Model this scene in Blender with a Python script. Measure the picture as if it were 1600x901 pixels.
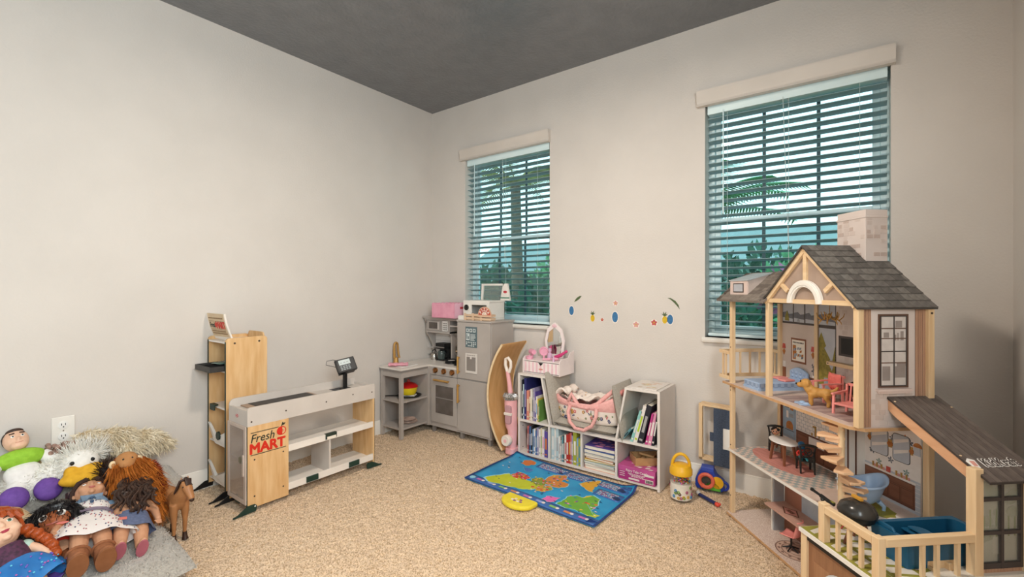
import bpy, bmesh, math, random
import numpy as np
from mathutils import Vector as V, Matrix as Mx
random.seed(7); RNG = np.random.default_rng(7)
for _o in list(bpy.data.objects): bpy.data.objects.remove(_o)
SC = bpy.context.scene; COL = SC.collection
R = math.radians; PI = math.pi; sin, cos = math.sin, math.cos

# ---------------------------------------------------------------- camera, world, lights, exposure
cam = bpy.data.objects.new('camera', bpy.data.cameras.new('camera')); COL.objects.link(cam)
cam.location = (3.037, -2.878, 1.1615); cam.rotation_euler = (R(90), 0, R(36.615))
cam.data.sensor_width = 36; cam.data.lens = 16.01; cam.data.clip_start = .02
SC.camera = cam
W = bpy.data.worlds.new('sky'); SC.world = W; W.use_nodes = True
_n = W.node_tree.nodes; _l = W.node_tree.links
_tc = _n.new('ShaderNodeTexCoord'); _sx = _n.new('ShaderNodeSeparateXYZ'); _rp = _n.new('ShaderNodeValToRGB')
_rp.color_ramp.elements[0].position = 0.0; _rp.color_ramp.elements[0].color = (.80, .93, .97, 1)
_rp.color_ramp.elements[1].position = .8; _rp.color_ramp.elements[1].color = (.66, .85, .97, 1)
_l.new(_tc.outputs['Generated'], _sx.inputs[0]); _l.new(_sx.outputs['Z'], _rp.inputs[0])
_l.new(_rp.outputs[0], _n['Background'].inputs[0]); _n['Background'].inputs[1].default_value = 2.6
def light(name, kind, loc, energy, col=(1, 1, 1), size=.3, rot=(0, 0, 0), size_y=None):
    d = bpy.data.lights.new(name, kind); d.energy = energy; d.color = col
    if kind == 'AREA':
        d.size = size
        if size_y: d.shape = 'RECTANGLE'; d.size_y = size_y
    elif kind == 'POINT': d.shadow_soft_size = size
    elif kind == 'SUN': d.angle = size
    o = bpy.data.objects.new(name, d); COL.objects.link(o); o.location = loc; o.rotation_euler = rot
    return o
light('ceiling_lamp_light', 'AREA', (2.05, -1.7, 2.585), 35, (1, .88, .75), .24)
light('side_fill_light', 'AREA', (3.585, -2.85, 1.75), 66, (.87, .97, 1), 1.0, (R(90), 0, R(90)), 1.1)  # added fill aimed at the left wall; no known window there
SC.view_settings.view_transform = 'Standard'; SC.view_settings.look = 'None'
SC.view_settings.gamma = 1; SC.view_settings.use_curve_mapping = False
SC.view_settings.exposure = 0.06
SC.cycles.use_denoising = True; SC.cycles.max_bounces = 8; SC.cycles.transparent_max_bounces = 16
SC.cycles.caustics_reflective = False; SC.cycles.caustics_refractive = False

# ---------------------------------------------------------------- helpers
def lin(h):
    if not isinstance(h, str): return tuple(h)
    c = [int(h[i:i + 2], 16) / 255 for i in (0, 2, 4)]
    return tuple(x / 12.92 if x <= .04045 else ((x + .055) / 1.055) ** 2.4 for x in c)
MATS = {}
def mat(name, c1, c2=None, scale=30, rough=.6, metal=0, bump=0, kind='noise', bscale=None, stretch=None, spec=.4, emit=0, alpha=1, sheen=0, detail=3, lo=.35, hi=.65):
    if name in MATS: return MATS[name]
    m = bpy.data.materials.new(name); MATS[name] = m; m.use_nodes = True
    nt = m.node_tree; n = nt.nodes; l = nt.links; b = n['Principled BSDF']
    c1 = lin(c1); c2 = lin(c2) if c2 else tuple(x * .9 for x in c1)
    tc = n.new('ShaderNodeTexCoord'); mp = n.new('ShaderNodeMapping'); l.new(tc.outputs['Object'], mp.inputs[0])
    if stretch: mp.inputs['Scale'].default_value = stretch
    if kind == 'noise':
        t = n.new('ShaderNodeTexNoise'); t.inputs['Scale'].default_value = scale; t.inputs['Detail'].default_value = detail; out = t.outputs[0]
    elif kind == 'voronoi':
        t = n.new('ShaderNodeTexVoronoi'); t.inputs['Scale'].default_value = scale; out = t.outputs['Distance']
    elif kind == 'wave':
        t = n.new('ShaderNodeTexWave'); t.inputs['Scale'].default_value = scale; t.inputs['Distortion'].default_value = 3; t.inputs['Detail'].default_value = 2; out = t.outputs[1]
    elif kind == 'stripe':
        t = n.new('ShaderNodeTexWave'); t.inputs['Scale'].default_value = scale; t.inputs['Distortion'].default_value = 0; out = t.outputs[1]
    elif kind == 'checker':
        t = n.new('ShaderNodeTexChecker'); t.inputs['Scale'].default_value = scale; out = t.outputs[1]
    elif kind == 'brick':
        t = n.new('ShaderNodeTexBrick'); t.inputs['Scale'].default_value = scale; out = t.outputs[1]
        t.inputs['Mortar Size'].default_value = .03
    l.new(mp.outputs[0], t.inputs[0])
    r = n.new('ShaderNodeValToRGB'); l.new(out, r.inputs[0])
    r.color_ramp.elements[0].position = lo; r.color_ramp.elements[1].position = hi
    r.color_ramp.elements[0].color = (*c2, 1); r.color_ramp.elements[1].color = (*c1, 1)
    l.new(r.outputs[0], b.inputs['Base Color'])
    b.inputs['Roughness'].default_value = rough; b.inputs['Metallic'].default_value = metal
    b.inputs['Specular IOR Level'].default_value = spec; b.inputs['Alpha'].default_value = alpha
    if sheen: b.inputs['Sheen Weight'].default_value = sheen
    if emit: b.inputs['Emission Strength'].default_value = emit; l.new(r.outputs[0], b.inputs['Emission Color'])
    if bump:
        bp = n.new('ShaderNodeBump'); bp.inputs['Strength'].default_value = bump; bp.inputs['Distance'].default_value = .01
        if bscale:
            t2 = n.new('ShaderNodeTexNoise'); t2.inputs['Scale'].default_value = bscale; l.new(mp.outputs[0], t2.inputs[0]); l.new(t2.outputs[0], bp.inputs['Height'])
        else: l.new(out, bp.inputs['Height'])
        l.new(bp.outputs[0], b.inputs['Normal'])
    return m
def glass(name, tint, a=.25, rough=.03):
    if name in MATS: return MATS[name]
    m = bpy.data.materials.new(name); MATS[name] = m; m.use_nodes = True
    n = m.node_tree.nodes; l = m.node_tree.links; n.remove(n['Principled BSDF'])
    tr = n.new('ShaderNodeBsdfTransparent'); tr.inputs[0].default_value = (*lin(tint), 1)
    gl = n.new('ShaderNodeBsdfGlossy'); gl.inputs['Roughness'].default_value = rough
    df = n.new('ShaderNodeBsdfDiffuse'); df.inputs[0].default_value = (*lin(tint), 1)
    fr = n.new('ShaderNodeLayerWeight'); fr.inputs[0].default_value = .12
    m1 = n.new('ShaderNodeMixShader'); m1.inputs[0].default_value = a; l.new(tr.outputs[0], m1.inputs[1]); l.new(df.outputs[0], m1.inputs[2])
    m2 = n.new('ShaderNodeMixShader'); l.new(fr.outputs['Facing'], m2.inputs[0]); l.new(m1.outputs[0], m2.inputs[1]); l.new(gl.outputs[0], m2.inputs[2])
    l.new(m2.outputs[0], n['Material Output'].inputs[0])
    return m
def wood(name, c1='e3bd8b', c2='d3a671', stretch=(8, 8, 1), rough=.5):
    return mat(name, c1, c2, 4, rough, kind='noise', stretch=stretch, bump=.03, detail=5, lo=.3, hi=.7)

class MB:
    def __init__(s): s.v = []; s.f = []; s.mi = []; s.m = 0; s.T = None
    def add(s, vs, fs):
        o = len(s.v)
        s.v += [tuple(s.T @ V(p)) for p in vs] if s.T else [tuple(p) for p in vs]
        s.f += [tuple(i + o for i in f) for f in fs]; s.mi += [s.m] * len(fs); return s
    def box(s, x0, y0, z0, x1, y1, z1):
        x0, x1 = sorted((x0, x1)); y0, y1 = sorted((y0, y1)); z0, z1 = sorted((z0, z1))
        return s.add([(x, y, z) for z in (z0, z1) for y in (y0, y1) for x in (x0, x1)],
                     [(0, 2, 3, 1), (4, 5, 7, 6), (0, 1, 5, 4), (2, 6, 7, 3), (0, 4, 6, 2), (1, 3, 7, 5)])
    def _pr(s, poly, a, b, fn):
        if sum(p[0] * q[1] - q[0] * p[1] for p, q in zip(poly, poly[1:] + poly[:1])) < 0: poly = poly[::-1]
        n = len(poly)
        return s.add([fn(p, a) for p in poly] + [fn(p, b) for p in poly],
                     [tuple(range(n))[::-1], tuple(range(n, 2 * n))] + [(i, (i + 1) % n, (i + 1) % n + n, i + n) for i in range(n)])
    def pxy(s, poly, z0, z1): return s._pr(poly, z0, z1, lambda p, c: (p[0], p[1], c))
    def pxz(s, poly, y0, y1): return s._pr(poly, y1, y0, lambda p, c: (p[0], c, p[1]))
    def pyz(s, poly, x0, x1): return s._pr(poly, x0, x1, lambda p, c: (c, p[0], p[1]))
    def tube(s, pts, r, n=8, closed=False, cap=True, flat=1):
        pts = [V(p) for p in pts]; k = len(pts); rs = r if hasattr(r, '__len__') else [r] * k
        vs = []; up = None
        for i, p in enumerate(pts):
            if closed: t = pts[(i + 1) % k] - pts[i - 1]
            else: t = pts[min(i + 1, k - 1)] - pts[max(i - 1, 0)]
            t = t.normalized() if t.length > 1e-9 else V((0, 0, 1))
            if up is None: up = t.orthogonal().normalized() if abs(t.z) > .95 else V((0, 0, 1))
            a = t.cross(up); a = a.normalized() if a.length > 1e-6 else t.orthogonal().normalized()
            b = a.cross(t).normalized(); up = b
            for j in range(n):
                an = 2 * PI * j / n; vs.append(p + (a * cos(an) + b * sin(an) * flat) * rs[i])
        fs = []
        for i in range(k if closed else k - 1):
            for j in range(n):
                a0 = i * n + j; a1 = i * n + (j + 1) % n; b0 = (i + 1) % k * n + j; b1 = (i + 1) % k * n + (j + 1) % n
                fs.append((a0, a1, b1, b0))
        if cap and not closed: fs += [tuple(range(n))[::-1], tuple(range((k - 1) * n, k * n))]
        return s.add(vs, fs)
    def cyl(s, p0, p1, r0, r1=None, n=16): return s.tube([p0, p1], [r0, r0 if r1 is None else r1], n)
    def bar(s, p0, p1, w, h=None):
        h = h or w; p0 = V(p0); p1 = V(p1); t = (p1 - p0).normalized()
        up = V((0, 0, 1)) if abs(t.z) < .95 else V((0, 1, 0)); a = t.cross(up).normalized() * w / 2; b = a.normalized().cross(t).normalized() * h / 2
        return s.add([p + x * a + y * b for p in (p0, p1) for x, y in ((-1, -1), (1, -1), (1, 1), (-1, 1))],
                     [(3, 2, 1, 0), (4, 5, 6, 7), (0, 1, 5, 4), (1, 2, 6, 5), (2, 3, 7, 6), (3, 0, 4, 7)])
    def lathe(s, prof, c=(0, 0, 0), n=20, axis='z', sx=1, sy=1):
        vs = []
        for r, h in prof:
            for j in range(n):
                a = 2 * PI * j / n; x, y = r * cos(a) * sx, r * sin(a) * sy
                p = (x, y, h) if axis == 'z' else ((h, x, y) if axis == 'x' else (y, h, x))
                vs.append(tuple(c[i] + p[i] for i in range(3)))
        k = len(prof)
        fs = [(i * n + j, i * n + (j + 1) % n, (i + 1) * n + (j + 1) % n, (i + 1) * n + j) for i in range(k - 1) for j in range(n)]
        fs += [tuple(range(n))[::-1], tuple(range((k - 1) * n, k * n))]
        return s.add(vs, fs)
    def ell(s, c, r, n=16, rot=None, k=None):
        k = k or max(6, n // 2); r = (r, r, r) if not hasattr(r, '__len__') else r
        vs = []; m = rot.to_matrix() if rot is not None and hasattr(rot, 'to_matrix') else None
        for i in range(1, k):
            ph = PI * i / k
            for j in range(n):
                a = 2 * PI * j / n; vs.append(V((r[0] * sin(ph) * cos(a), r[1] * sin(ph) * sin(a), r[2] * cos(ph))))
        vs += [V((0, 0, r[2])), V((0, 0, -r[2]))]
        if m: vs = [m @ p for p in vs]
        vs = [p + V(c) for p in vs]; t, bt = (k - 1) * n, (k - 1) * n + 1
        fs = [((i + 1) * n + j, (i + 1) * n + (j + 1) % n, i * n + (j + 1) % n, i * n + j) for i in range(k - 2) for j in range(n)]
        fs += [(j, (j + 1) % n, t) for j in range(n)] + [((k - 2) * n + (j + 1) % n, (k - 2) * n + j, bt) for j in range(n)]
        return s.add(vs, fs)
    def torus(s, c, R_, r, n=20, k=8, ax='z', arc=(0, 2 * PI)):
        full = abs(arc[1] - arc[0] - 2 * PI) < 1e-6; pts = []
        for i in range(n if full else n + 1):
            a = arc[0] + (arc[1] - arc[0]) * i / n; x, y = R_ * cos(a), R_ * sin(a)
            p = {'z': (x, y, 0), 'y': (x, 0, y), 'x': (0, x, y)}[ax]; pts.append(tuple(c[q] + p[q] for q in range(3)))
        return s.tube(pts, r, k, closed=full)
    def sheet(s, grid, th=0):   # grid[i][j] of points; a double sided sheet, thickened along its normal when th
        ni, nj = len(grid), len(grid[0]); vs = [p for r in grid for p in r]
        fs = [(i * nj + j, (i + 1) * nj + j, (i + 1) * nj + j + 1, i * nj + j + 1) for i in range(ni - 1) for j in range(nj - 1)]
        if th:
            me = bpy.data.meshes.new('t'); me.from_pydata([tuple(p) for p in vs], [], fs); me.update()
            nv = len(vs); vs = [V(p) for p in vs] + [V(p) - V(me.vertices[i].normal) * th for i, p in enumerate(vs)]
            bd = [(i * nj, (i + 1) * nj) for i in range(ni - 1)][::-1]
            loop = [j for j in range(nj)] + [i * nj + nj - 1 for i in range(1, ni)] + [(ni - 1) * nj + j for j in range(nj - 2, -1, -1)] + [i * nj for i in range(ni - 2, 0, -1)]
            fs = fs + [tuple(x + nv for x in f[::-1]) for f in fs] + [(loop[i], loop[(i + 1) % len(loop)], loop[(i + 1) % len(loop)] + nv, loop[i] + nv) for i in range(len(loop))]
            bpy.data.meshes.remove(me)
        return s.add(vs, fs)
    def mesh(s, name, mats, smooth=False, bevel=0, seg=2):
        me = bpy.data.meshes.new(name); me.from_pydata(s.v, [], s.f)
        mats = mats if isinstance(mats, (list, tuple)) else [mats]
        for m in mats: me.materials.append(MATS[m] if isinstance(m, str) else m)
        me.polygons.foreach_set('material_index', s.mi)
        if bevel:
            bm = bmesh.new(); bm.from_mesh(me)
            es = [e for e in bm.edges if len(e.link_faces) == 2 and e.calc_face_angle(0) > .5]
            bmesh.ops.bevel(bm, geom=es, offset=bevel, segments=seg, affect='EDGES', profile=.5, clamp_overlap=True)
            bm.to_mesh(me); bm.free()
        if smooth:
            me.polygons.foreach_set('use_smooth', [True] * len(me.polygons))
            if smooth != 'all':
                try: me.set_sharp_from_angle(angle=R(40))
                except Exception: pass
        me.update(); return me
    def build(s, name, mats, parent=None, smooth=False, bevel=0, seg=2, label=None):
        return put(name, s.mesh(name, mats, smooth, bevel, seg), parent, label)
def put(name, me, parent=None, label=None):
    o = bpy.data.objects.new(name, me); COL.objects.link(o)
    if parent: o.parent = parent
    if label: o['label'] = label
    return o
def tag(o, label=None, cat=None, group=None, kind=None):
    if label: o['label'] = label
    if cat: o['category'] = cat
    if group: o['group'] = group
    if kind: o['kind'] = kind
    return o
def thing(name, label, cat, loc=(0, 0, 0), rz=0, group=None, mtx=None):
    o = bpy.data.objects.new(name, None); COL.objects.link(o); o.empty_display_size = .05
    if mtx is not None: o.matrix_world = mtx
    else: o.location = loc; o.rotation_euler = (0, 0, rz)
    return tag(o, label, cat, group)
def place(o, loc=(0, 0, 0), rot=(0, 0, 0)):
    o.location = loc; o.rotation_euler = rot; return o
def copy_tree(o, parent=None):
    c = o.copy(); COL.objects.link(c); c.parent = parent
    for ch in list(o.children): copy_tree(ch, c)
    return c
def frame(origin, xa, za):          # matrix whose z axis is za and x axis close to xa
    z = V(za).normalized(); x = V(xa); x = (x - z * x.dot(z)).normalized(); y = z.cross(x)
    m = Mx((x, y, z)).transposed().to_4x4(); m.translation = V(origin); return m
FONTCACHE = {}
def text_mesh(body, size=.1, depth=.002, bold=0, sx=1, shear=0):
    cu = bpy.data.curves.new('txt', 'FONT'); cu.body = body; cu.size = size; cu.extrude = depth / 2; cu.offset = bold; cu.shear = shear
    cu.align_x = 'CENTER'; cu.align_y = 'CENTER'; cu.resolution_u = 3
    o = bpy.data.objects.new('txt', cu); COL.objects.link(o); bpy.context.view_layer.update()
    me = bpy.data.meshes.new_from_object(o.evaluated_get(bpy.context.evaluated_depsgraph_get()))
    bpy.data.objects.remove(o); me.transform(Mx.Diagonal((sx, 1, 1, 1))); return me
def lettering(name, body, m, mtx, parent, size=.1, depth=.002, bold=0, sx=1, shear=0):
    me = text_mesh(body, size, depth, 0, sx, shear)
    if bold:
        vs = [v.co.copy() for v in me.vertices]; fs = [tuple(q.vertices) for q in me.polygons]; n0 = len(vs); V2 = []; F2 = []
        for k, (dx, dy) in enumerate(((0, 0), (1, 0), (-1, 0), (0, 1), (0, -1), (.7, .7), (-.7, .7), (.7, -.7), (-.7, -.7))):
            V2 += [(p.x + dx * bold, p.y + dy * bold, p.z + k * 4e-5) for p in vs]; F2 += [tuple(i + k * n0 for i in f) for f in fs]
        me = bpy.data.meshes.new(name); me.from_pydata(V2, [], F2)
    me.transform(mtx); me.materials.clear(); me.materials.append(MATS[m] if isinstance(m, str) else m)
    me.name = name
    return put(name, me, parent)
def blob(mb, voxel=.006, smooth=6, name='blob'):     # fuse overlapping shells into one continuous skin
    me = mb.mesh(name, []) if False else None
    me = bpy.data.meshes.new(name); me.from_pydata(mb.v, [], mb.f); me.update()
    o = bpy.data.objects.new(name, me); COL.objects.link(o)
    r = o.modifiers.new('r', 'REMESH'); r.mode = 'VOXEL'; r.voxel_size = voxel; r.use_smooth_shade = True
    if smooth:
        sm = o.modifiers.new('s', 'SMOOTH'); sm.iterations = smooth; sm.factor = .5
    bpy.context.view_layer.update()
    out = bpy.data.meshes.new_from_object(o.evaluated_get(bpy.context.evaluated_depsgraph_get()))
    bpy.data.objects.remove(o); out.name = name
    out.polygons.foreach_set('use_smooth', [True] * len(out.polygons)); return out
def skin(name, mb, m, parent=None, voxel=.006, smooth=6, label=None):
    me = blob(mb, voxel, smooth, name); me.materials.clear(); me.materials.append(MATS[m] if isinstance(m, str) else m)
    return put(name, me, parent, label)
def fur(me, n, length, width, m, name, parent, comb=(0, 0, -.3), jitter=.5, curl=0, seed=1, zone=None):
    # many thin tapered blades standing on a mesh surface
    rg = np.random.default_rng(seed); me.calc_loop_triangles()
    vs = np.array([v.co[:] for v in me.vertices]); tr = np.array([t.vertices[:] for t in me.loop_triangles])
    a, b, c = vs[tr[:, 0]], vs[tr[:, 1]], vs[tr[:, 2]]; nr = np.cross(b - a, c - a); ar = np.linalg.norm(nr, axis=1); nr /= np.maximum(ar, 1e-12)[:, None]
    if zone is not None:
        k = np.array([zone(p) for p in (a + b + c) / 3]); ar = ar * k
    i = rg.choice(len(tr), n, p=ar / ar.sum()); w1, w2 = rg.random(n), rg.random(n); q = w1 + w2 > 1; w1[q], w2[q] = 1 - w1[q], 1 - w2[q]
    p = a[i] + (b - a)[i] * w1[:, None] + (c - a)[i] * w2[:, None]; nn = nr[i]
    d = nn + np.array(comb) + rg.normal(0, jitter, (n, 3)) * .5; d /= np.linalg.norm(d, axis=1)[:, None]
    L = length * (.6 + .8 * rg.random(n))[:, None]; side = np.cross(d, rg.normal(size=(n, 3))); side /= np.linalg.norm(side, axis=1)[:, None]
    bend = np.array(comb) * .6 + rg.normal(0, .3 + curl, (n, 3))
    p = p - nn * length * .05
    mid = p + d * L * .55 + bend * L * .12; tip = p + d * L + bend * L * .45; s = side * width / 2
    vv = np.stack([p - s, p + s, mid - s * .8, mid + s * .8, tip], 1).reshape(-1, 3)
    base = np.arange(n) * 5; f4 = np.stack([base, base + 1, base + 3, base + 2], 1); f3 = np.stack([base + 2, base + 3, base + 4], 1)
    out = bpy.data.meshes.new(name); out.vertices.add(len(vv)); out.vertices.foreach_set('co', vv.ravel())
    lp = np.concatenate([f4.ravel(), f3.ravel()]); out.loops.add(len(lp)); out.loops.foreach_set('vertex_index', lp)
    out.polygons.add(2 * n); out.polygons.foreach_set('loop_start', np.concatenate([np.arange(n) * 4, 4 * n + np.arange(n) * 3]))
    out.polygons.foreach_set('loop_total', np.concatenate([np.full(n, 4), np.full(n, 3)]))
    out.update(calc_edges=True); out.polygons.foreach_set('use_smooth', [True] * (2 * n))
    out.materials.append(MATS[m] if isinstance(m, str) else m)
    o = put(name, out, parent); o['kind'] = 'stuff'; return o
def arc(cx, cy, r, a0, a1, n=12): return [(cx + r * cos(R(a0 + (a1 - a0) * i / n)), cy + r * sin(R(a0 + (a1 - a0) * i / n))) for i in range(n + 1)]
def rrect(x0, y0, x1, y1, r, n=4):
    return arc(x1 - r, y0 + r, r, -90, 0, n) + arc(x1 - r, y1 - r, r, 0, 90, n) + arc(x0 + r, y1 - r, r, 90, 180, n) + arc(x0 + r, y0 + r, r, 180, 270, n)
# shared materials
mat('wall_paint', 'd7d0c9', 'd3ccc5', 3, .75, bump=.12, bscale=95)
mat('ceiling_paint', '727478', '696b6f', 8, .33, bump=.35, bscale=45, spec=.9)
mat('white_trim', 'efeae2', 'e9e4dc', 5, .4)
mat('vinyl', 'dff0f2', 'd6ebee', 5, .35)
mat('slat', '8aa6ab', '829ea4', 4, .4)  # slats are white; their backlit shade is put into this grey-teal
mat('black', '1b1b1c', '141415', 20, .4)
mat('white', 'f1eeea', 'e8e5e0', 10, .5)
mat('steel', 'b8b8b8', 'a0a0a0', 20, .25, 1)
mat('dark_green', '1d3a31', '18332b', 20, .5)
mat('gold_paint', 'c59a5a', 'b98d4c', 20, .35, .4)
mat('screw', '5d5148', '4a4038', 40, .4, .5)
wood('maple', 'e2bd8c', 'd0a26c', (9, 9, 1.2))
wood('pine', 'e9cda6', 'dcb98d', (14, 14, 1.2), .55)
wood('pine_x', 'e9cda6', 'dcb98d', (1.2, 14, 14), .55)
wood('pine_y', 'e9cda6', 'dcb98d', (14, 1.2, 14), .55)
wood('oak', 'b98449', 'a8733b', (10, 10, 2))
# ---------------------------------------------------------------- the room
RW, RF, RH = 3.603, -4.0, 2.74
WINS = [(.402, 1.247, .885, 2.262), (2.338, 3.195, .872, 2.262)]
def struct(name, mb, m, **k): return tag(mb.build(name, m, **k), kind='structure')
# carpet: a dense grid of tufts
def carpet():
    x0, x1, y0, y1, st = -.01, RW + .01, -3.3, .02, .0072
    nx, ny = int((x1 - x0) / st), int((y1 - y0) / st)
    X, Y = np.meshgrid(np.linspace(x0, x1, nx), np.linspace(y0, y1, ny))
    c = RNG.normal(0, 1, (ny // 3 + 2, nx // 3 + 2)); c = np.kron(c, np.ones((3, 3)))[:ny, :nx]
    c = (c + np.roll(c, 1, 0) + np.roll(c, 1, 1) + np.roll(c, (1, 1), (0, 1))) / 4
    Z = -.0045 + .0012 * c + .0032 * RNG.normal(0, 1, (ny, nx)); Z = np.clip(Z, -.012, .0015)
    X = X + RNG.normal(0, .0018, X.shape); Y = Y + RNG.normal(0, .0018, Y.shape)
    co = np.stack([X, Y, Z], -1).reshape(-1, 3)
    i = (np.arange(ny - 1)[:, None] * nx + np.arange(nx - 1)[None]).ravel(); q = np.stack([i, i + 1, i + nx + 1, i + nx], 1)
    me = bpy.data.meshes.new('floor'); me.vertices.add(len(co)); me.vertices.foreach_set('co', co.ravel())
    me.loops.add(q.size); me.loops.foreach_set('vertex_index', q.ravel()); me.polygons.add(len(q))
    me.polygons.foreach_set('loop_start', np.arange(len(q)) * 4); me.polygons.foreach_set('loop_total', np.full(len(q), 4)); me.update(calc_edges=True)
    me.materials.append(mat('carpet', 'f0d3b2', 'b7956e', 170, .95, bump=.5, bscale=380, spec=.05, sheen=.2, lo=.36, hi=.56, detail=1))
    return tag(put('floor', me), kind='structure')
carpet()
tag(MB().box(-.2, RF - .6, -.2, RW + .2, -3.28, -.004).build('floor', 'carpet'), kind='structure')
tag(MB().box(-.2, -3.3, -.2, RW + .2, .02, -.016).build('floor', 'carpet'), kind='structure')
struct('ceiling', MB().box(-.2, RF - .6, RH, RW + .2, .2, RH + .1), 'ceiling_paint')
struct('wall_left', MB().box(-.15, RF - .5, -.2, 0, .15, RH), 'wall_paint')
struct('wall_right', MB().box(RW, RF - .5, -.2, RW + .15, .15, RH), 'wall_paint')
b = MB(); xs = [0, WINS[0][0], WINS[0][1], WINS[1][0], WINS[1][1], RW]
for i in range(5):
    if i in (1, 3):
        w = WINS[i // 2]; b.box(xs[i], 0, -.2, xs[i + 1], .15, w[2]); b.box(xs[i], 0, w[3], xs[i + 1], .15, RH)
    else: b.box(xs[i], 0, -.2, xs[i + 1], .15, RH)
struct('wall_back', b, 'wall_paint')
b = MB(); b.box(0, RF - .1, -.2, .9, RF, RH); b.box(1.7, RF - .1, -.2, RW, RF, RH); b.box(.9, RF - .1, 2.3, 1.7, RF, RH)  # unseen opening, its width set by the sky fill wanted in the room
struct('wall_front', b, 'wall_paint')
BBP = [(0, -.01), (.014, -.01), (.014, .06), (.011, .068), (.011, .085), (.006, .095), (.006, .101), (0, .105)]
struct('baseboard_back', MB().pyz([(-p, z) for p, z in BBP], 0, RW), 'white_trim', smooth=True)
struct('baseboard_left', MB().pxz(BBP, RF, 0), 'white_trim', smooth=True)
struct('baseboard_right', MB().pxz([(RW - p, z) for p, z in BBP], RF, 0), 'white_trim', smooth=True)
# windows and blinds
glass('pane_glass', 'e0f4f4', .03)
mat('muntin', '3f5a60', '38525a', 5, .5)  # white bars, darkened in colour to stand as backlit silhouettes
mat('cord', 'c9d6d6', 'b8c6c6', 10, .7)
for wi, (x0, x1, z0, z1) in enumerate(WINS):
    w = thing('window_%d' % (wi + 1), None, None); w['kind'] = 'structure'
    ya, yb = .095, .145; fw = .035; zm = 1.555
    MB().box(x0, ya, z0, x0 + fw, yb, z1).box(x1 - fw, ya, z0, x1, yb, z1).box(x0 + fw, ya, z1 - fw, x1 - fw, yb, z1).box(x0 + fw, ya, z0, x1 - fw, yb, z0 + fw).build('window_frame', 'vinyl', w, bevel=.003)
    for nm, a, c, yy in (('upper_sash', zm, z1 - fw, .115), ('lower_sash', z0 + fw, zm + .03, .098)):
        s = MB(); sw = .032; l_, r_ = x0 + fw, x1 - fw
        s.box(l_, yy, a, l_ + sw, yy + .022, c).box(r_ - sw, yy, a, r_, yy + .022, c).box(l_ + sw, yy, c - sw, r_ - sw, yy + .022, c).box(l_ + sw, yy, a, r_ - sw, yy + .022, a + sw)
        so = s.build(nm, 'vinyl', w, bevel=.003)
        MB().box(l_ + sw, yy + .009, a + sw, r_ - sw, yy + .012, c - sw).build('pane', 'pane_glass', so)
        for k in (1, 2):
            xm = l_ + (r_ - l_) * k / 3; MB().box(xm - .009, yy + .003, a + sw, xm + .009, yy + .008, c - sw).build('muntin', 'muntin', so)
    MB().box(x0 + .3, .088, zm + .008, x0 + .36, .1, zm + .016).build('sash_lock', 'vinyl', w)
    # sill
    MB().pyz([(.1, z0 - .028), (.1, z0), (-.022, z0), (-.03, z0 - .006), (-.03, z0 - .02), (-.024, z0 - .028)], x0 - (.012 if wi else .0), x1 + (.012 if wi else 0)).build('window_sill', 'white_trim', w, smooth=True)
    # blind
    bl = thing('window_blind', ['white slatted blind on the narrower-looking window behind the toy kitchen', 'white slatted blind on the wider-looking window behind the dollhouse'][wi], 'blind', (x0, 0, z0))
    vx0, vx1 = ((.365, 1.255), (2.298, 3.212))[wi]
    prof = [(.0, 2.246), (-.034, 2.246), (-.034, 2.25), (-.03, 2.255), (-.03, 2.268), (-.034, 2.276), (-.034, 2.305), (-.042, 2.318), (-.042, 2.336), (-.0, 2.336)]
    MB().pyz([(y, z - z0) for y, z in prof], vx0 - x0, vx1 - x0).build('valance', mat('valance', 'd6cdc4', 'd0c7be', 5, .5), bl, smooth=True)
    MB().box(.012, .012, 2.2 - z0, x1 - x0 - .012, .07, 2.25 - z0).build('head_rail', 'vinyl', bl)
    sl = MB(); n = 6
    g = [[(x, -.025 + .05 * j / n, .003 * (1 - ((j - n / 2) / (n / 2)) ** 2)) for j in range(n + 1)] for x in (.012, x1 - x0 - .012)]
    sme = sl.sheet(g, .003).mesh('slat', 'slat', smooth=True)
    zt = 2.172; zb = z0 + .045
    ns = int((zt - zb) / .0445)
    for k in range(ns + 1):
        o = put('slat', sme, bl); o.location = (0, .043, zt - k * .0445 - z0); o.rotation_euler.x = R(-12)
    MB().box(.012, .02, .006, x1 - x0 - .012, .066, .024).build('bottom_rail', 'vinyl', bl, bevel=.004)
    for fx in (.14, .5, .86):
        MB().tube([((x1 - x0) * fx, .016, .02), ((x1 - x0) * fx, .016, 2.2 - z0)], .0012, 5).build('ladder_cord', 'cord', bl)
    MB().tube([(.1, .006, 2.21 - z0), (.1, .004, 1.7 - z0), (.1, .004, 1.6 - z0)], [.0035, .0035, .005], 8).build('tilt_wand', 'vinyl', bl)
    MB().tube([((x1 - x0) * .47, .004, 2.21 - z0), ((x1 - x0) * .5, .003, 1.4 - z0)], .0016, 5).build('pull_cord', 'cord', bl)
# added frame round the side fill light, out of view; no known window
w = thing('window_3', None, None); w['kind'] = 'structure'
MB().box(RW - .02, -3.42, 1.15, RW, -3.36, 2.36).box(RW - .02, -2.34, 1.15, RW, -2.28, 2.36).box(RW - .02, -3.36, 2.31, RW, -2.34, 2.36).box(RW - .02, -3.36, 1.15, RW, -2.34, 1.19).build('window_frame', 'white_trim', w)
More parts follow.
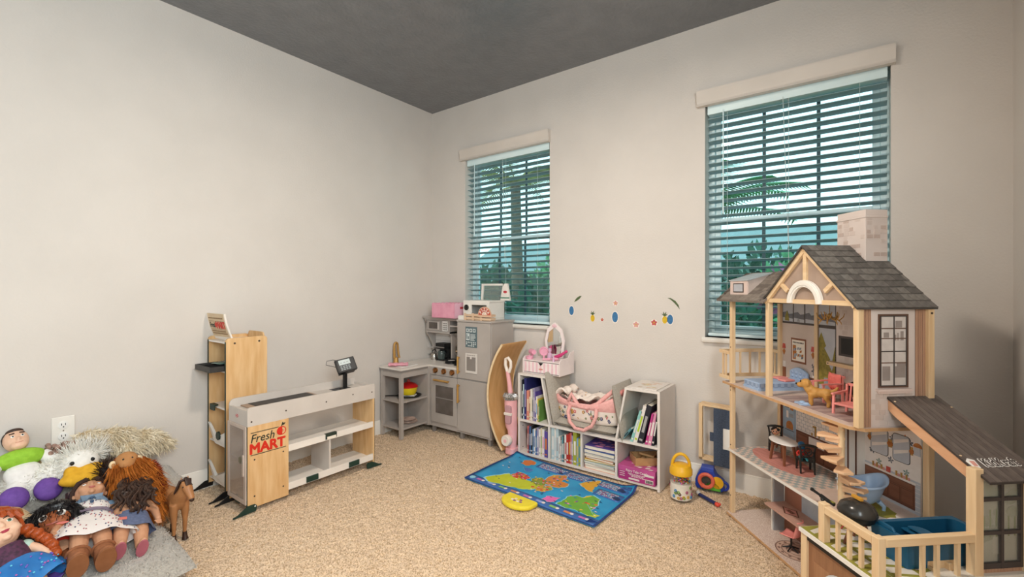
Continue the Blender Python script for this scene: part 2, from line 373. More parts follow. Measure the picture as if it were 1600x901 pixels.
# wall outlet
o = thing('wall_outlet', 'white double electrical outlet on the wall above the plush pile', 'outlet', (0, -2.408, .48))
MB().box(0, -.041, -.067, .006, .041, .067).build('cover_plate', 'white_trim', o, bevel=.004)
for z in (.027, -.027):
    MB().lathe([(.019, .006), (.019, .009), (.017, .0095)], (0, 0, z), 20, 'x').build('socket', 'white', o, smooth=True)
    for y in (-.0065, .0065): MB().box(.0095, y - .0012, z - .001, .0102, y + .0012, z + .009).build('slot', 'black', o)
    MB().lathe([(.003, .0095), (.003, .0102)], (0, 0, z - .008), 8, 'x').build('slot', 'black', o)
MB().lathe([(.003, .006), (.003, .0072)], (0, 0, 0), 8, 'x').build('screw', 'steel', o)
# ceiling fixture behind the field of view
o = thing('ceiling_light', 'round white ceiling light above the middle of the room', 'light', (2.05, -1.7, RH))
MB().lathe([(.16, -.001), (.16, -.03), (.15, -.035)], n=32).build('base', 'steel', o, smooth=True)
MB().lathe([(.145, -.036), (.14, -.07), (.11, -.11), (.06, -.135), (.01, -.14)], n=32).build('shade', mat('lamp_glass', 'fff3e0', 'fff3e0', rough=.3, emit=2.5), o, smooth=True)
# ---------------------------------------------------------------- the dollhouse
HO = (2.541, -.326); HR = R(-48)
HM = Mx.Translation((HO[0], HO[1], 0)) @ Mx.Rotation(HR, 4, 'Z')
def hw(u, v, z): return tuple(HM @ V((u, v, z)))
H = thing('dollhouse', 'tall multi-storey wooden dollhouse with shingled roof, chimney and railed deck', 'dollhouse', (HO[0], HO[1], 0), HR)
D, Z1, Z2, ZE = .285, .34, .677, 1.10
mat('floor_print', 'dcc6b8', 'd4bcae', 40, .45)
mat('slab_edge', 'cfa579', 'c4976a', 20, .5)
mat('terrazzo', 'e4d2c6', 'cdb3a5', 220, .45, lo=.45, hi=.55)
mat('shingle_a', '6f6a65', '5c5753', 60, .7); mat('shingle_b', '7c7771', '66615c', 60, .7); mat('shingle_c', '625d59', '534f4b', 60, .7)
mat('shingle_board', '4a4643', '403d3a', 30, .7)
mat('plank_a', '655a55', '574d49', 6, .45, stretch=(1, 12, 12)); mat('plank_b', '6e635d', '5d534e', 6, .45, stretch=(1, 12, 12)); mat('plank_gap', '443c39', '3b3431', 10, .6)
mat('siding_pink', 'c39b80', 'b98f74', 8, .5, stretch=(12, 12, 1)); mat('siding_dark', '6f5142', '64483a', 8, .5)
mat('stone_print', 'dccfc8', 'd2c3bb', 3.2, .5, kind='noise')
mat('stone_dark', 'c4b0a6', 'bba79d', 20, .5); mat('stone_mid', 'd1c1b8', 'cab9b0', 20, .5)
mat('mauve', 'ad9686', 'a38d7e', 12, .55); mat('room_wall', 'cfbdb1', 'c9b6aa', 10, .55)
mat('dark_frame', '4d4441', '443c39', 12, .5); mat('print_grey', '9fa1a6', '93959b', 30, .5); mat('print_hill', '74737a', '6a6970', 40, .5)
mat('print_sky', 'bfc0c6', 'b4b6bd', 20, .5); mat('print_tree', '9a8a3c', '7f7430', 70, .5); mat('print_brown', '8a5a45', '7d503d', 8, .5, stretch=(1, 1, 6)); mat('print_brown2', '6d4434', '633d2f', 8, .5)
mat('print_blue', '9fb3c6', '95a9bd', 20, .5); mat('print_white', 'e9e0da', 'e2d8d1', 30, .5); mat('print_rust', 'c07a3e', 'a9652e', 60, .5); mat('print_red', 'c8574c', 'b94d43', 50, .5)
mat('print_pink', 'd99a8e', 'cf8f83', 30, .5); mat('print_mint', '7f9a94', '748f89', 30, .5); mat('print_navy', '4b5468', '424a5c', 20, .5); mat('print_cream', 'efe6d8', 'e8dece', 20, .5)
mat('rug_pink', 'cf8f83', 'bd7b70', 9, .6, stretch=(1, 9, 1)); mat('deck_white', 'e4ddd2', 'dcd4c8', 20, .5); mat('deck_green', '9a9440', '8b8638', 20, .5)
mat('coral', 'f09a92', 'e98f87', 20, .45); mat('coral_fab', 'e87a70', 'df7067', 90, .7)
mat('baby_blue', 'a9c0dc', '9fb7d5', 15, .35); mat('pool_blue', '1f5c7e', '1a5473', 12, .35); mat('plaid', '9fb0c8', '8698b4', 60, .7, kind='checker')
mat('chair_black', '2b2a28', '232220', 30, .4); mat('walnut', '8a553a', '7b4a31', 6, .45, stretch=(9, 9, 1)); mat('grey_panel', 'a8aaae', '9fa1a5', 10, .5); mat('terra', 'a9735f', '9d6955', 10, .5)
glass('acrylic', 'f2f3ee', .1)
S2 = ('slab_edge', 'floor_print')
def hpart(name, mb, m, par=None, **k): return mb.build(name, m, par or H, **k)
# base and floors
b = MB(); b.box(-.015, -.012, .0, .78, D, .010); b.m = 1; b.box(-.013, -.010, .010, .778, D, .0125)
hpart('base_floor', b, ['slab_edge', 'terrazzo'])
b = MB(); b.box(-.012, -.008, Z1 - .012, .78, D, Z1 - .001); b.m = 1; b.box(-.010, -.006, Z1 - .001, .778, D, Z1)
hpart('middle_floor', b, ['white_trim', 'floor_print'])
b = MB(); pl = [(-.06, -.008), (.74, -.008), (.775, .025), (.775, D), (-.06, D)]
b.pxy(pl, Z2 - .012, Z2 - .001); b.m = 1; b.pxy([(-.058, -.006), (.738, -.006), (.773, .027), (.773, D), (-.058, D)], Z2 - .001, Z2)
hpart('upper_floor', b, ['slab_edge', 'floor_print'])
# posts
def post(u, v, z0, z1, w=.021, m='pine'): return hpart('post', MB().box(u, v, z0, u + w, v + w, z1), m, bevel=.0015, seg=1)
post(-.008, 0, .0125, ZE); post(-.012, D - .02, .0125, ZE); post(.278, 0, Z2, ZE, .022); post(.752, 0, Z2, ZE, .022); post(.756, D - .022, .0125, ZE, .023)
for u, v, z in ((0, -.0005, .66), (0, -.0005, .64), (0, -.0005, .36), (0, -.0005, .33), (0, -.0005, .1), (0, -.0005, .86)):
    hpart('screw', MB().lathe([(.0032, -.0006), (.0032, .001)], (u + .003, v, z), 8, 'y'), 'screw')
hpart('screw', MB().lathe([(.004, .0), (.004, .0015)], (.779, D - .011, 1.075), 8, 'x'), 'screw')
# balcony rail on the far side
def rail(p0, p1, z, w=.011, h=.018, name='rail', m='pine_y'): return hpart(name, MB().bar((*p0, z), (*p1, z), w, h), m, bevel=.001, seg=1)
for z in (.70, .83):
    rail((-.092, 0), (-.01, 0), z, m='pine_x'); rail((-.09, -.006), (-.09, D), z); rail((-.09, D - .006), (-.012, D - .006), z, m='pine_x')
for u, v in ((-.066, 0), (-.04, 0), (-.09, .055), (-.09, .11), (-.09, .165), (-.09, .22), (-.05, D - .006)):
    hpart('baluster', MB().box(u - .004, v - .004, .705, u + .004, v + .004, .825), 'pine')
# left roof with a dormer
ridge, ze = 1.242, 1.103; sl = MB()
for sgn in (0, 1):
    y0, y1 = ((-.025, .14), (D + .02, .14))[sgn]
    poly = [(y0, ze), (y1, ridge), (y1, ridge - .008), (y0, ze - .008)]
    sl.pyz(poly, -.088, .30)
lr = hpart('side_roof', sl, mat('side_roof', '7d7168', '6e635b', 30, .65))
for r in range(8):
    for k in range(9):
        if k % 2 == r % 2: continue
bb = MB()
for r in range(9):
    t0, t1 = r / 9, (r + 1) / 9 + .02
    for k in range(-1, 13):
        a0 = max(-.086, -.086 + k * .031 + (r % 2) * .0155); a1 = min(.27, a0 + .0295)
        if a1 - a0 < .006 or random.random() < .02: continue
        f = lambda t, l: (-.025 + .165 * t, ze + (ridge - ze) * t + l)
        (ya, za), (yb, zb) = f(t0, .0035), f(min(t1, 1), .001)
        bb.m = random.randrange(3)
        bb.add([(a0, ya, za - .003), (a1, ya, za - .003), (a1, yb, zb), (a0, yb, zb), (a0, ya, za), (a1, ya, za)], [(0, 1, 5, 4), (4, 5, 2, 3)])
o = hpart('small_shingles', bb, [mat('lshA', '857a70', '776c63', 60, .7), mat('lshB', '766b63', '6a6058', 60, .7), mat('lshC', '8d8278', '80766c', 60, .7)], lr); o['kind'] = 'stuff'
dm = hpart('dormer', MB().pyz([(.012, 1.128), (.012, 1.199), (.125, 1.232), (.03, 1.15)], -.014, .134), mat('dormer_wall', 'cdbdb4', 'c4b3aa', 20, .5))
hpart('dormer_roof', MB().pyz([(.004, 1.199), (.004, 1.204), (.135, 1.24), (.135, 1.234)], -.02, .14), mat('dormer_top', 'b9bfc2', 'aeb4b7', 20, .4), dm)
hpart('dormer_frame', MB().pxz([(-.012, 1.129), (.132, 1.129), (.132, 1.198), (-.012, 1.198)], .007, .012), mat('pale_pink', 'e3cdc4', 'dcc5bb', 20, .5), dm)
hpart('dormer_window', MB().box(.017, .005, 1.142, .103, .0075, 1.188), 'dark_frame', dm); hpart('dormer_pane', MB().box(.023, .0045, 1.147, .097, .006, 1.183), 'print_sky', dm)
# gable front
AP = (.521, 1.325); gl_, gr_ = (.272, 1.094), (.772, 1.094)
gp = hpart('gable_panel', MB().pxz([(.29, 1.1), (.754, 1.1), (.521, 1.312)], .008, .012), 'mauve')
def gbar(p, q, w, y=-.002, name='gable_beam', t=.014):
    d = V((q[0] - p[0], q[1] - p[1])).normalized(); n_ = V((-d.y, d.x)) * w / 2
    return hpart(name, MB().pxz([(p[0] + n_.x, p[1] + n_.y), (q[0] + n_.x, q[1] + n_.y), (q[0] - n_.x, q[1] - n_.y), (p[0] - n_.x, p[1] - n_.y)], y, y + t), 'pine_x', bevel=.001, seg=1)
gbar((.278, 1.098), (.521, 1.316), .019, -.006); gbar((.764, 1.098), (.521, 1.316), .019, -.006); gbar((.288, 1.108), (.754, 1.108), .018)
gbar((.521, 1.19), (.521, 1.308), .018); gbar((.375, 1.185), (.42, 1.15), .017); gbar((.667, 1.185), (.622, 1.15), .017)
hpart('arch', MB().pxz(arc(.521, 1.101, .094, 0, 180, 20) + arc(.521, 1.101, .066, 180, 0, 20), -.009, .006), 'white_trim', bevel=.0015, seg=1)
hpart('arch_moulding', MB().pxz(arc(.521, 1.101, .086, 0, 180, 20) + arc(.521, 1.101, .074, 180, 0, 20), -.0115, -.008), 'white_trim')
# main roof: two boards, shingles piece by piece on the lit side
def rz(u): return 1.335 - abs(u - .521) * (1.335 - 1.096) / .262
vn, un = .195, .594
rb = MB()
T = .007
rb.add([(.521, -.014, rz(.521)), (.783, -.014, rz(.783)), (.783, .294, rz(.783)), (un, .294, rz(un)), (un, vn, rz(un)), (.521, vn, rz(.521))] + [(.521, -.014, rz(.521) - T), (.783, -.014, rz(.783) - T), (.783, .294, rz(.783) - T), (un, .294, rz(un) - T), (un, vn, rz(un) - T), (.521, vn, rz(.521) - T)],
       [(0, 1, 2, 3, 4, 5), (11, 10, 9, 8, 7, 6)] + [(i, i + 6, (i + 1) % 6 + 6, (i + 1) % 6) for i in range(6)])
roof = hpart('roof', rb, 'shingle_board')
rl = MB().add([(.521, -.014, rz(.521)), (.262, -.014, rz(.262)), (.262, .294, rz(.262)), (.45, .294, rz(.45)), (.45, vn, rz(.45)), (.521, vn, rz(.521))][::-1] + [(.521, -.014, rz(.521) - T), (.262, -.014, rz(.262) - T), (.262, .294, rz(.262) - T), (.45, .294, rz(.45) - T), (.45, vn, rz(.45) - T), (.521, vn, rz(.521) - T)][::-1],
       [(0, 1, 2, 3, 4, 5), (11, 10, 9, 8, 7, 6)] + [(i, i + 6, (i + 1) % 6 + 6, (i + 1) % 6) for i in range(6)])
hpart('roof_far_side', rl, 'shingle_board')
sa = math.atan2(1.335 - 1.096, .262); SL = .262 / cos(sa); NR = 10; rowh = SL / NR
shm = {}
def shingle_mesh(w, mi):
    k = (round(w, 3), mi)
    if k not in shm: shm[k] = MB().add([(0, 0, .001), (w, 0, .001), (w, rowh * 1.06, .0035), (0, rowh * 1.06, .0035), (0, rowh * 1.06, 0), (w, rowh * 1.06, 0), (0, 0, 0), (w, 0, 0)], [(0, 1, 2, 3)[::-1], (3, 2, 5, 4)[::-1], (6, 0, 3, 4)[::-1], (7, 5, 2, 1)[::-1], (6, 7, 1, 0)[::-1]]).mesh('shingle', ['shingle_a', 'shingle_b', 'shingle_c'][mi])
    return shm[k]
for r in range(NR):
    u0 = .521 + r * rowh * cos(sa); v = -.013; first = True
    vend = .293 if u0 > un - .012 else vn
    while v < vend - .004:
        w = .012 + .02 * random.random() if first else random.choice((.028, .034, .042))
        w = min(w, vend - v); first = False
        o = put('shingle', shingle_mesh(w - .0012, random.randrange(3)), roof)
        # local x -> v, local y -> down slope
        o.matrix_local = Mx(((0, cos(sa), sin(sa), u0), (1, 0, 0, v), (0, -sin(sa), cos(sa), rz(u0)), (0, 0, 0, 1)))
        v += w
# chimney
cb = MB(); c0, c1, d0, d1 = .455, un - .002, vn + .003, .292
cb.box(c0, d0, 1.2, c1, d1, 1.44); cb.box(c0 - .003, d0 - .003, 1.438, c1 + .003, d1, 1.446); cb.box(c0, d0, 1.446, c1, d1, 1.47)
ch = hpart('chimney', cb, 'stone_print', bevel=.001, seg=1)
cm = {}
for zz in [1.218 + .0175 * i for i in range(13)]:
    for k in range(5):
        if random.random() < .45: continue
        w = random.choice((.016, .022, .026)); u = c0 + .004 + k * .027 + random.random() * .006
        if u + w > c1: continue
        key = ('f', w, random.randrange(2))
        if key not in cm: cm[key] = MB().box(0, 0, 0, w, .001, .0145).mesh('brick', ['stone_mid', 'stone_dark'][key[2]])
        o = put('brick', cm[key], ch); o.location = (u, d0 - .001, zz)
    for k in range(3):
        if random.random() < .5: continue
        w = random.choice((.016, .022, .026)); v = d0 + .005 + k * .03
        if v + w > d1: continue
        key = ('s', w, random.randrange(2))
        if key not in cm: cm[key] = MB().box(0, 0, 0, .001, w, .0145).mesh('brick', ['stone_mid', 'stone_dark'][key[2]])
        o = put('brick', cm[key], ch); o.location = (c1, v, zz)
# side wall that faces the camera: vertical siding, pale stone, printed window
SW = .757
sw = hpart('side_wall', MB().box(SW, .02, Z2, SW + .008, D - .018, ZE - .004), 'stone_print')
for v0, v1 in ((.021, .056), (.224, .2645)):
    n = 6
    for k in range(n):
        a, c = v0 + (v1 - v0) * k / n, v0 + (v1 - v0) * (k + 1) / n
        hpart('siding_board', MB().box(SW + .008, a + .0012, Z2 + .001, SW + .0105 - .0006 * (k % 2), c - .0012, ZE - .006), 'siding_pink', sw)
    hpart('siding_gap', MB().box(SW + .0075, v0, Z2 + .001, SW + .0085, v1, ZE - .006), 'siding_dark', sw)
bk = {}
for zi in range(22):
    zz = Z2 + .006 + zi * .0188; v = .058 + (zi % 2) * .015
    while v < .215:
        w = random.choice((.022, .03)); inwin = (.078 < v + w and v < .2 and .80 < zz + .016 and zz < 1.082)
        if not inwin and v + w < .222 and random.random() < .75:
            key = (w, random.randrange(3))
            if key not in bk: bk[key] = MB().box(0, 0, 0, .0009, w - .0012, .0172).mesh('brick', ['stone_print', 'stone_mid', 'stone_mid'][key[1]])
            o = put('brick', bk[key], sw); o.location = (SW + .008, v, zz)
        v += w
wn = hpart('printed_window', MB().box(SW + .008, .082, .815, SW + .0112, .196, 1.072), 'siding_dark', sw)
MB().box(SW + .0112, .0905, .823, SW + .0122, .1875, 1.064).build('window_print', mat('window_print', 'd6cdc7', 'c9bfb9', 25, .4), H)
fr = MB()
for v in (.0885, .139, .1865): fr.box(SW + .0118, v - .002, .821, SW + .0138, v + .002, 1.066)
for z in (.822, .942, 1.065): fr.box(SW + .0118, .0885, z - .002, SW + .0138, .1875, z + .002)
hpart('window_bars', fr, 'dark_frame')
b = MB()
for z in (.9, .985, 1.02): b.box(SW + .0121, .092, z, SW + .0126, .186, z + .004)
b.m = 1
for v, z, w, h in ((.142, .98, .006, .02), (.152, .98, .005, .026), (.164, .98, .012, .032), (.1, .99, .02, .018), (.145, 1.025, .025, .024), (.143, .85, .04, .04), (.095, .84, .03, .05), (.15, .89, .035, .012)): b.box(SW + .0121, v, z, SW + .0125, v + w, z + h)
hpart('window_etching', b, ['siding_dark', mat('scene_grey', '9b8f89', '91857f', 20, .5)])['kind'] = 'stuff'
hpart('window_ledge', MB().box(SW + .008, .074, .803, SW + .02, .204, .812).box(SW + .008, .08, .795, SW + .016, .198, .803), 'pale_pink')
# back walls with their prints
BY = D - .006
def prints(name, lst, mats, base=None, y=BY):
    b = MB()
    for k, q in enumerate(lst):
        mi, u0, z0, u1, z1 = q[:5]; lv = q[5] if len(q) > 5 else 1
        b.m = mi; b.box(u0, y - .0006 * lv, z0, u1, y, z1)
    return hpart(name, b, mats)
hpart('back_wall_upper', MB().box(.008, BY, Z2, .756, BY + .004, ZE), 'room_wall')
hpart('wall_strip', MB().box(.236, BY - .008, Z2, .254, BY, ZE), 'pine')
PM = ['dark_frame', 'print_sky', 'print_hill', 'print_tree', 'print_grey', 'print_cream', 'print_rust', 'print_red', 'stone_print', 'stone_mid', 'black', 'walnut', 'print_white']
b = MB()
def P_(mi, u0, z0, u1, z1, lv=1): b.m = mi; b.box(u0, BY - .0006 * lv, z0, u1, BY, z1)
def Pt(mi, poly, lv=2): b.m = mi; b.pxz(poly, BY - .0006 * lv, BY)
P_(0, .01, .985, .355, 1.098); 
for a, c in ((.014, .086), (.094, .164), (.172, .234), (.256, .352)):
    P_(1, a, .995, c, 1.09, 2); Pt(2, [(a, 1.015), (c, 1.01), (c, 1.036), (a + (c - a) * .6, 1.033), (a + (c - a) * .4, 1.045), (a, 1.04)], 3)
Pt(3, [(.03, .998), (.06, .998), (.058, 1.02), (.054, 1.035), (.046, 1.05), (.038, 1.035), (.032, 1.02)], 4)
Pt(4, [(.115, .998), (.135, .998), (.128, 1.012), (.12, 1.01)], 4)
P_(0, .254, .68, .356, .985); P_(1, .258, .69, .352, .98, 2)
Pt(3, [(.258, .72), (.335, .72), (.325, .77), (.34, .78), (.31, .83), (.325, .84), (.29, .89), (.3, .9), (.272, .96), (.258, .93)], 3)
Pt(3, [(.352, .7), (.352, .9), (.335, .83), (.345, .82), (.32, .76), (.335, .75), (.32, .7)], 4); P_(4, .29, .7, .352, .755, 5)
# framed poster
P_(11, .072, .793, .176, .915); P_(5, .08, .803, .168, .906, 2); P_(6, .086, .81, .108, .88, 3)
for q in range(14):
    a = .09 + random.random() * .06; z = .812 + random.random() * .065; Pt(random.choice((6, 6, 4, 4, 2, 7)), [(a, z), (a + .012, z + .003), (a + .014, z + .014), (a + .003, z + .012)], 4 + q * .1)
for q in range(8): P_(0, .088 + q * .0095, .89, .093 + q * .0095, .897, 4)
# two wall sconces, printed
for uc, zc in ((.022, .855), (.22, .862)):
    Pt(7, [(uc - .012, zc), (uc + .012, zc), (uc + .008, zc + .024), (uc - .008, zc + .024)], 3); Pt(6, [(uc, zc - .034), (uc + .01, zc - .014), (uc, zc), (uc - .01, zc - .014)], 3)
# pale stone chimney breast with fire opening
P_(8, .357, Z2, .756, 1.098, 1)
for zi in range(18):
    for k in range(6):
        if random.random() < .55: a = .36 + k * .03 + (zi % 2) * .012; P_(9, a, .69 + zi * .0225, a + random.choice((.018, .025)), .69 + zi * .0225 + .018, 1.6)
Pt(9, arc(.47, .72, .085, 0, 180, 14), 3); Pt(10, arc(.47, .715, .058, 0, 180, 14), 4); P_(10, .412, Z2, .528, .716, 4); P_(9, .385, Z2, .412, .72, 3)
P_(11, .405, .7, .5, .712, 5)
P_(0, .371, .868, .56, .955, 3); P_(10, .385, .878, .548, .946, 4)
# side table with plant
P_(11, .2, .732, .246, .738, 3); P_(10, .203, .724, .243, .732, 3); P_(12, .216, .738, .228, .75, 3); P_(2, .2215, .75, .2235, .79, 3)
for q in range(12):
    a = .205 + random.random() * .035; z = .765 + random.random() * .04; Pt(2, [(a, z), (a + .008, z + .003), (a + .004, z + .01)], 3.5)
P_(11, .012, .69, .036, .76, 3); P_(12, .015, .76, .032, .79, 3)
hpart('wall_print_upper', b, PM)
hpart('mantel_shelf', MB().box(.335, BY - .03, .822, .6, BY, .838), 'pine_x', bevel=.001, seg=1)
hpart('screw', MB().lathe([(.003, 0), (.003, .001)], (.345, BY - .031, .83), 8, 'y'), 'screw')
# middle level walls
hpart('back_wall_middle', MB().box(.012, BY, Z1, .736, BY + .004, Z2 - .012), 'print_white')
hpart('wall_edge_strip', MB().box(-.002, BY - .01, Z1, .012, BY, Z2 - .012), 'walnut')
b = MB(); PM2 = ['print_blue', 'print_white', 'print_brown', 'print_brown2', 'dark_frame', 'print_rust', 'print_red', 'print_grey', 'print_navy', 'print_sky', 'print_hill', 'print_pink', 'gold_paint', 'print_mint']
P_(0, .014, .405, .108, .66); P_(7, .02, .41, .1, .655, 1.5)
P_(0, .022, .415, .098, .65, 2)
for u0, z0, u1, z1, c in ((.04, .585, .088, .62, 6), (.05, .588, .06, .616, 5), (.03, .555, .06, .57, 8), (.068, .548, .09, .568, 5), (.04, .505, .055, .54, 1), (.06, .512, .09, .53, 7), (.04, .45, .088, .475, 5)): P_(c, u0, z0, u1, z1, 3)
Pt(5, arc(.064, .468, .024, 0, 180, 8), 3.4); P_(4, .03, .443, .095, .446, 3)
# tiled splash back
for zi in range(11):
    P_(7, .112, .47 + zi * .0165, .5, .4712 + zi * .0165, 1)
    for k in range(14): P_(7, .116 + k * .028 + (zi % 2) * .014, .47 + zi * .0165, .1172 + k * .028 + (zi % 2) * .014, .4865 + zi * .0165, 1)
P_(4, .145, .583, .37, .589, 3)
for k in range(12): P_(random.choice((4, 1, 7, 6)), .16 + k * .016, .589, .168 + k * .016, .6 + .016 * random.random(), 3)
P_(3, .16, .555, .163, .583, 3)
P_(2, .11, .345, .48, .462, 2); P_(3, .11, .455, .48, .463, 3); P_(1, .195, .418, .29, .452, 4); P_(1, .195, .45, .3, .455, 4)
for u0, u1, z0, z1 in ((.117, .19, .36, .45), (.197, .24, .352, .412), (.246, .288, .352, .412)): P_(3, u0, z0, u1, z1, 3); P_(2, u0 + .004, z0 + .004, u1 - .004, z1 - .004, 4)
for z0 in (.352, .378, .404, .43): P_(3, .298, z0, .4, z0 + .003, 4)
P_(12, .232, .465, .24, .515, 4); P_(12, .22, .505, .24, .513, 4); P_(12, .21, .465, .218, .478, 4); P_(12, .255, .465, .262, .475, 4)
# bathroom side
P_(1, .5, Z1, .735, .66, 1); P_(9, .5, Z1, .735, .46, 1.4)
for zi in range(7): P_(1, .5, Z1 + .012 + zi * .0165, .735, Z1 + .0135 + zi * .0165, 1.7)
for k in range(26):
    uc, zc = .51 + random.random() * .22, .475 + random.random() * .165; c = random.choice((10, 10, 8, 5, 13))
    for q in range(5):
        a = q * 72 + random.random() * 30; Pt(c, [(uc, zc), (uc + .009 * cos(R(a - 22)), zc + .009 * sin(R(a - 22))), (uc + .014 * cos(R(a)), zc + .014 * sin(R(a))), (uc + .009 * cos(R(a + 22)), zc + .009 * sin(R(a + 22)))], 1.8 + q * .05)
for u0, u1 in ((.534, .607), (.629, .695)):
    Pt(4, rrect(u0 - .002, .508, u1 + .002, .612, .012), 3); Pt(9, rrect(u0, .51, u1, .61, .011), 4)
    for k in range(2): Pt(1, [(u0 + .004, .53 + k * .04), (u1 - .004, .555 + k * .04), (u1 - .004, .565 + k * .04), (u0 + .004, .545 + k * .04)], 4.5)
for uc in (.527, .614, .62, .703): P_(12, uc - .004, .55, uc + .004, .58, 5); Pt(5, arc(uc, .563, .009, 0, 360, 10)[:-1], 5.5)
Pt(5, arc(.725, .585, .016, 0, 180, 8), 5); P_(9, .712, .555, .735, .585, 5)
P_(2, .505, .36, .715, .446, 3); P_(1, .5, .444, .718, .452, 4); P_(3, .505, .352, .715, .36, 4)
for u0, u1, z0, z1 in ((.509, .608, .42, .442), (.612, .711, .42, .442), (.509, .555, .362, .416), (.559, .608, .362, .416), (.612, .658, .362, .416), (.662, .711, .362, .416)): P_(3, u0, z0, u1, z1, 4); P_(2, u0 + .002, z0 + .002, u1 - .002, z1 - .002, 5)
for uc in (.54, .557, .577, .64, .66, .68): P_(12, uc, .452, uc + .006, .47, 5); P_(11, uc + .008, .452, uc + .016, .462, 5)
P_(6, .602, .452, .618, .472, 6)
hpart('wall_print_middle', b, PM2)
# partition with a doorway
pt = hpart('partition', MB().box(.497, .16, Z1, .503, BY, Z2 - .012), 'white_trim')
b = MB()
for v in (.2, .235): b.box(.5031, v, Z1, .504, v + .007, Z2 - .014)
b.m = 1
for z in (.6, .52, .44):
    b.box(.5031, .175, z, .5036, .19, z + .03)
hpart('door_trim_print', b, ['print_brown2', 'print_hill'], pt)
# printed floors
b = MB(); n = 0
for i in range(24):
    for j in range(14):
        u0, v0 = -.005 + i * .0205, 0 + j * .0202
        if u0 > .47 or (i + j) % 2: continue
        b.box(u0, v0, Z1, u0 + .0205, min(v0 + .0202, BY), Z1 + .0005)
b.m = 1; b.pxy([(.195 + .185 * cos(a * PI / 20), .14 + .085 * sin(a * PI / 20)) for a in range(40)], Z1, Z1 + .0009)
b.m = 2; b.pxy([(.66 + .07 * cos(a * PI / 10) * (1 + .12 * (a % 2)), .165 + .055 * sin(a * PI / 10) * (1 + .12 * (a % 2))) for a in range(20)], Z1, Z1 + .0009)
b.m = 3; b.box(.66, .06, Z1, .75, .2, Z1 + .0006)
hpart('floor_print_middle', b, [mat('check_grey', 'a3a9a6', '999f9c', 20, .45), 'rug_pink', 'deck_green', 'print_white'])
b = MB(); b.box(.3, .03, Z2, .7, .2, Z2 + .0006); b.m = 1
for k in range(7): b.box(.31 + k * .055, .035, Z2, .335 + k * .055, .195, Z2 + .001)
hpart('floor_print_upper', b, [mat('rug_mauve', 'a68f8b', '9b8480', 40, .5), mat('rug_mauve2', 'b9a29b', 'ae978f', 40, .5)])
b = MB()
for k, (r, m_) in enumerate(((.085, 0), (.079, 1), (.06, 0), (.055, 1), (.04, 0), (.036, 1), (.018, 0))):
    b.m = m_; b.pxy([(.36 + r * cos(a * PI / 18), .085 + r * sin(a * PI / 18) * .9) for a in range(36)], .0125, .0127 + k * .0002)
for q in range(12):
    b.m = 0; a = q * PI / 6; b.pxy([(.36 + .068 * cos(a - .12), .085 + .061 * sin(a - .12)), (.36 + .075 * cos(a), .085 + .068 * sin(a)), (.36 + .068 * cos(a + .12), .085 + .061 * sin(a + .12)), (.36 + .062 * cos(a), .085 + .056 * sin(a))], .013, .0144)
hpart('round_rug_print', b, [mat('rug_brown', '8d6f62', '806356', 30, .6), mat('rug_tan', 'd2b4a2', 'c8a996', 30, .6)])
# ground level: panels and built in desk
hpart('low_partition', MB().box(.176, .10, .0125, .182, .155, Z1 - .012), 'white_trim'); hpart('low_partition', MB().box(.182, .104, .0125, .19, .155, Z1 - .012), 'grey_panel')
hpart('low_back_panel', MB().box(.19, BY - .12, .0125, .30, BY - .116, Z1 - .012), 'terra'); hpart('low_back_panel', MB().box(.30, BY - .12, .0125, .75, BY - .116, Z1 - .012), mat('blue_panel', 'b4bcc6', 'a9b1bc', 20, .5))
dk = hpart('desk', MB().box(.192, .055, .142, .44, .16, .15), mat('desk_top', 'c9a090', 'bd9384', 20, .5))
b = MB(); b.pxy([(.24, .11), (.3, .075), (.35, .11), (.29, .145)], .15, .1506); b.m = 1; b.pxy([(.25, .11), (.3, .082), (.34, .11), (.29, .138)], .15, .151); b.m = 0
for k in range(6): b.pxy([(.275 + .007 * k, .1 + .003 * (k % 2)), (.28 + .007 * k, .1), (.28 + .007 * k, .118), (.275 + .007 * k, .118)], .151, .1514)
hpart('desk_print', b, ['print_brown2', 'print_pink'], dk)
hpart('desk_panel', MB().box(.192, .155, .0125, .44, .16, .142), 'print_brown', dk)
# spiral stair
st = (.668, .03); NS = 9
hpart('stair_pole', MB().cyl((*st, Z1), (*st, Z2 - .012), .011, n=14), 'pine', smooth=True)
for k in range(NS):
    z = Z1 + .022 + k * (Z2 - Z1 - .06) / (NS - 1); a = R(172 + (NS - 1 - k) * 38)
    d = lambda r, t: (st[0] + r * cos(a + t), st[1] + r * sin(a + t))
    poly = [d(.013, -1.3), d(.076, -.4), d(.08, 0), d(.076, .4), d(.013, 1.3), d(.013, PI)]
    hpart('stair_tread', MB().pxy(poly, z, z + .009).pxy([d(.012, -1.2), d(.05, -.3), d(.05, .3), d(.012, 1.2)], z - .014, z), mat('tread', 'e9bf98', 'e0b48b', 8, .5), bevel=.0008, seg=1)
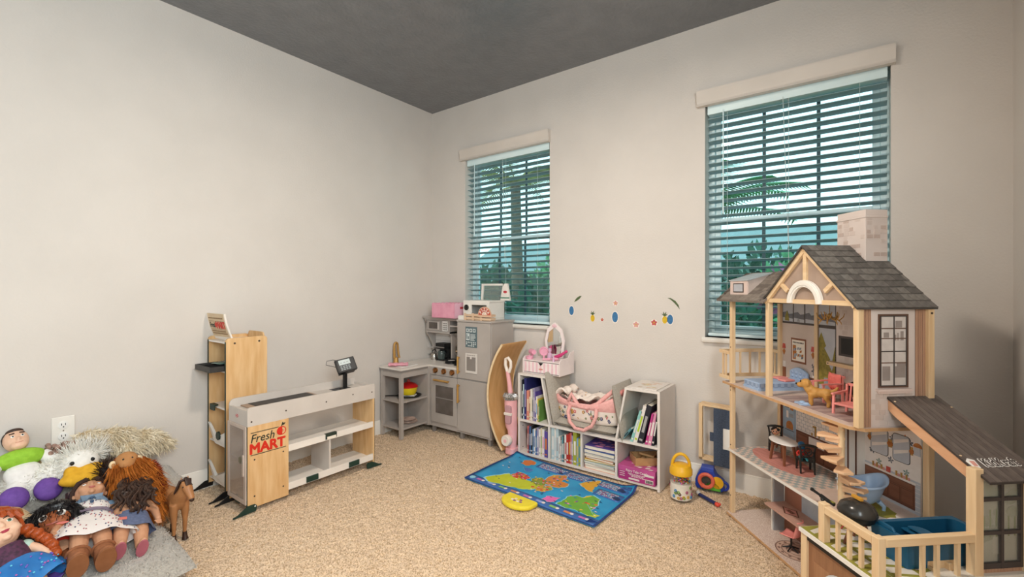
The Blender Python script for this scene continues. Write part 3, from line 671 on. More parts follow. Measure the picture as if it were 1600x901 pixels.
# ---- lower wing: deck, garage door, sloped roof
U0, U1, V0, VA = .757, 1.058, -.2, .10
b = MB(); b.box(U0 - .004, V0 - .004, Z1 - .014, U1 + .004, D, Z1 - .001); b.m = 1; b.box(U0 - .002, V0 - .002, Z1 - .001, U1 + .002, D, Z1)
hpart('deck_floor', b, ['white_trim', 'deck_white'])
b = MB()
for k in range(7):
    b.pxy([(U0 + .005 + k * .045, V0 + .002), (U0 + .03 + k * .045, V0 + .002), (U0 + .01 + k * .045, V0 + .06), (U0 - .01 + k * .045 if k else U0, V0 + .06)], Z1, Z1 + .0006)
    b.pxy([(U0 + k * .044, V0 + .075), (U0 + .012 + k * .044, V0 + .075), (U0 + .03 + k * .044, V0 + .15), (U0 + .018 + k * .044, V0 + .15)], Z1, Z1 + .0006)
    b.pxy([(U0 + .02 + k * .04, V0 + .16), (U0 + .036 + k * .04, V0 + .16), (U0 + .012 + k * .04, V0 + .26), (U0 + .002 + k * .04, V0 + .26)], Z1, Z1 + .0006)
b.pxy([(U0 + .005, V0), (U1 - .005, V0), (U1 - .005, V0 + .012), (U0 + .005, V0 + .012)], Z1, Z1 + .0007); b.pxy([(U0, V0 + .062), (U1, V0 + .062), (U1, V0 + .074), (U0, V0 + .074)], Z1, Z1 + .0007); b.pxy([(U0, V0 + .15), (U1, V0 + .15), (U1, V0 + .16), (U0, V0 + .16)], Z1, Z1 + .0007); b.pxy([(U0, V0), (U0 + .012, V0), (U0 + .012, V0 + .2), (U0, V0 + .2)], Z1, Z1 + .0008)
hpart('deck_print', b, 'deck_green')
post(U0, V0, .0, Z1 - .014, .026); post(U1 - .024, V0, .0, Z1 - .014, .024)
hpart('base_floor', MB().box(U0, V0 - .004, 0, U1 + .004, D, .01), 'slab_edge')
gd = hpart('garage_panel', MB().box(U0 + .026, V0 + .010, .01, U1 - .024, V0 + .016, Z1 - .03), mat('garage', '9c7050', '8d6346', 6, .5, stretch=(12, 12, 1.5)))
b = MB(); b.box(U0 + .026, V0 + .004, Z1 - .032, U1 - .024, V0 + .0165, Z1 - .016); hpart('garage_track', b, 'black', gd)
b = MB()
for k in range(3): b.pxz([(U0 + .05 + k * .075, .02), (U0 + .115 + k * .075, .02), (U0 + .115 + k * .075, .25), (U0 + .05 + k * .075, .25)], V0 + .0085, V0 + .0105)
hpart('garage_inlay', b, mat('garage_lite', 'ad7f5c', 'a07352', 6, .5, stretch=(12, 12, 1.5)), gd)
hpart('garage_window', MB().pxz(arc(U0 + .16, .19, .07, 0, 180, 14), V0 + .006, V0 + .01), mat('garage_pane', 'cfd3d6', 'c2c7cb', 10, .3), gd)
# deck rails
def dpost(u, v, z1): return hpart('rail_post', MB().box(u, v, Z1, u + .024, v + .024, z1), 'pine', bevel=.0015, seg=1)
dpost(.836, V0, .465); dpost(U1 - .024, V0, .462)
hpart('top_rail', MB().bar((.86, V0 + .011, .447), (U1 - .024, V0 + .011, .447), .02, .024), 'pine_x', bevel=.0015, seg=1)
hpart('top_rail', MB().bar((U1 - .01, V0 + .024, .447), (U1 - .01, VA + .01, .447), .02, .024), 'pine_y', bevel=.0015, seg=1)
for u in (.905, .948, .99): hpart('baluster', MB().box(u - .005, V0 + .006, Z1, u + .005, V0 + .016, .436), 'pine')
for v in (-.13, -.055, -.01, .055): hpart('baluster', MB().box(U1 - .015, v - .005, Z1, U1 - .005, v + .005, .436), 'pine')
hpart('bottom_rail', MB().bar((.86, V0 + .26, Z1 + .01), (U1 - .03, V0 + .26, Z1 + .01), .012, .02), 'pine_x')
hpart('deck_beam', MB().box(U1 - .05, VA - .1, Z1, U1 - .044, VA, Z1 + .022).box(U1 - .05, VA - .1, Z1, U1 - .015, VA - .094, Z1 + .01), 'pine_y')
# wing posts, window wall, roof
post(U1 - .026, VA, .0, .645, .027); post(U1 - .026, D - .02, .0, .628, .027)
ww = hpart('wing_wall', MB().box(U1 - .02, VA + .027, 0, U1 - .012, D - .02, .352), 'siding_pink')
for k in range(14): hpart('siding_board', MB().box(U1 - .012, VA + .0275 + k * .0098, .012, U1 - .0105, VA + .0362 + k * .0098, .351), 'siding_pink', ww)
hpart('wing_wall_gap', MB().box(U1 - .0125, VA + .027, .01, U1 - .0115, D - .02, .352), 'siding_dark', ww)
wf = MB(); v0, v1 = VA + .027, D - .02
for v in (v0, v0 + (v1 - v0) * .485, v1 - .008): wf.box(U1 - .02, v, .352, U1 - .008, v + .009, .628)
for z in (.352, .45, .547, .618): wf.box(U1 - .0195, v0, z, U1 - .0085, v1, z + (.016 if z < .36 else .01))
wf = hpart('wing_window', wf, 'dark_frame')
for i in range(3):
    for j in range(2):
        hpart('pane', MB().box(U1 - .0155, v0 + .009 + j * (v1 - v0) * .485, (.368, .46, .557)[i], U1 - .0135, v0 + (v1 - v0) * (.485, .95)[j], (.45, .547, .618)[i]), 'acrylic', wf)
b = MB()      # view printed behind the panes
b.box(U1 - .019, v0, .36, U1 - .0175, v1, .62); b.m = 1
for k in range(16):
    v = v0 + .01 + random.random() * .11; z = .42 + random.random() * .17; r = .012 + .014 * random.random()
    b.pyz([(v + r * cos(q * PI / 4), z + r * .8 * sin(q * PI / 4)) for q in range(8)], U1 - .018, U1 - .0168 + k * .00004)
b.m = 2
for k in range(6): v = v0 + .02 + k * .02; b.box(U1 - .018, v, .44, U1 - .0163, v + .004, .5 + .02 * random.random())
b.m = 3; b.box(U1 - .018, v0 + .05, .39, U1 - .0162, v0 + .085, .44)
hpart('window_scene', b, [mat('scene_pale', 'd8d3cc', 'cbc5bd', 14, .5), mat('scene_leaf', 'bdbfae', 'aeb19f', 40, .5), mat('scene_green', '9aa86a', '8f9d60', 30, .5), 'print_white'], wf)
zr = lambda u: .782 - (u - .765) * .52
rv0, rv1 = .116, .308
wr = hpart('wing_roof', MB()._pr([(.765, .782), (1.083, zr(1.083)), (1.083, zr(1.083) - .006), (.765, .776)], rv0, rv1, lambda p, c: (p[0], c, p[1])), 'plank_gap')
for k in range(10):
    a = rv0 + (rv1 - rv0) * k / 10; c = rv0 + (rv1 - rv0) * (k + 1) / 10
    hpart('roof_plank', MB()._pr([(.765, .7845), (1.083, zr(1.083) + .0025), (1.083, zr(1.083)), (.765, .782)], a + .0007, c - .0007, lambda p, c_: (p[0], c_, p[1])), ['plank_a', 'plank_b'][k % 2], wr)
hpart('roof_fascia', MB().add([(.766, rv0 + .004, .776), (1.045, rv0 + .004, zr(1.045) - .006), (1.045, rv0 + .004, zr(1.045) - .045), (.79, rv0 + .004, zr(.79) - .048), (.766, rv0 + .004, .738),
     (.766, rv0 + .014, .776), (1.045, rv0 + .014, zr(1.045) - .006), (1.045, rv0 + .014, zr(1.045) - .045), (.79, rv0 + .014, zr(.79) - .048), (.766, rv0 + .014, .738)],
     [(4, 3, 2, 1, 0), (5, 6, 7, 8, 9)] + [(i, (i + 1) % 5, (i + 1) % 5 + 5, i + 5) for i in range(5)]), mat('fascia', 'd9a883', 'cf9c76', 6, .5, stretch=(1.5, 9, 9)), wr)
hpart('roof_fascia', MB()._pr([(.766, .776), (1.045, zr(1.045) - .006), (1.045, zr(1.045) - .03), (.766, .75)], rv1 - .02, rv1 - .01, lambda p, c: (p[0], c, p[1])), 'fascia', wr)
for u, v in ((.79, rv0 + .006), (1.0, rv0 + .006), (.82, rv1 - .006), (1.03, rv1 - .008)): hpart('roof_clip', MB().ell((u, v, zr(u) + .003), (.004, .003, .002), 8), 'pine', wr)
# maker's lettering on the wing roof
sl_ = math.atan(.52); uu = 1.055
tm = Mx.Translation((1.034, .214, zr(1.034) + .0028)) @ Mx(((0, -cos(sl_), 0, 0), (1, 0, 0, 0), (0, sin(sl_), 1, 0), (0, 0, 0, 1)))
xx = V((0, 1, 0)); yy = V((-cos(sl_), 0, sin(sl_))); zz = xx.cross(yy)
tm = Mx((xx, yy, zz)).transposed().to_4x4(); tm.translation = V((1.028, .216, zr(1.028) + .0035))
lettering('logo_outline', 'KidKraft', 'white', tm, H, .04, .0012, .0028, .82)
tm2 = tm.copy(); tm2.translation = tm.translation + zz * .0008
lettering('logo_lettering', 'KidKraft', 'dark_frame', tm2, H, .04, .0012, .0008, .82)
b = MB(); b.T = tm; b.pxy([(-.098, -.014), (-.078, -.016), (-.07, .012), (-.086, .02), (-.1, .01)], 0, .001); b.m = 1; b.pxy([(-.092, -.008), (-.08, -.01), (-.076, .008), (-.09, .01)], .001, .0016)
hpart('logo_emblem', b, ['white', 'print_pink'])
# ---------------------------------------------------------------- furniture and toys in the dollhouse
def hthing(name, label, cat, u, v, z, rot=0, group=None): return thing(name, label, cat, hw(u, v, z), HR + R(rot), group)
# bed
t = hthing('toy_bed', 'light blue dollhouse bed with curved headboard and plaid mattress', 'bed', .14, .15, Z2)
MB().box(-.06, -.13, .0, .06, .115, .012).build('bed_frame', 'baby_blue', t)
MB().box(-.058, -.128, .008, .058, .112, .036).build('mattress', 'plaid', t, bevel=.004)
MB().box(-.058, -.128, .03, .058, .112, .038).build('top_sheet', mat('sheet_blue', 'a8bcd8', '9fb3d0', 20, .6), t, bevel=.003)
hb = [(-.06, 0), (.06, 0), (.06, .075)] + [(.06 - .12 * k / 10, .075 + .022 * sin(PI * k / 10)) for k in range(1, 10)] + [(-.06, .075)]
o = MB().pxz(hb, .115, .125).build('headboard', 'baby_blue', t, bevel=.002)
for i in range(4):
    for k in range(3): MB().ell((-.04 + i * .027, .114, .035 + k * .018), (.0115, .003, .008), 8).build('tuft', 'sheet_blue', o, smooth=True)
for i, (u, v) in enumerate(((.105, .215), (.165, .205))):
    q = tag(MB().box(-.022, -.03, 0, .022, .03, .009).build('pillow', 'coral', bevel=.003), 'flat coral pillow on the dollhouse bed, ' + ('nearer the balcony rail' if i == 0 else 'nearer the open front'), 'pillow', 'pillows on the dollhouse bed')
    place(q, hw(u, v - .02, Z2 + .0385), (0, 0, HR + R(12)))
# armchairs
def armchair(label, u, v, rot, cushion):
    t = hthing('toy_armchair', label, 'chair', u, v, Z2, rot, 'armchairs in the dollhouse living room')
    for x in (-.04, .04):
        for y in (-.038, .038): MB().bar((x, y, 0), (x * .95, y, .075 if y < 0 else .11), .007).build('leg', 'coral', t)
        MB().bar((x, -.045, .077), (x, .04, .083), .009, .006).build('armrest', 'coral', t)
    MB().box(-.038, -.04, .036, .038, .038, .044).build('seat', 'coral', t, bevel=.002)
    for k in range(4): MB().bar((-.027 + k * .018, .038, .044), (-.027 + k * .018, .046, .105), .005).build('back_slat', 'coral', t)
    MB().bar((-.04, .046, .108), (.04, .046, .108), .007, .01).build('back_rail', 'coral', t)
    if cushion:
        g = [[((-.04 + .08 * i / 8), 0, 0) for j in range(9)] for i in range(9)]
        c = MB()
        for s_ in (-1, 1):
            gg = [[(-.042 + .084 * i / 8, .03 + s_ * .011 * math.sqrt(max(0, (1 - abs(i / 4 - 1) ** 4) * (1 - abs(j / 4 - 1) ** 4))), .05 + .07 * j / 8 - .006 * sin(PI * i / 8) * (j == 8)) for j in range(9)] for i in range(9)]
            c.sheet(gg if s_ < 0 else [r[::-1] for r in gg])
        c.build('cushion', 'coral_fab', t, smooth='all')
    return t
armchair('coral toy armchair with a square cushion, next to the bed', .40, .20, -10, True)
armchair('coral toy armchair without a cushion, beside the corner post', .615, .115, 15, False)
# dog
def quadruped(mb, L, hgt, br):
    pass
t = hthing('toy_dog', 'small golden toy dog standing in front of the coral armchair', 'toy dog', .478, .10, Z2, 50); t.scale = (1.6, 1.6, 1.6)
b = MB(); lean = lambda p, q, r0, r1: b.tube([p, ((p[0] + q[0]) / 2, (p[1] + q[1]) / 2, (p[2] + q[2]) / 2), q], [r0, (r0 + r1) / 2, r1], 10)
b.ell((-.012, 0, .034), (.017, .0135, .0145), 14); b.ell((.012, 0, .034), (.016, .0125, .013), 14); b.ell((-.0, 0, .034), (.024, .0115, .012), 14)
b.tube([(-.02, 0, .04), (-.027, 0, .049)], [.0125, .0115], 10)
b.ell((-.03, 0, .055), (.0135, .0135, .0125), 14); b.ell((-.0425, 0, .0505), (.0085, .0085, .007), 12)
for y in (-.0075, .0075):
    b.tube([(-.018, y, .032), (-.019, y, .016), (-.018, y, .003), (-.021, y, .0015)], [.0075, .0058, .005, .0045], 8)
    b.tube([(.016, y, .033), (.014, y, .022), (.02, y, .012), (.018, y, .002), (.015, y, .0015)], [.009, .0072, .005, .0046, .0042], 8)
    b.ell((-.0265, y * 1.6, .0575), (.005, .003, .0095), 8)
b.tube([(.026, 0, .04), (.034, 0, .045), (.039, 0, .053)], [.005, .0042, .0025], 8)
skin('body', b, mat('dog_gold', 'c9964f', 'b9823d', 60, .55), t, .0014, 4)
MB().ell((-.051, 0, .0525), (.0025, .0035, .0026), 8).build('nose', 'black', t, smooth=True)
for y in (-.006, .006): MB().ell((-.0415, y, .0605), .0018, 8).build('eye', 'black', t, smooth=True)
# slippers / papers on the rug
for i, (u, v) in enumerate(((.425, .055), (.455, .05))):
    q = tag(MB().pxy([(-.012, -.02), (.012, -.02), (.016, .0), (.01, .02), (-.01, .02), (-.014, 0)], 0, .004).ell((0, .008, .005), (.013, .012, .006), 12).build('toy_slipper', 'baby_blue', smooth=True), ['pale blue toy slipper on the dollhouse living room floor, nearer the bed', 'pale blue toy slipper on the dollhouse living room floor, nearer the toy dog'][i], 'slipper', 'slippers on the dollhouse floor')
    place(q, hw(u, v, Z2 + .001), (0, 0, HR + R(-40 + 15 * i)))
# chandelier
t = hthing('toy_chandelier', 'gold antler-style chandelier hanging under the dollhouse gable', 'chandelier', .483, .14, 1.0)
MB().cyl((0, 0, .05), (0, 0, .115), .0015, n=6).build('chain', 'gold_paint', t)
b = MB().ell((0, 0, .05), (.008, .008, .01), 10)
for k in range(7):
    a = k * 2 * PI / 7; c, s = cos(a), sin(a)
    b.tube([(0, 0, .05), (.015 * c, .015 * s, .035), (.034 * c, .034 * s, .032), (.046 * c, .046 * s, .046), (.05 * c, .05 * s, .06)], [.003, .0028, .0026, .002, .001], 6)
    b.tube([(.03 * c, .03 * s, .032), (.038 * c, .038 * s, .022), (.04 * c, .04 * s, .014)], [.0022, .002, .001], 6)
    b.tube([(.02 * c, .02 * s, .034), (.024 * c - .01 * s, .024 * s + .01 * c, .05), (.026 * c - .014 * s, .026 * s + .014 * c, .066)], [.0022, .0018, .001], 6)
b.build('arms', 'gold_paint', t, smooth=True)
# dining set
t = hthing('toy_table', 'small dollhouse dining table with white oval top and brown legs', 'table', .205, .14, Z1)
MB().pxy([(.075 * cos(a * PI / 16), .05 * sin(a * PI / 16)) for a in range(32)], .098, .104).build('tabletop', 'white', t, bevel=.0015, smooth=True)
for x, y in ((-.045, -.028), (.045, -.028), (-.045, .028), (.045, .028)): MB().tube([(x * 1.08, y * 1.08, 0), (x * .8, y * .8, .098)], [.0055, .0085], 4).build('leg', 'walnut', t)
def dchair(label, u, v, rot):
    t = hthing('toy_dining_chair', label, 'chair', u, v, Z1, rot, 'black dining chairs in the dollhouse')
    for x in (-.027, .027):
        MB().tube([(x, -.027, 0), (x, -.026, .052)], [.0042, .0058], 6).build('leg', 'chair_black', t)
        MB().tube([(x, .034, 0), (x, .027, .05), (x * .95, .028, .09), (x * 1.1, .036, .124)], [.0042, .0052, .0045, .0042], 6).build('leg', 'chair_black', t)
    MB().box(-.031, -.031, .05, .031, .03, .057).build('seat', 'chair_black', t, bevel=.003)
    MB().tube([(-.036, .036, .124), (-.02, .037, .127), (0, .037, .129), (.02, .037, .127), (.036, .036, .124)], [.004, .0055, .006, .0055, .004], 8).build('top_rail', 'chair_black', t, smooth=True)
    b = MB().torus((0, .033, .1), .015, .0028, 16, 6, 'y'); b.torus((-.012, .031, .088), .012, .0024, 14, 6, 'y'); b.torus((.012, .031, .088), .012, .0024, 14, 6, 'y'); b.bar((-.027, .0285, .072), (.027, .0285, .072), .004, .005)
    b.build('back_splat', 'chair_black', t, smooth=True); return t
dchair('black toy dining chair holding the little boy doll', .095, .185, 65)
dchair('black toy dining chair seen from behind, holding the red and blue figure', .315, .165, -112)
mat('skin_small', 'e2a988', 'd99f7e', 30, .45); mat('hair_dark', '2b201c', '221916', 60, .5, stretch=(30, 30, 4))
# boy doll
t = hthing('toy_boy_doll', 'little boy doll with big dark hair and cream top sitting in a toy chair', 'doll', .105, .172, Z1 + .057, 45)
b = MB().ell((0, 0, .018), (.012, .009, .02), 12); b.tube([(0, 0, .034), (0, 0, .044)], .005, 8)
for x in (-1, 1): b.tube([(x * .01, 0, .03), (x * .018, -.003, .016), (x * .013, -.014, .008)], [.0045, .004, .003], 8)
skin('shirt', b, mat('cream_shirt', 'dcc27f', 'd1b571', 40, .7), t, .0016, 3)
b = MB()
for x in (-1, 1): b.tube([(x * .007, 0, .006), (x * .008, -.02, .005), (x * .008, -.026, -.016)], [.0065, .006, .0045], 8)
skin('trousers', b, 'walnut', t, .0016, 3)
b = MB().ell((0, -.001, .058), (.0155, .0145, .017), 14); b.ell((0, -.015, .055), (.0025, .003, .0025), 8); b.ell((-.0155, 0, .056), (.003, .004, .0045), 8); b.ell((.0155, 0, .056), (.003, .004, .0045), 8)
hd = skin('head', b, 'skin_small', t, .0016, 2)
for x in (-.0055, .0055): MB().ell((x, -.0142, .0595), (.0028, .0012, .0034), 8).build('eye', 'black', hd, smooth=True)
MB().ell((0, -.0142, .0485), (.0035, .001, .001), 8).build('mouth', 'print_red', hd, smooth=True)
b = MB()
for k in range(26):
    a = random.random() * 2 * PI; e = random.random() ** .6 * 1.35; x, y, z = .0155 * sin(e) * cos(a), .0145 * sin(e) * sin(a), .017 * cos(e)
    if y < -.009 and z < .011: continue
    b.ell((x, y, .0605 + z), .0058, 8)
skin('hair', b, 'hair_dark', t, .0018, 1)
# red and blue figure
t = hthing('toy_figure', 'small red and blue figure slumped in the toy chair seen from behind', 'figure', .302, .158, Z1 + .057, 68)
b = MB().ell((0, 0, .02), (.013, .011, .02), 12)
for x in (-1, 1): b.tube([(x * .011, 0, .032), (x * .021, -.006, .022), (x * .02, -.018, .014)], [.005, .0045, .004], 8)
skin('torso', b, mat('fig_red', 'd0342a', 'c02d24', 40, .5), t, .0016, 3)
b = MB()
for x in (-1, 1): b.tube([(x * .007, -.004, .006), (x * .011, -.028, .008), (x * .012, -.036, -.004)], [.0075, .0065, .005], 8)
skin('legs', b, mat('fig_teal', '3f9aa6', '378c98', 40, .5), t, .0016, 3)
skin('head', MB().ell((0, 0, .053), (.014, .014, .0155), 14).ell((0, .006, .06), (.0145, .012, .012), 12), mat('fig_blue', '2f6f9c', '28648f', 40, .5), t, .0016, 3)
# bath tub
t = hthing('toy_bathtub', 'pale blue claw-foot toy bathtub behind the spiral stair', 'bathtub', .655, .125, Z1, 8)
prof = [(.0, .022), (.045, .024), (.07, .04), (.085, .07), (.095, .088), (.104, .094), (.104, .098), (.094, .099), (.086, .092), (.076, .07), (.06, .046), (.035, .034), (.0, .033)]
b = MB(); n = 36; vs = []
for r, h in prof:
    for j in range(n):
        a = 2 * PI * j / n; lift = .018 * (abs(cos(a)) ** 3) * max(0, (h - .03) / .07); vs.append((r * .62 * cos(a) * .92, r * sin(a), h + lift * 0 + .022 * (abs(sin(a)) ** 3) * max(0, (h - .03) / .07)))
k = len(prof); b.add(vs, [(i * n + j, i * n + (j + 1) % n, (i + 1) * n + (j + 1) % n, (i + 1) * n + j) for i in range(k - 1) for j in range(n)])
b.build('basin', 'baby_blue', t, smooth='all')
for x in (-1, 1):
    for y in (-1, 1): MB().tube([(x * .026, y * .045, .032), (x * .036, y * .058, .016), (x * .034, y * .058, 0)], [.009, .007, .006], 8).build('foot', 'baby_blue', t, smooth=True)
# swivel chair at the desk
t = hthing('toy_swivel_chair', 'coral toy swivel chair on the round rug at ground level', 'chair', .352, .07, .0142, -60)
b = MB(); g = []
for i in range(9):
    s = i / 8; row = []
    for j in range(7):
        q = j / 6 * 2 - 1
        if s < .45: y = -.034 + .068 * s / .45; z = .062 + .006 * q * q
        else: w = (s - .45) / .55; y = .034 + .014 * w; z = .064 + .075 * w
        row.append((q * (.034 - .01 * max(0, s - .6) * 2), y - .012 * q * q * (s > .45), z))
    g.append(row)
b.sheet(g, .004).build('seat_shell', 'coral', t, smooth='all')
MB().cyl((0, 0, .012), (0, 0, .06), .004, n=10).build('pole', 'black', t, smooth=True)
for k in range(5): a = k * 2 * PI / 5; MB().tube([(0, 0, .016), (.034 * cos(a), .034 * sin(a), .004)], [.0035, .0025], 6).build('leg', 'black', t)
# grill on the deck
t = hthing('toy_grill', 'round black toy kettle grill on three legs on the dollhouse deck', 'grill', .868, -.09, Z1)
MB().lathe([(.0, .062), (.026, .066), (.046, .08), (.053, .096), (.054, .1)], n=28).build('bowl', 'black', t, smooth=True)
MB().lathe([(.055, .1), (.054, .106), (.047, .122), (.03, .134), (.01, .139), (.0, .1395)], n=28).build('lid', mat('gloss_black', '3a3733', '312e2b', 20, .22), t, smooth=True)
MB().bar((-.018, 0, .146), (.018, 0, .146), .011, .009).build('lid_handle', mat('mustard', 'd49a3c', 'c98e31', 20, .5), t, bevel=.001)
for k in range(3): a = k * 2 * PI / 3 + .5; MB().cyl((.02 * cos(a), .02 * sin(a), .07), (.045 * cos(a), .045 * sin(a), 0), .004, n=8).build('leg', 'walnut', t)
# pool tub
t = hthing('toy_hot_tub', 'dark blue rectangular toy pool tub on the dollhouse deck', 'tub', .95, .07, Z1)
b = MB(); x0, x1, y0, y1, hh = -.055, .062, -.135, .145, .085
def ring(x0, y0, x1, y1, r, z): return [(x, y, z) for x, y in rrect(x0, y0, x1, y1, r, 3)]
rs = [ring(x0, y0, x1, y1, .006, 0.001), ring(x0 - .004, y0 - .004, x1 + .004, y1 + .004, .006, hh), ring(x0 + .012, y0 + .012, x1 - .012, y1 - .012, .02, hh), ring(x0 + .016, y0 + .016, x1 - .016, y1 - .016, .02, .03)]
nn = len(rs[0]); vs = [p for r in rs for p in r]; fs = [(i * nn + j, i * nn + (j + 1) % nn, (i + 1) * nn + (j + 1) % nn, (i + 1) * nn + j) for i in range(3) for j in range(nn)] + [tuple(range(3 * nn, 4 * nn)), tuple(range(nn))[::-1]]
b.add(vs, fs).build('basin', 'pool_blue', t, smooth=True)
MB().pxy(arc(-.0, -.03, .05, -20, 200, 14), .06, .066).build('seat_ledge', 'pool_blue', t, bevel=.002); MB().pxy(arc(-.0, -.03, .03, -20, 200, 14), .072, .077).build('seat_ledge', 'pool_blue', t, bevel=.002)
MB().pxz([(-.045, hh), (.02, hh), (.01, hh + .012), (-.03, hh + .012)], y0 + .002, y0 + .01).build('backrest', 'pool_blue', t, bevel=.002)
# black scope lying on the floor edge
t = hthing('toy_telescope', 'small black toy telescope lying across the dollhouse floor edge', 'telescope', .63, -.02, .375, 2)
MB().cyl((-.04, 0, .012), (.0, 0, .007), .0055, .0045, 14).cyl((0, 0, .007), (.06, 0, 0), .0075, .006, 14).build('tube', 'black', t, smooth=True)
MB().lathe([(.0066, -.005), (.0066, .002), (.005, .002), (.005, -.004)], (-.04, 0, .012), 14, 'x').build('eyepiece', 'gloss_black', t, smooth=True)
MB().ell((.012, -.004, -.002), (.008, .006, .008), 10).ell((.035, -.003, -.003), (.006, .004, .006), 10).build('knob', 'gloss_black', t, smooth=True)
MB().box(.008, -.003, .002, .06, .006, .0075).build('strap', 'deck_green', t)
# little brown stool behind the rail
t = hthing('toy_stool', 'tiny red-brown folding stool behind the deck rail post', 'stool', .80, -.06, Z1)
MB().box(-.02, -.015, .05, .02, .015, .055).build('seat', 'walnut', t)
for s in (-1, 1):
    MB().bar((-.018 * s, -.012, 0), (.016 * s, -.012, .05), .004).build('leg', 'print_red', t); MB().bar((-.018 * s, .012, 0), (.016 * s, .012, .05), .004).build('leg', 'print_red', t)
# ---------------------------------------------------------------- toy shop counter and shelf tower
mat('market_grey', 'cfc6be', 'c8bfb7', 8, .45); mat('market_white', 'ece4db', 'e5ddd4', 8, .45); mat('edge_green', '2c3a30', '253229', 10, .5)
mat('belt', '4a4643', '403c3a', 60, .7); mat('sign_red', 'd8301f', 'cb2a1a', 20, .45); mat('sign_ink', '33382d', '2b3026', 20, .5); mat('belt_end', 'a98f7a', '9c836f', 20, .5)
mat('logo_red', 'c4343f', 'b52d38', 20, .4); glass('market_acrylic', 'e4d9d0', .30)
C = thing('checkout_counter', 'grey and maple toy shop checkout counter with conveyor belt', 'toy counter', (.322, -1.808, 0))
Wd, Ln, ZT = .222, .782, .54
def loz(name, par, m, ori, w, h): return None
b = MB().box(0, .004, .012, Wd, .214, .018); 
fp = MB().pyz([(.0, .022), (.214, .022), (.214, .446), (.0, .446)], Wd - .012, Wd).build('front_panel', 'maple', C)
MB().box(Wd - .0121, -.0025, .022, Wd + .0003, .0006, .446).build('panel_edge', 'edge_green', C)
MB().box(0, -.0, .022, .01, .214, .446).build('rear_panel', 'maple', C)
MB().box(0, Ln - .014, .022, Wd, Ln - .003, .446).build('end_panel', 'maple', C)
MB().box(-.0, Ln - .003, .022, Wd, Ln, .446).build('panel_edge', 'edge_green', C)
MB().pyz([(.0, .446), (Ln, .446), (Ln, .532)] + arc(Ln - .012, .53, .012, 0, 90, 4) + arc(.016, .528, .016, 90, 180, 5), Wd - .011, Wd).build('front_apron', 'market_grey', C)
MB().pyz([(.0, .446), (Ln, .446)] + arc(Ln - .012, .545, .012, 0, 90, 4) + arc(.03, .53, .03, 90, 180, 5), 0, .01).build('rear_apron', 'market_grey', C)
MB().box(.01, 0, .446, Wd - .011, .01, .528).build('end_apron', 'market_grey', C); MB().box(.01, Ln - .01, .446, Wd - .011, Ln, .528).build('end_apron', 'market_grey', C)
MB().box(.01, .01, .505, Wd - .011, Ln - .01, .515).build('tray', 'market_grey', C)
cv = MB().box(.022, .05, .515, .168, .44, .522).build('conveyor_frame', 'belt_end', C, bevel=.002)
MB().box(.03, .085, .518, .16, .42, .5245).build('conveyor_belt', 'belt', C, bevel=.002)
MB().box(.04, .57, .515, .14, .69, .5165).build('terminal_pad', 'black', C)
MB().box(.012, .214, .266, Wd + .001, Ln - .014, .280).build('middle_shelf', 'market_white', C); MB().box(Wd - .008, .214, .262, Wd + .002, Ln - .014, .298).build('shelf_lip', 'market_white', C)
MB().box(.012, .01, .052, Wd - .002, Ln - .014, .064).build('lower_shelf', 'market_white', C); MB().box(Wd - .008, .214, .05, Wd + .002, Ln - .014, .088).build('shelf_lip', 'market_white', C)
MB().box(.02, .46, .064, Wd - .004, .472, .266).build('divider', 'market_grey', C)
MB().box(.012, .008, .255, Wd - .014, .206, .265).build('cabinet_shelf', 'market_white', C)
for y, z in ((.468, .275), (.35, .06), (.625, .06)): MB().pxz([(Wd - .01, z + .026), (Wd + .01, z + .026), (Wd + .01, z - .004), (Wd + .003, z - .008), (Wd - .002, z + .016), (Wd - .01, z + .018)], y - .035, y + .035).build('shelf_clip', 'dark_green' if z < .1 else 'edge_green', C)
MB().box(Wd + .0102, .44, .268, Wd + .0108, .498, .284).build('price_label', 'print_cream', C)
dr = MB().box(.008, -.006, .05, Wd - .008, -.002, .444).build('door', 'market_acrylic', C)
b = MB()
for x0, z0, x1, z1 in ((.004, .045, .026, .446), (Wd - .026, .045, Wd - .004, .446), (.026, .045, Wd - .026, .066), (.026, .43, Wd - .026, .446)): b.box(x0, -.008, z0, x1, -.001, z1)
b.build('door_frame', mat('frosted', 'cdbcb0', 'c6b4a8', 10, .4), dr); MB().pxz(rrect(Wd - .034, .19, Wd - .018, .30, .006), -.013, -.007).build('door_handle', 'frosted', dr)
MB().lathe([(.018, -.012), (.018, -.002)], (Wd - .06, 0, .268), 6, 'y').build('door_clip', mat('olive', '7b7560', '706a56', 20, .5), dr)
MB().box(.08, -.004, .03, .13, .004, .06).build('shelf_clip', 'edge_green', C)
MB().lathe([(.016, -.0014), (.016, 0)], (.1, 0, .487), 20, 'y', sx=.55).build('maker_badge', 'logo_red', C); MB().lathe([(.0135, -.002), (.0135, 0)], (.1, 0, .487), 20, 'y', sx=.4).build('maker_badge_ring', 'print_white', C); MB().lathe([(.011, -.0024), (.011, 0)], (.1, 0, .487), 20, 'y', sx=.28).build('maker_badge_core', 'logo_red', C)
ft = [(0, 0), (.11, .004), (.115, .03), (.105, .04), (.07, .04), (.02, .01), (0, .006)]
for x in (Wd + .0005, .002):
    MB().pyz([(y - .07, z) for y, z in ft], x, x + .006).build('foot', 'dark_green' if x > .1 else 'black', C); MB().pyz([(Ln + .05 - y, z) for y, z in ft], x, x + .006).build('foot', 'dark_green', C)
    if x > .1: MB().lathe([(.004, 0), (.004, .001)], (x + .006, .035, .03), 8, 'x').build('screw', 'white', C)
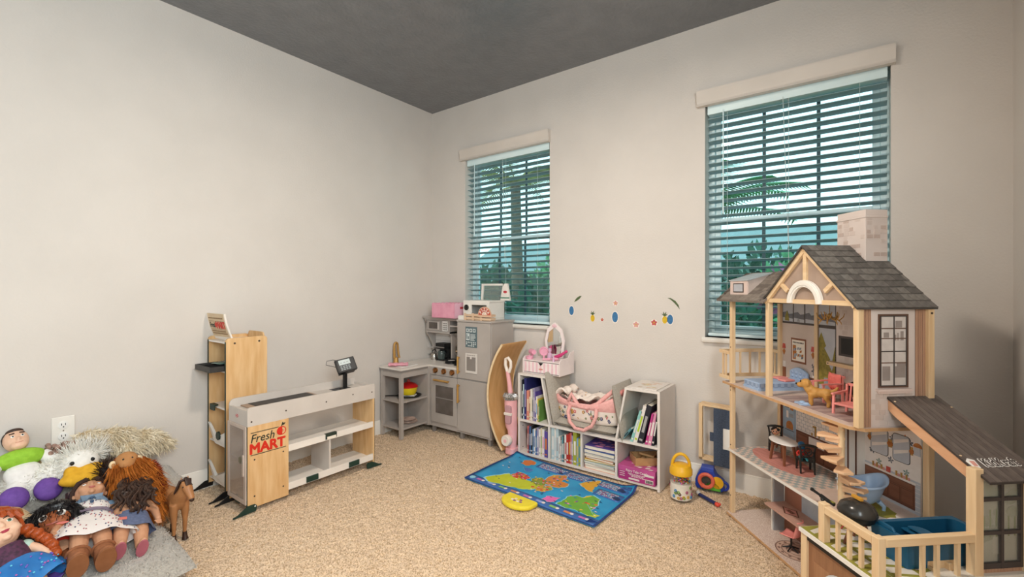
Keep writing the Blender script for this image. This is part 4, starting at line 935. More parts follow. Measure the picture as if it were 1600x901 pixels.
for y, z in ((.02, .47), (.2, .49), (.44, .49), (.62, .5), (.76, .49), (.035, .27), (.185, .27), (.035, .08), (.185, .08)): MB().lathe([(.0045, 0), (.0045, .0008)], (Wd, y, z), 8, 'x').build('screw', 'screw', C)
TXp = lambda x, y, z: Mx(((0, 0, 1, x), (1, 0, 0, y), (0, 1, 0, z), (0, 0, 0, 1)))     # text facing +x, reading along +y
def mart_logo(par, tm, s, ink='sign_ink', red='sign_red'):
    q = lambda dx, dy: tm @ Mx.Translation((dx * s, dy * s, 0))
    lettering('sign_word', 'Fresh', ink, q(-.034, .026), par, .062 * s, .0008, .0004 * s, .92, .22)
    lettering('sign_word', 'MART', red, q(-.006, -.028), par, .073 * s, .0008, .0032 * s, .98)
    b = MB(); b.T = tm
    for y0, x1 in ((.058, .052), (-.06, .094)): b.box(-.094 * s, y0 * s, 0, x1 * s, (y0 + .0035) * s, .0008)
    b.build('sign_line', ink, par)
    b = MB(); b.T = tm; cx, cy = .066 * s, .036 * s; b.pxy(arc(cx, cy, .024 * s, 75, 285, 16), 0, .001); b.build('apple_half', red, par)
    b = MB(); b.T = tm; b.pxy(arc(cx + .004 * s, cy, .024 * s, 85, -85, 14) + arc(cx + .004 * s, cy, .0195 * s, -80, 80, 12), 0, .001); b.pxy([(cx + .008 * s, cy + .008 * s), (cx + .013 * s, cy + .002 * s), (cx + .009 * s, cy - .01 * s)], 0, .001); b.build('apple_outline', red, par)
    b = MB(); b.T = tm; b.pxy([(cx, cy + .024 * s), (cx + .004 * s, cy + .024 * s), (cx + .012 * s, cy + .044 * s), (cx + .007 * s, cy + .046 * s)], 0, .001); b.pxy([(cx + .002 * s, cy + .03 * s), (cx + .018 * s, cy + .03 * s), (cx + .024 * s, cy + .042 * s), (cx + .01 * s, cy + .04 * s)], 0, .001); b.build('apple_leaf', ink, par)
mart_logo(C, TXp(Wd + .0006, .108, .352), .98)
# card terminal on the counter
t = thing('card_terminal', 'black toy card payment terminal on the shop counter', 'card terminal', (.425, -1.165, .516), R(0))
MB().box(-.02, -.03, 0, .02, .03, .008).build('foot', 'black', t, bevel=.003)
MB().box(-.010, -.012, .006, .008, .012, .125).build('stalk', 'black', t, bevel=.003)
tm = frame((.012, -.002, .155), (0, 1, 0), (.80, -.28, .52))
b = MB(); b.T = tm; b.pxy(rrect(-.062, -.046, .062, .046, .006), -.012, .006); hd = b.build('head', 'black', t, bevel=.0025)
b = MB(); b.T = tm; b.box(-.05, -.044, -.045, .05, -.02, -.01); b.box(-.05, -.02, -.05, -.03, .03, -.01); b.build('head_back', 'black', hd)
b = MB(); b.T = tm; b.pxy(rrect(-.052, -.04, .054, .04, .004), .006, .0075); b.build('face_plate', mat('charcoal', '3a3a3c', '323234', 20, .4), hd)
b = MB(); b.T = tm; b.box(-.042, .002, .0075, .03, .036, .0085); b.build('screen', mat('lcd', 'd2dad9', 'c6cfce', 10, .25), hd)
b = MB(); b.T = tm
for i in range(3): b.box(-.034 + i * .02, .016, .0085, -.022 + i * .02, .0185, .0089)
b.build('screen_text', 'print_hill', hd)
kb = MB().box(-.006, -.0035, 0, .006, .0035, .0022).mesh('key', mat('key_grey', '9fa6a8', '929a9c', 10, .4))
for i in range(4):
    for j in range(3): o = put('key', kb, hd); o.matrix_local = tm @ Mx.Translation((-.034 + i * .0165, -.008 - j * .011, .0075))
b = MB(); b.tube([(-.02, -.03, .135), (-.03, -.07, .15), (-.03, -.115, .165), (-.02, -.115, .19), (-.01, -.08, .195), (0, -.05, .185)], .0018, 6); b.build('cable', 'charcoal', t, smooth=True)
# shelf tower
Tw = thing('shop_shelf_tower', 'tall narrow maple toy shop shelf tower against the left wall', 'toy shelf', (.018, -1.80, 0))
wd, dp, zt = .246, .222, .884
for x, nm in ((0, 'side_panel'), (wd - .012, 'side_panel')):
    MB().pyz([(0, .03), (dp, .03)] + arc(dp - .02, zt - .02, .02, 0, 90, 5) + arc(.02, zt - .02, .02, 90, 180, 5), x, x + .012).build(nm, 'maple', Tw)
    MB().box(x, -.002, .03, x + .0122, .0006, zt - .02).build('panel_edge', 'edge_green', Tw)
for z in (.48, .69): MB().box(.012, .006, z, wd - .012, dp - .004, z + .01).build('shelf', 'market_white', Tw)
MB().box(.012, .0, zt - .03, wd - .012, dp - .006, zt - .02).build('top_shelf', 'market_white', Tw)
MB().box(.012, dp - .012, .05, wd - .012, dp - .004, .30).build('back_panel', 'maple', Tw); MB().pxz([(.012, zt - .09), (wd - .012, zt - .09), (wd - .012, zt - .005)] + arc(wd - .045, zt + .0, .02, 0, 90, 4) + arc(.05, zt, .02, 90, 180, 4) + [(.012, zt - .005)], dp - .012, dp - .004).build('back_panel', 'maple', Tw)
for z in (.275, .055):
    o = MB().add([(.012, -.004, z + .11), (.035, -.006, z + .105), (.125, -.01, z + .045), (.15, -.01, z + .05), (wd - .012, -.004, z + .085), (wd - .012, .004, z), (.09, .004, z - .0), (.012, .01, z + .05)] + [(.012, .006, z + .11), (.035, .006, z + .105), (.125, .006, z + .045), (.15, .006, z + .05), (wd - .012, .006, z + .085), (wd - .012, .012, z), (.09, .012, z), (.012, .018, z + .05)],
             [(7, 6, 5, 4, 3, 2, 1, 0)[::-1], (15, 14, 13, 12, 11, 10, 9, 8)] + [(i, i + 8, (i + 1) % 8 + 8, (i + 1) % 8)[::-1] for i in range(8)]).build('bin_front', 'market_white', Tw)
    MB().box(.012, .006, z + .005, wd - .012, dp - .01, z + .012).build('bin_floor', 'market_white', Tw)
MB().lathe([(.024, -.014), (.024, -.004)], (.17, 0, .335), 8, 'y').build('bin_clip', 'edge_green', Tw)
MB().pyz([(-.01, .50), (.012, .50), (.012, .492), (-.004, .492), (-.004, .468), (-.01, .466)], .055, .115).build('shelf_clip', 'edge_green', Tw)
for y, z in ((.045, zt - .03), (dp - .045, zt - .028)): MB().lathe([(.006, 0), (.006, .001)], (wd, y, z), 8, 'x').build('screw', 'screw', Tw)
for x in (-.004, wd + .0): MB().pyz([(y - .085, z) for y, z in ft], x, x + .006).build('foot', 'black', Tw)
# curved sign on top
pts = [(.035 - .045 * sin(k / 9 * 1.3), zt - .015 + .15 * k / 9) for k in range(10)]
o = MB().sheet([[(x, y, z) for y, z in pts] for x in (.004, .08, .16, .242)], .008).build('shop_sign', 'market_white', Tw, smooth=True)
k0 = 5; ty = V((0, pts[6][0] - pts[4][0], pts[6][1] - pts[4][1])).normalized(); 
sm = Mx((V((1, 0, 0)), ty, V((1, 0, 0)).cross(ty))).transposed().to_4x4(); sm.translation = V((.123, pts[5][0], pts[5][1])) + sm.col[2].to_3d() * .0022
b = MB().sheet([[(x, y - .001, z) for y, z in pts[1:]] for x in (.014, .08, .16, .232)], .001).build('sign_face', mat('sign_tan', 'd9c3a3', 'd0b896', 20, .5), Tw, smooth=True)
lettering('sign_word', 'Fresh', 'sign_ink', sm @ Mx.Translation((-.06, 0, 0)), Tw, .045, .0008, .0003, .8, .2); lettering('sign_word', 'MART', 'sign_red', sm @ Mx.Translation((.046, 0, 0)), Tw, .056, .0008, .0022, .8)
b = MB(); b.T = sm; b.pxy(arc(-.015, 0, .014, 60, 300, 10), 0, .001); b.build('apple_half', 'sign_red', Tw)
b = MB(); b.T = sm
for y in (.024, -.024): b.box(-.095, y, 0, .1, y + .0014, .0008)
for y in (.04, -.038, -.052):
    x = -.09
    while x < .085: w = .006 + .012 * random.random(); b.box(x, y, -.0005 - abs(y) * .01, x + w, y + .006, .0006 + (abs(y) > .035) * .001); x += w + .004
b.build('sign_small_print', mat('sign_brown', '9a7c58', '8d704e', 20, .5), Tw)
# tray with play money
t = thing('cash_tray', 'black open toy cash tray sticking out of the shelf tower', 'tray', (.14, -1.72, .7003))
b = MB(); x0, x1, y0, y1 = -.107, .102, -.15, .07
b.box(x0, y0, 0, x1, y1, .004).box(x0, y0, .004, x1, y0 + .004, .03).box(x0, y1 - .004, .004, x1, y1, .03).box(x0, y0 + .004, .004, x0 + .004, y1 - .004, .03).box(x1 - .004, y0 + .004, .004, x1, y1 - .004, .03)
b.build('tray_body', mat('tray_black', '3b3836', '32302e', 20, .5), t)
for k in range(3): MB().box(x0 + .05 + k * .052, y0 + .004, .004, x0 + .053 + k * .052, y1 - .004, .026).build('tray_divider', 'black', t)
for k, (x, y, c) in enumerate(((-.03, -.05, 'ccd3cc'), (.01, -.06, '8fa49a'), (.05, -.04, '5f8f86'), (.02, -.01, 'dfe3dd'))):
    g = [[(-.04 + .08 * i / 6, -.022 + .044 * j / 3, .004 * sin(i * 1.1 + k)) for j in range(4)] for i in range(7)]
    o = tag(MB().sheet(g, .0012).build('play_banknote', mat('note%d' % k, c, None, 60, .7), smooth='all'), ['pale grey play banknote at the open edge of the cash tray', 'grey-green play banknote in the middle of the cash tray', 'teal play banknote beside the tower panel in the cash tray', 'white play banknote on top at the back of the cash tray'][k], 'play money', 'play banknotes in the cash tray')
    place(o, (.14 + x, -1.72 + y, .7333 + k * .003), (0, R(-4 + 3 * k), R(25 + 25 * k)))
# ---------------------------------------------------------------- toy corner kitchen
mat('kgrey', 'b3aba5', 'aca49e', 6, .5); mat('kdark', '8f8883', '87807b', 6, .5); mat('ktop', 'e6dfd7', 'ded7cf', 8, .4); mat('oven_glass', '6a625d', '5c544f', 12, .15); mat('k_inside', 'a39b95', '9b938d', 6, .55)
KL = (.45, -.15, 0); K = thing('toy_kitchen', 'grey wooden corner toy kitchen with gold handles, sink and fridge', 'toy kitchen', KL)
def KB(): b = MB(); b.T = Mx.Translation((-KL[0], -KL[1], 0)); return b
def kp(name, b, m, par=None, **k): return b.build(name, m, par or K, **k)
ZT_ = .543; yb = -.018
# L shaped worktop
kp('worktop', KB().pxy([(.016, -.59), (.278, -.59), (.278, -.296), (.592, -.296), (.592, yb), (.016, yb)], ZT_ - .014, ZT_), 'ktop')
# sink unit
for x, y in ((.02, -.582), (.244, -.582)): kp('leg', KB().box(x, y, 0, x + .026, y + .026, ZT_ - .014), 'kgrey')
kp('leg', KB().box(.02, -.3, 0, .046, -.28, ZT_ - .014), 'kgrey')
kp('apron', KB().box(.046, -.58, .47, .244, -.568, ZT_ - .014), 'kgrey'); kp('apron', KB().box(.258, -.556, .47, .27, -.296, ZT_ - .014), 'kgrey')
kp('apron_trim', KB().box(.27, -.582, ZT_ - .03, .275, -.3, ZT_ - .014).box(.02, -.587, ZT_ - .03, .275, -.582, ZT_ - .014), 'kdark')
for z in (.275, .068): kp('shelf', KB().box(.022, -.58, z, .268, -.296, z + .014), 'kgrey')
kp('side_panel', KB().box(.276, -.3, .05, .288, yb, .53), 'kgrey'); kp('back_panel', KB().box(.016, -.31, .05, .276, -.300, .53), 'kgrey')
kp('rear_panel', KB().box(.014, -.56, .07, .02, -.3, .53), 'k_inside')
sk = kp('sink', KB().pxy(rrect(.06, -.53, .225, -.36, .02), ZT_, ZT_ + .004), 'white', bevel=.0015); kp('sink_bowl', KB().pxy(rrect(.075, -.515, .21, -.375, .02), ZT_ + .004, ZT_ + .0046), mat('sink_shade', 'dcd6cf', 'd3cdc6', 10, .4), sk)
# gold tap
f = KB().lathe([(.026, ZT_), (.026, ZT_ + .004), (.02, ZT_ + .03), (.018, ZT_ + .05), (.01, ZT_ + .06)], (.055, -.455, 0), 16)
f.tube([(.055, -.47, ZT_ + .05), (.055, -.472, ZT_ + .11)] + [(.055, -.455 + .017 * cos(R(a)), ZT_ + .15 + .026 * sin(R(a))) for a in range(180, -1, -20)] + [(.055, -.436, ZT_ + .12), (.06, -.432, ZT_ + .075), (.066, -.428, ZT_ + .05)], [.011] * 2 + [.0095] * 10 + [.0095, .009, .008], 10)
kp('tap', f, 'gold_paint', smooth=True)
# oven block
kp('oven_body', KB().box(.288, -.288, .055, .590, yb, .529), 'kgrey'); kp('kick_board', KB().box(.28, -.29, .048, .93, yb, .058), 'kgrey')
kp('control_panel', KB().box(.288, -.298, .468, .590, -.288, .529), 'kgrey')
for x in (.357, .451, .542):
    kp('knob', KB().lathe([(.021, -.303), (.021, -.298)], (x, 0, .505), 18, 'y').lathe([(.022, -.312), (.017, -.312), (.015, -.318), (.015, -.3)], (x, 0, .505), 18, 'y').box(x - .004, -.326, .488, x + .004, -.312, .522), mat('copper', 'b98352', 'aa7546', 20, .3, .6), smooth=True)
od = kp('oven_door', KB().box(.298, -.300, .088, .588, -.288, .462), 'kgrey', bevel=.002)
kp('oven_window', KB().box(.357, -.3025, .165, .549, -.2995, .386), 'oven_glass', od); kp('oven_rack', KB().box(.357, -.304, .285, .549, -.302, .292), 'kdark', od)
kp('oven_handle', KB().cyl((.352, -.32, .43), (.512, -.32, .43), .0085, n=12).cyl((.362, -.3, .43), (.362, -.32, .43), .005, n=8).cyl((.502, -.3, .43), (.502, -.32, .43), .005, n=8), 'gold_paint', od, smooth=True)
# hob
for x, y in ((.385, -.15), (.51, -.175)):
    kp('burner', KB().torus((x, y, ZT_ + .006), .05, .006, 20, 6).bar((x - .055, y, ZT_ + .008), (x + .055, y, ZT_ + .008), .007).bar((x, y - .055, ZT_ + .008), (x, y + .055, ZT_ + .008), .007), 'black', smooth=True)
# fridge
kp('fridge_body', KB().box(.592, -.29, .058, .928, yb, .906), 'kgrey', bevel=.002)
fd = kp('fridge_door', KB().box(.594, -.302, .472, .924, -.29, .904), 'kgrey', bevel=.0025); f2 = kp('fridge_door', KB().box(.594, -.302, .066, .924, -.29, .462), 'kgrey', bevel=.0025)
for par, z0, z1 in ((fd, .51, .64), (f2, .285, .425)):
    kp('door_handle', KB().cyl((.618, -.322, z0), (.618, -.322, z1), .008, n=12).cyl((.618, -.3, z0 + .012), (.618, -.322, z0 + .012), .005, n=8).cyl((.618, -.3, z1 - .012), (.618, -.322, z1 - .012), .005, n=8), 'gold_paint', par, smooth=True)
for x in (.31, .62, .9):
    for y in (-.27, -.05): kp('foot', KB().box(x - .012, y - .012, 0, x + .012, y + .012, .05), 'kdark')
# planner panel on the door
kp('planner_panel', KB().box(.682, -.3035, .716, .798, -.3015, .872), mat('slate', '5d7076', '54666c', 12, .5), fd)
b = KB()
for i in range(3): b.box(.69 + i * .034, -.3045, .832, .716 + i * .034, -.303, .858)
for i in range(6): b.box(.732, -.3045, .768 + i * .009, .732 + .03 + .026 * random.random(), -.303, .7725 + i * .009)
b.box(.69, -.3045, .77, .724, -.303, .822)
for r in range(3):
    for i in range(6):
        if random.random() < .8: b.box(.69 + i * .0172, -.3045, .724 + r * .013, .7 + i * .0172, -.303, .733 + r * .013)
kp('planner_print', b, mat('planner_pale', 'cfd6d6', 'c4cccc', 20, .5), fd)
b = KB()
for i in range(3): b.ell((.703 + i * .034, -.3046, .845), (.007, .0006, .008), 10)
b.box(.696, -.3048, .778, .702, -.3036, .815).box(.708, -.3048, .778, .718, -.3036, .8)
kp('planner_icon', b, 'slate', fd)
dp_ = kp('ice_dispenser', KB().box(.684, -.307, .522, .8, -.301, .672), mat('kwhite', 'ddd6d0', 'd5cec8', 10, .5), fd); kp('dispenser_recess', KB().box(.697, -.3076, .54, .787, -.3065, .645), 'kdark', dp_); kp('dispenser_nozzle', KB().box(.735, -.312, .63, .75, -.307, .645), 'kwhite', dp_)
b = KB()
for i in range(5): b.box(.7 + i * .017, -.3076, .654, .712 + i * .017, -.3068, .66)
kp('dispenser_buttons', b, 'kdark', dp_)
# hutch over the hob
kp('top_board', KB().pxy([(.022, -.142), (.592, -.142), (.592, -.308), (.938, -.308), (.938, yb), (.022, yb)], .906, .92), 'kgrey', bevel=.002)
kp('cornice', KB().pxz([(.03, .906), (.066, .906), (.066, .86)], -.13, yb).box(.06, -.136, .892, .592, -.128, .906), 'kgrey')
sidep = [(-.13, .906), (yb, .906), (yb, ZT_), (-.05, ZT_), (-.055, .66), (-.1, .74), (-.13, .775)]
divp = [(-.128, .892), (yb, .892), (yb, ZT_), (-.1, ZT_), (-.104, .76), (-.128, .78)]
kp('hutch_side', KB().pyz(sidep, .060, .072), 'kgrey'); kp('hutch_divider', KB().pyz(divp, .332, .344), 'kgrey'); kp('hutch_back', KB().box(.06, -.024, ZT_, .592, yb, .906), 'kgrey')
for k in range(9): kp('shiplap_board', KB().box(.074, -.028, .555 + k * .038, .59, -.023, .590 + k * .038), 'kwhite')
mw = kp('microwave', KB().box(.072, -.124, .795, .332, -.03, .892), 'kgrey', bevel=.002); kp('microwave_door', KB().box(.078, -.131, .803, .232, -.123, .884), 'kgrey', mw, bevel=.003); kp('microwave_window', KB().box(.098, -.1325, .817, .20, -.13, .87), 'oven_glass', mw); kp('microwave_pull', KB().box(.208, -.137, .812, .22, -.13, .876), 'kwhite', mw)
kp('microwave_panel', KB().box(.258, -.129, .8, .318, -.123, .886), 'white', mw)
b = KB()
for i in range(3):
    for j in range(4): b.box(.265 + i * .017, -.1305, .81 + j * .017, .276 + i * .017, -.1285, .82 + j * .017)
kp('microwave_keys', b, 'kdark', mw); kp('microwave_shelf', KB().box(.06, -.132, .782, .344, -.03, .795), 'kgrey')
kp('side_shelf', KB().box(.344, -.126, .842, .592, -.03, .852), 'kwhite')
kp('small_shelf', KB().pxy([(.072, -.024), (.072, -.12), (.11, -.024)], .64, .65), 'kgrey')
kp('hook_rail', KB().cyl((.346, -.05, .735), (.59, -.05, .735), .004, n=8), 'kdark')
# ---- things on and in the kitchen
mat('soft_pink', 'e7a7b4', 'dd98a6', 60, .8); mat('steel_pan', 'c9c2ba', 'b7b0a8', 30, .25, .9)
g = [[(-.075 + .15 * i / 16, .028 * cos(R(a)) + .004 * sin(i * .8), .013 * sin(R(a)) * (1 + .2 * sin(i * 1.3)) + .0145) for a in range(0, 361, 24)] for i in range(17)]
o = tag(MB().sheet(g).build('dish_cloth', 'soft_pink', smooth='all'), 'rolled pink cloth lying on the toy sink edge', 'cloth'); place(o, (.157, -.515, ZT_ + .003), (0, 0, R(46)))
t = thing('toy_pot', 'yellow toy pot with a red lid on the kitchen shelf', 'pot', (.15, -.405, .301))
MB().lathe([(.045, 0), (.055, .004), (.068, .03), (.074, .062), (.07, .062), (.05, .01)], n=28).build('bowl', mat('pot_yellow', 'edd22b', 'e3c722', 20, .35), t, smooth=True); MB().lathe([(.077, .062), (.077, .068), (.06, .085), (.03, .096), (.008, .1)], n=28).build('lid', mat('pot_red', 'c8201f', 'b81a1a', 20, .35), t, smooth=True); MB().torus((0, 0, .108), .011, .004, 14, 6, 'y').build('lid_knob', 'pot_red', t, smooth=True)
t = thing('toy_frying_pan', 'black toy frying pan under the yellow pot', 'pan', (.16, -.405, .2892))
MB().lathe([(.0, 0), (.085, 0), (.098, .010), (.095, .0105), (.083, .003), (.0, .003)], n=32).build('pan_body', 'black', t, smooth=True); MB().tube([(-.06, -.075, .009), (-.1, -.13, .013), (-.115, -.15, .013)], [.009, .009, .007], 8, flat=.5).build('handle', 'black', t, smooth=True)
o = tag(MB().pxy(rrect(-.05, -.035, .05, .035, .008), 0, .007).build('toy_tray', 'white', bevel=.002), 'small white tray between yellow pot and black pan', 'tray'); place(o, (.16, -.4, .2928), (0, 0, R(30)))
for k in range(4):
    o = tag(MB().lathe([(.03, 0), (.04, .002), (.075 - .006 * k, .009), (.074 - .006 * k, .011), (.038, .004), (.0, .004)], n=28).build('toy_plate', mat('plate%d' % k, ['c5a99a', 'd9c2b4', 'b99c8d', 'd0b3a5'][k], None, 30, .45), smooth=True), ['bottom', 'second lowest', 'second highest', 'topmost'][k] + ' plate in the stack on the lowest kitchen shelf', 'plate', 'plates on the lowest kitchen shelf'); place(o, (.165, -.42, .0826 + k * .0065), (0, 0, 0))
t = thing('coffee_maker', 'black toy coffee maker on the hob side of the kitchen', 'coffee maker', (.215, -.085, ZT_))
MB().box(-.05, -.03, 0, .055, .05, .014).box(-.05, .015, .014, .055, .05, .12).box(-.05, -.035, .1, .055, .05, .15).build('body', 'black', t, bevel=.004)
MB().lathe([(.03, .014), (.036, .03), (.034, .07), (.026, .085)], (0, -.01, 0), 18).build('jug', mat('smoke', '4b5553', '424b49', 20, .15), t, smooth=True); MB().torus((.046, -.01, .05), .018, .004, 12, 6, 'y').build('jug_handle', 'black', t, smooth=True); MB().box(-.056, -.04, .112, .058, -.034, .122).build('chrome_strip', 'steel', t)
t = thing('kettle', 'small black toy kettle beside the coffee maker', 'kettle', (.118, -.09, ZT_))
MB().lathe([(.028, 0), (.03, .02), (.024, .05), (.014, .06), (.006, .066)], n=18).build('body', 'steel_pan', t, smooth=True); MB().torus((0, 0, .06), .024, .004, 12, 6, 'x', (0, PI)).build('handle', 'black', t, smooth=True); MB().tube([(-.02, 0, .03), (-.045, 0, .05)], [.008, .005], 8).build('spout', 'steel_pan', t, smooth=True)
t = thing('hanging_saucepan', 'shiny steel toy saucepan hanging in the hutch', 'saucepan', (.415, -.07, .645))
MB().lathe([(.0, .028), (.055, .026), (.064, .0), (.066, -.003), (.06, -.002), (.052, .02), (.0, .022)], (0, 0, 0), 28, 'y').build('pan_body', 'steel_pan', t, smooth=True); MB().bar((0, 0, .06), (0, .02, .085), .01, .004).build('handle', 'steel_pan', t); MB().cyl((-.05, -.004, -.014), (.05, -.004, -.006), .007, n=10).build('wooden_spoon', 'pine_x', t, smooth=True)
t = thing('hob_pan', 'black toy frying pan with pale pancake on the hob', 'pan', (.385, -.15, ZT_ + .0125))
MB().lathe([(.0, 0), (.05, 0), (.064, .018), (.061, .018), (.048, .004), (.0, .004)], n=28).build('pan_body', 'black', t, smooth=True); MB().tube([(.05, .04, .016), (.1, .08, .024)], [.008, .007], 8).build('handle', 'black', t, smooth=True); MB().lathe([(.03, .004), (.03, .01), (.02, .012)], n=18).build('pancake', 'white', t, smooth=True)
# pink bin
t = thing('pink_bin', 'pink toy storage bin with scalloped rim on top of the kitchen', 'bin', (.37, -.135, .92), R(-3))
mat('bin_pink', 'eba6bb', 'e298af', 15, .45); mat('bin_pink2', 'f0bfd0', 'e8b3c6', 15, .45)
def scal(w, h, n=9): return [(-w / 2, 0), (w / 2, 0)] + [(w / 2 - w * k / (4 * n), h + .006 * abs(sin(PI * k / 4))) for k in range(0, 4 * n + 1)]
w, d, h = .27, .19, .118
MB().pxz(scal(w, h, 7), -d / 2, -d / 2 + .005).build('front', 'bin_pink', t); MB().pxz(scal(w, h, 7), d / 2 - .005, d / 2).build('back', 'bin_pink', t)
MB().pyz(scal(d - .01, h, 4), w / 2 - .005, w / 2).build('side', 'bin_pink2', t); MB().pyz(scal(d - .01, h, 4), -w / 2, -w / 2 + .005).build('side', 'bin_pink2', t); MB().box(-w / 2, -d / 2, 0, w / 2, d / 2, .004).build('bottom', 'bin_pink', t)
MB().box(w / 2, -.03, .075, w / 2 + .0012, .03, .092).build('maker_badge', 'logo_red', t)
# toy pizza oven
t = thing('toy_pizza_oven', 'white toy pizza oven with raised window hood on the fridge', 'toy oven', (.735, -.12, .92), 0)
mat('toy_white', 'e9e4dd', 'e1dcd5', 10, .4)
MB().box(-.13, -.12, .0, .13, .07, .012).box(-.13, -.12, .012, -.12, .07, .145).box(.12, -.12, .012, .13, .07, .145).box(-.13, .06, .012, .13, .07, .145).box(-.13, -.125, .135, .135, .072, .15).build('oven_body', 'toy_white', t, bevel=.003)
MB().box(-.13, -.125, .012, -.045, -.115, .137).box(.105, -.125, .012, .13, -.115, .137).box(-.045, -.125, .115, .105, -.115, .137).box(-.045, -.125, .012, .105, -.115, .045).build('oven_front', 'toy_white', t, bevel=.002)
MB().lathe([(.03, -.13), (.03, -.124)], (-.09, 0, .095), 22, 'y').build('dial_ring', 'toy_white', t, smooth=True); MB().lathe([(.022, -.136), (.022, -.128)], (-.09, 0, .095), 22, 'y').box(-.093, -.142, .075, -.087, -.135, .115).build('dial', 'chair_black', t, smooth=True)
MB().box(-.04, -.1, .03, .1, .05, .036).build('oven_shelf', 'kdark', t)
MB().pxz([(-.085, .15), (.12, .15), (.115, .275), (-.075, .275)], .058, .0585).build('hood_window', glass('hood_glass', 'dfe9e6', .12), t)
b = MB(); b.pxz([(-.1, .148), (-.08, .148), (-.07, .262), (-.09, .28)], .05, .066); b.pxz([(-.09, .28), (.14, .28), (.13, .264), (-.07, .264)], .05, .066); b.pxz([(.10, .148), (.195, .148), (.17, .28), (.128, .28)], .05, .066); b.build('hood_frame', 'toy_white', t)
MB().lathe([(.018, .0475), (.018, .05)], (.15, 0, .215), 18, 'y', sx=.55).build('maker_badge', 'logo_red', t); MB().box(.105, .0485, .165, .19, .0505, .173).build('green_stripe', mat('stripe_green', '2f7f63', '28735a', 10, .5), t)
# pizza crate with sign
t = thing('pizza_crate', 'small wooden toy crate with a round PIZZA sign on the fridge', 'toy crate', (.80, -.265, .92), R(2))
wood('crate', 'dcc0a4', 'cdae90', (2, 9, 9))
for z in (.008, .032): MB().box(-.13, -.03, z, .03, -.025, z + .016).build('slat', 'crate', t); MB().box(-.13, .025, z, .12, .03, z + .016).build('slat', 'crate', t); MB().box(.115, -.025, z, .12, .025, z + .016).build('slat', 'crate', t)
for z in (.006, .03): MB().box(.03, -.034, z, .125, -.03, z + .016).build('slat', 'crate', t)
for x in (-.128, -.05, .028): MB().box(x - .005, -.0355, 0, x + .012, -.03, .055).build('crate_post', 'crate', t)
MB().box(-.13, -.025, 0, .12, .025, .005).build('crate_base', 'crate', t)
for k in range(5): MB().box(-.105, -.02, .0055 + k * .0075, .02, .02, .0115 + k * .0075).build('pizza_board', 'crate', t)
sg = MB().pxz(arc(.07, .045, .062, 0, 180, 20) + [(.008, .045), (.008, .03), (.132, .03)], -.042, -.036).build('pizza_sign', mat('pizza_rim', 'd9b59a', 'cda98d', 20, .5), t)
MB().pxz(arc(.07, .045, .056, 0, 180, 20), -.0432, -.0418).build('sign_face', mat('pizza_red', 'c2604c', 'b55541', 30, .5), sg)
for k, ch in enumerate('PIZZA'):
    a = R(152 - k * 31); m_ = Mx(((1, 0, 0, .07 + .04 * cos(a)), (0, 0, -1, -.0436), (0, 1, 0, .045 + .04 * sin(a)), (0, 0, 0, 1))) @ Mx.Rotation(a - PI / 2, 4, 'Z')
    lettering('sign_letter', ch, 'print_white', m_, sg, .032, .0008, .0008, .8)
MB().pxz(arc(.07, .047, .022, 0, 180, 10), -.0438, -.043).build('sign_slice', 'print_cream', sg)
for x, z in ((.062, .053), (.078, .053), (.07, .061)): MB().lathe([(.003, -.0444), (.003, -.0436)], (x, 0, z), 8, 'y').build('sign_topping', 'pizza_red', sg)
o = tag(MB().box(-.04, -.03, 0, .04, .03, .03).box(-.036, -.026, .03, .036, .026, .034).build('napkin_box', 'toy_white', bevel=.002), 'small white box at the left end of the pizza crate', 'box'); place(o, (.633, -.262, .92), (0, 0, R(4)))
# ---------------------------------------------------------------- bookcase with reading nook and everything on it
mat('case_white', 'e4dcd5', 'ddd5ce', 6, .5); mat('cushion_grey', 'b3aca1', 'a39c91', 180, .9, bump=.25)
NL = (1.67, -.155, 0); N = thing('reading_nook_bookcase', 'low white bookcase with cubbies and a padded reading nook under the windows', 'bookcase', NL)
def NB(): b = MB(); b.T = Mx.Translation((-NL[0], -NL[1], 0)); return b
def np_(name, b, m, **k): return b.build(name, m, N, **k)
f, bk_ = -.297, -.018
np_('side_panel', NB().box(1.172, f, 0, 1.187, bk_, .572), 'case_white'); np_('side_panel', NB().box(2.152, f, 0, 2.167, bk_, .572), 'case_white')
np_('bottom_board', NB().box(1.187, f, .012, 2.152, bk_, .026), 'case_white'); np_('middle_board', NB().box(1.187, f, .240, 2.152, bk_, .254), 'case_white')
np_('top_board', NB().box(1.187, f, .558, 1.40, bk_, .572), 'case_white'); np_('top_board', NB().box(1.955, f, .558, 2.152, bk_, .572), 'case_white')
for x in (1.418, 1.66, 1.895): np_('divider', NB().box(x, f, .026, x + .014, bk_, .240), 'case_white')
np_('slanted_panel', NB().pxz([(1.36, .558), (1.373, .558), (1.435, .254), (1.422, .254)], f, bk_), 'case_white'); np_('slanted_panel', NB().pxz([(1.955, .558), (1.968, .558), (1.908, .254), (1.895, .254)], f, bk_), 'case_white')
np_('back_panel', NB().box(1.187, bk_ - .002, .012, 2.152, bk_ + .002, .25), mat('case_back', 'd5ccc5', 'cec5be', 6, .5)); np_('back_panel', NB().box(1.187, bk_ - .002, .25, 1.42, bk_ + .002, .56), 'case_back'); np_('back_panel', NB().box(1.9, bk_ - .002, .25, 2.152, bk_ + .002, .56), 'case_back')
for z in (.05, .2, .5): np_('screw', NB().lathe([(.004, 0), (.004, .001)], (1.187, -.26, z), 8, 'x'), 'screw')
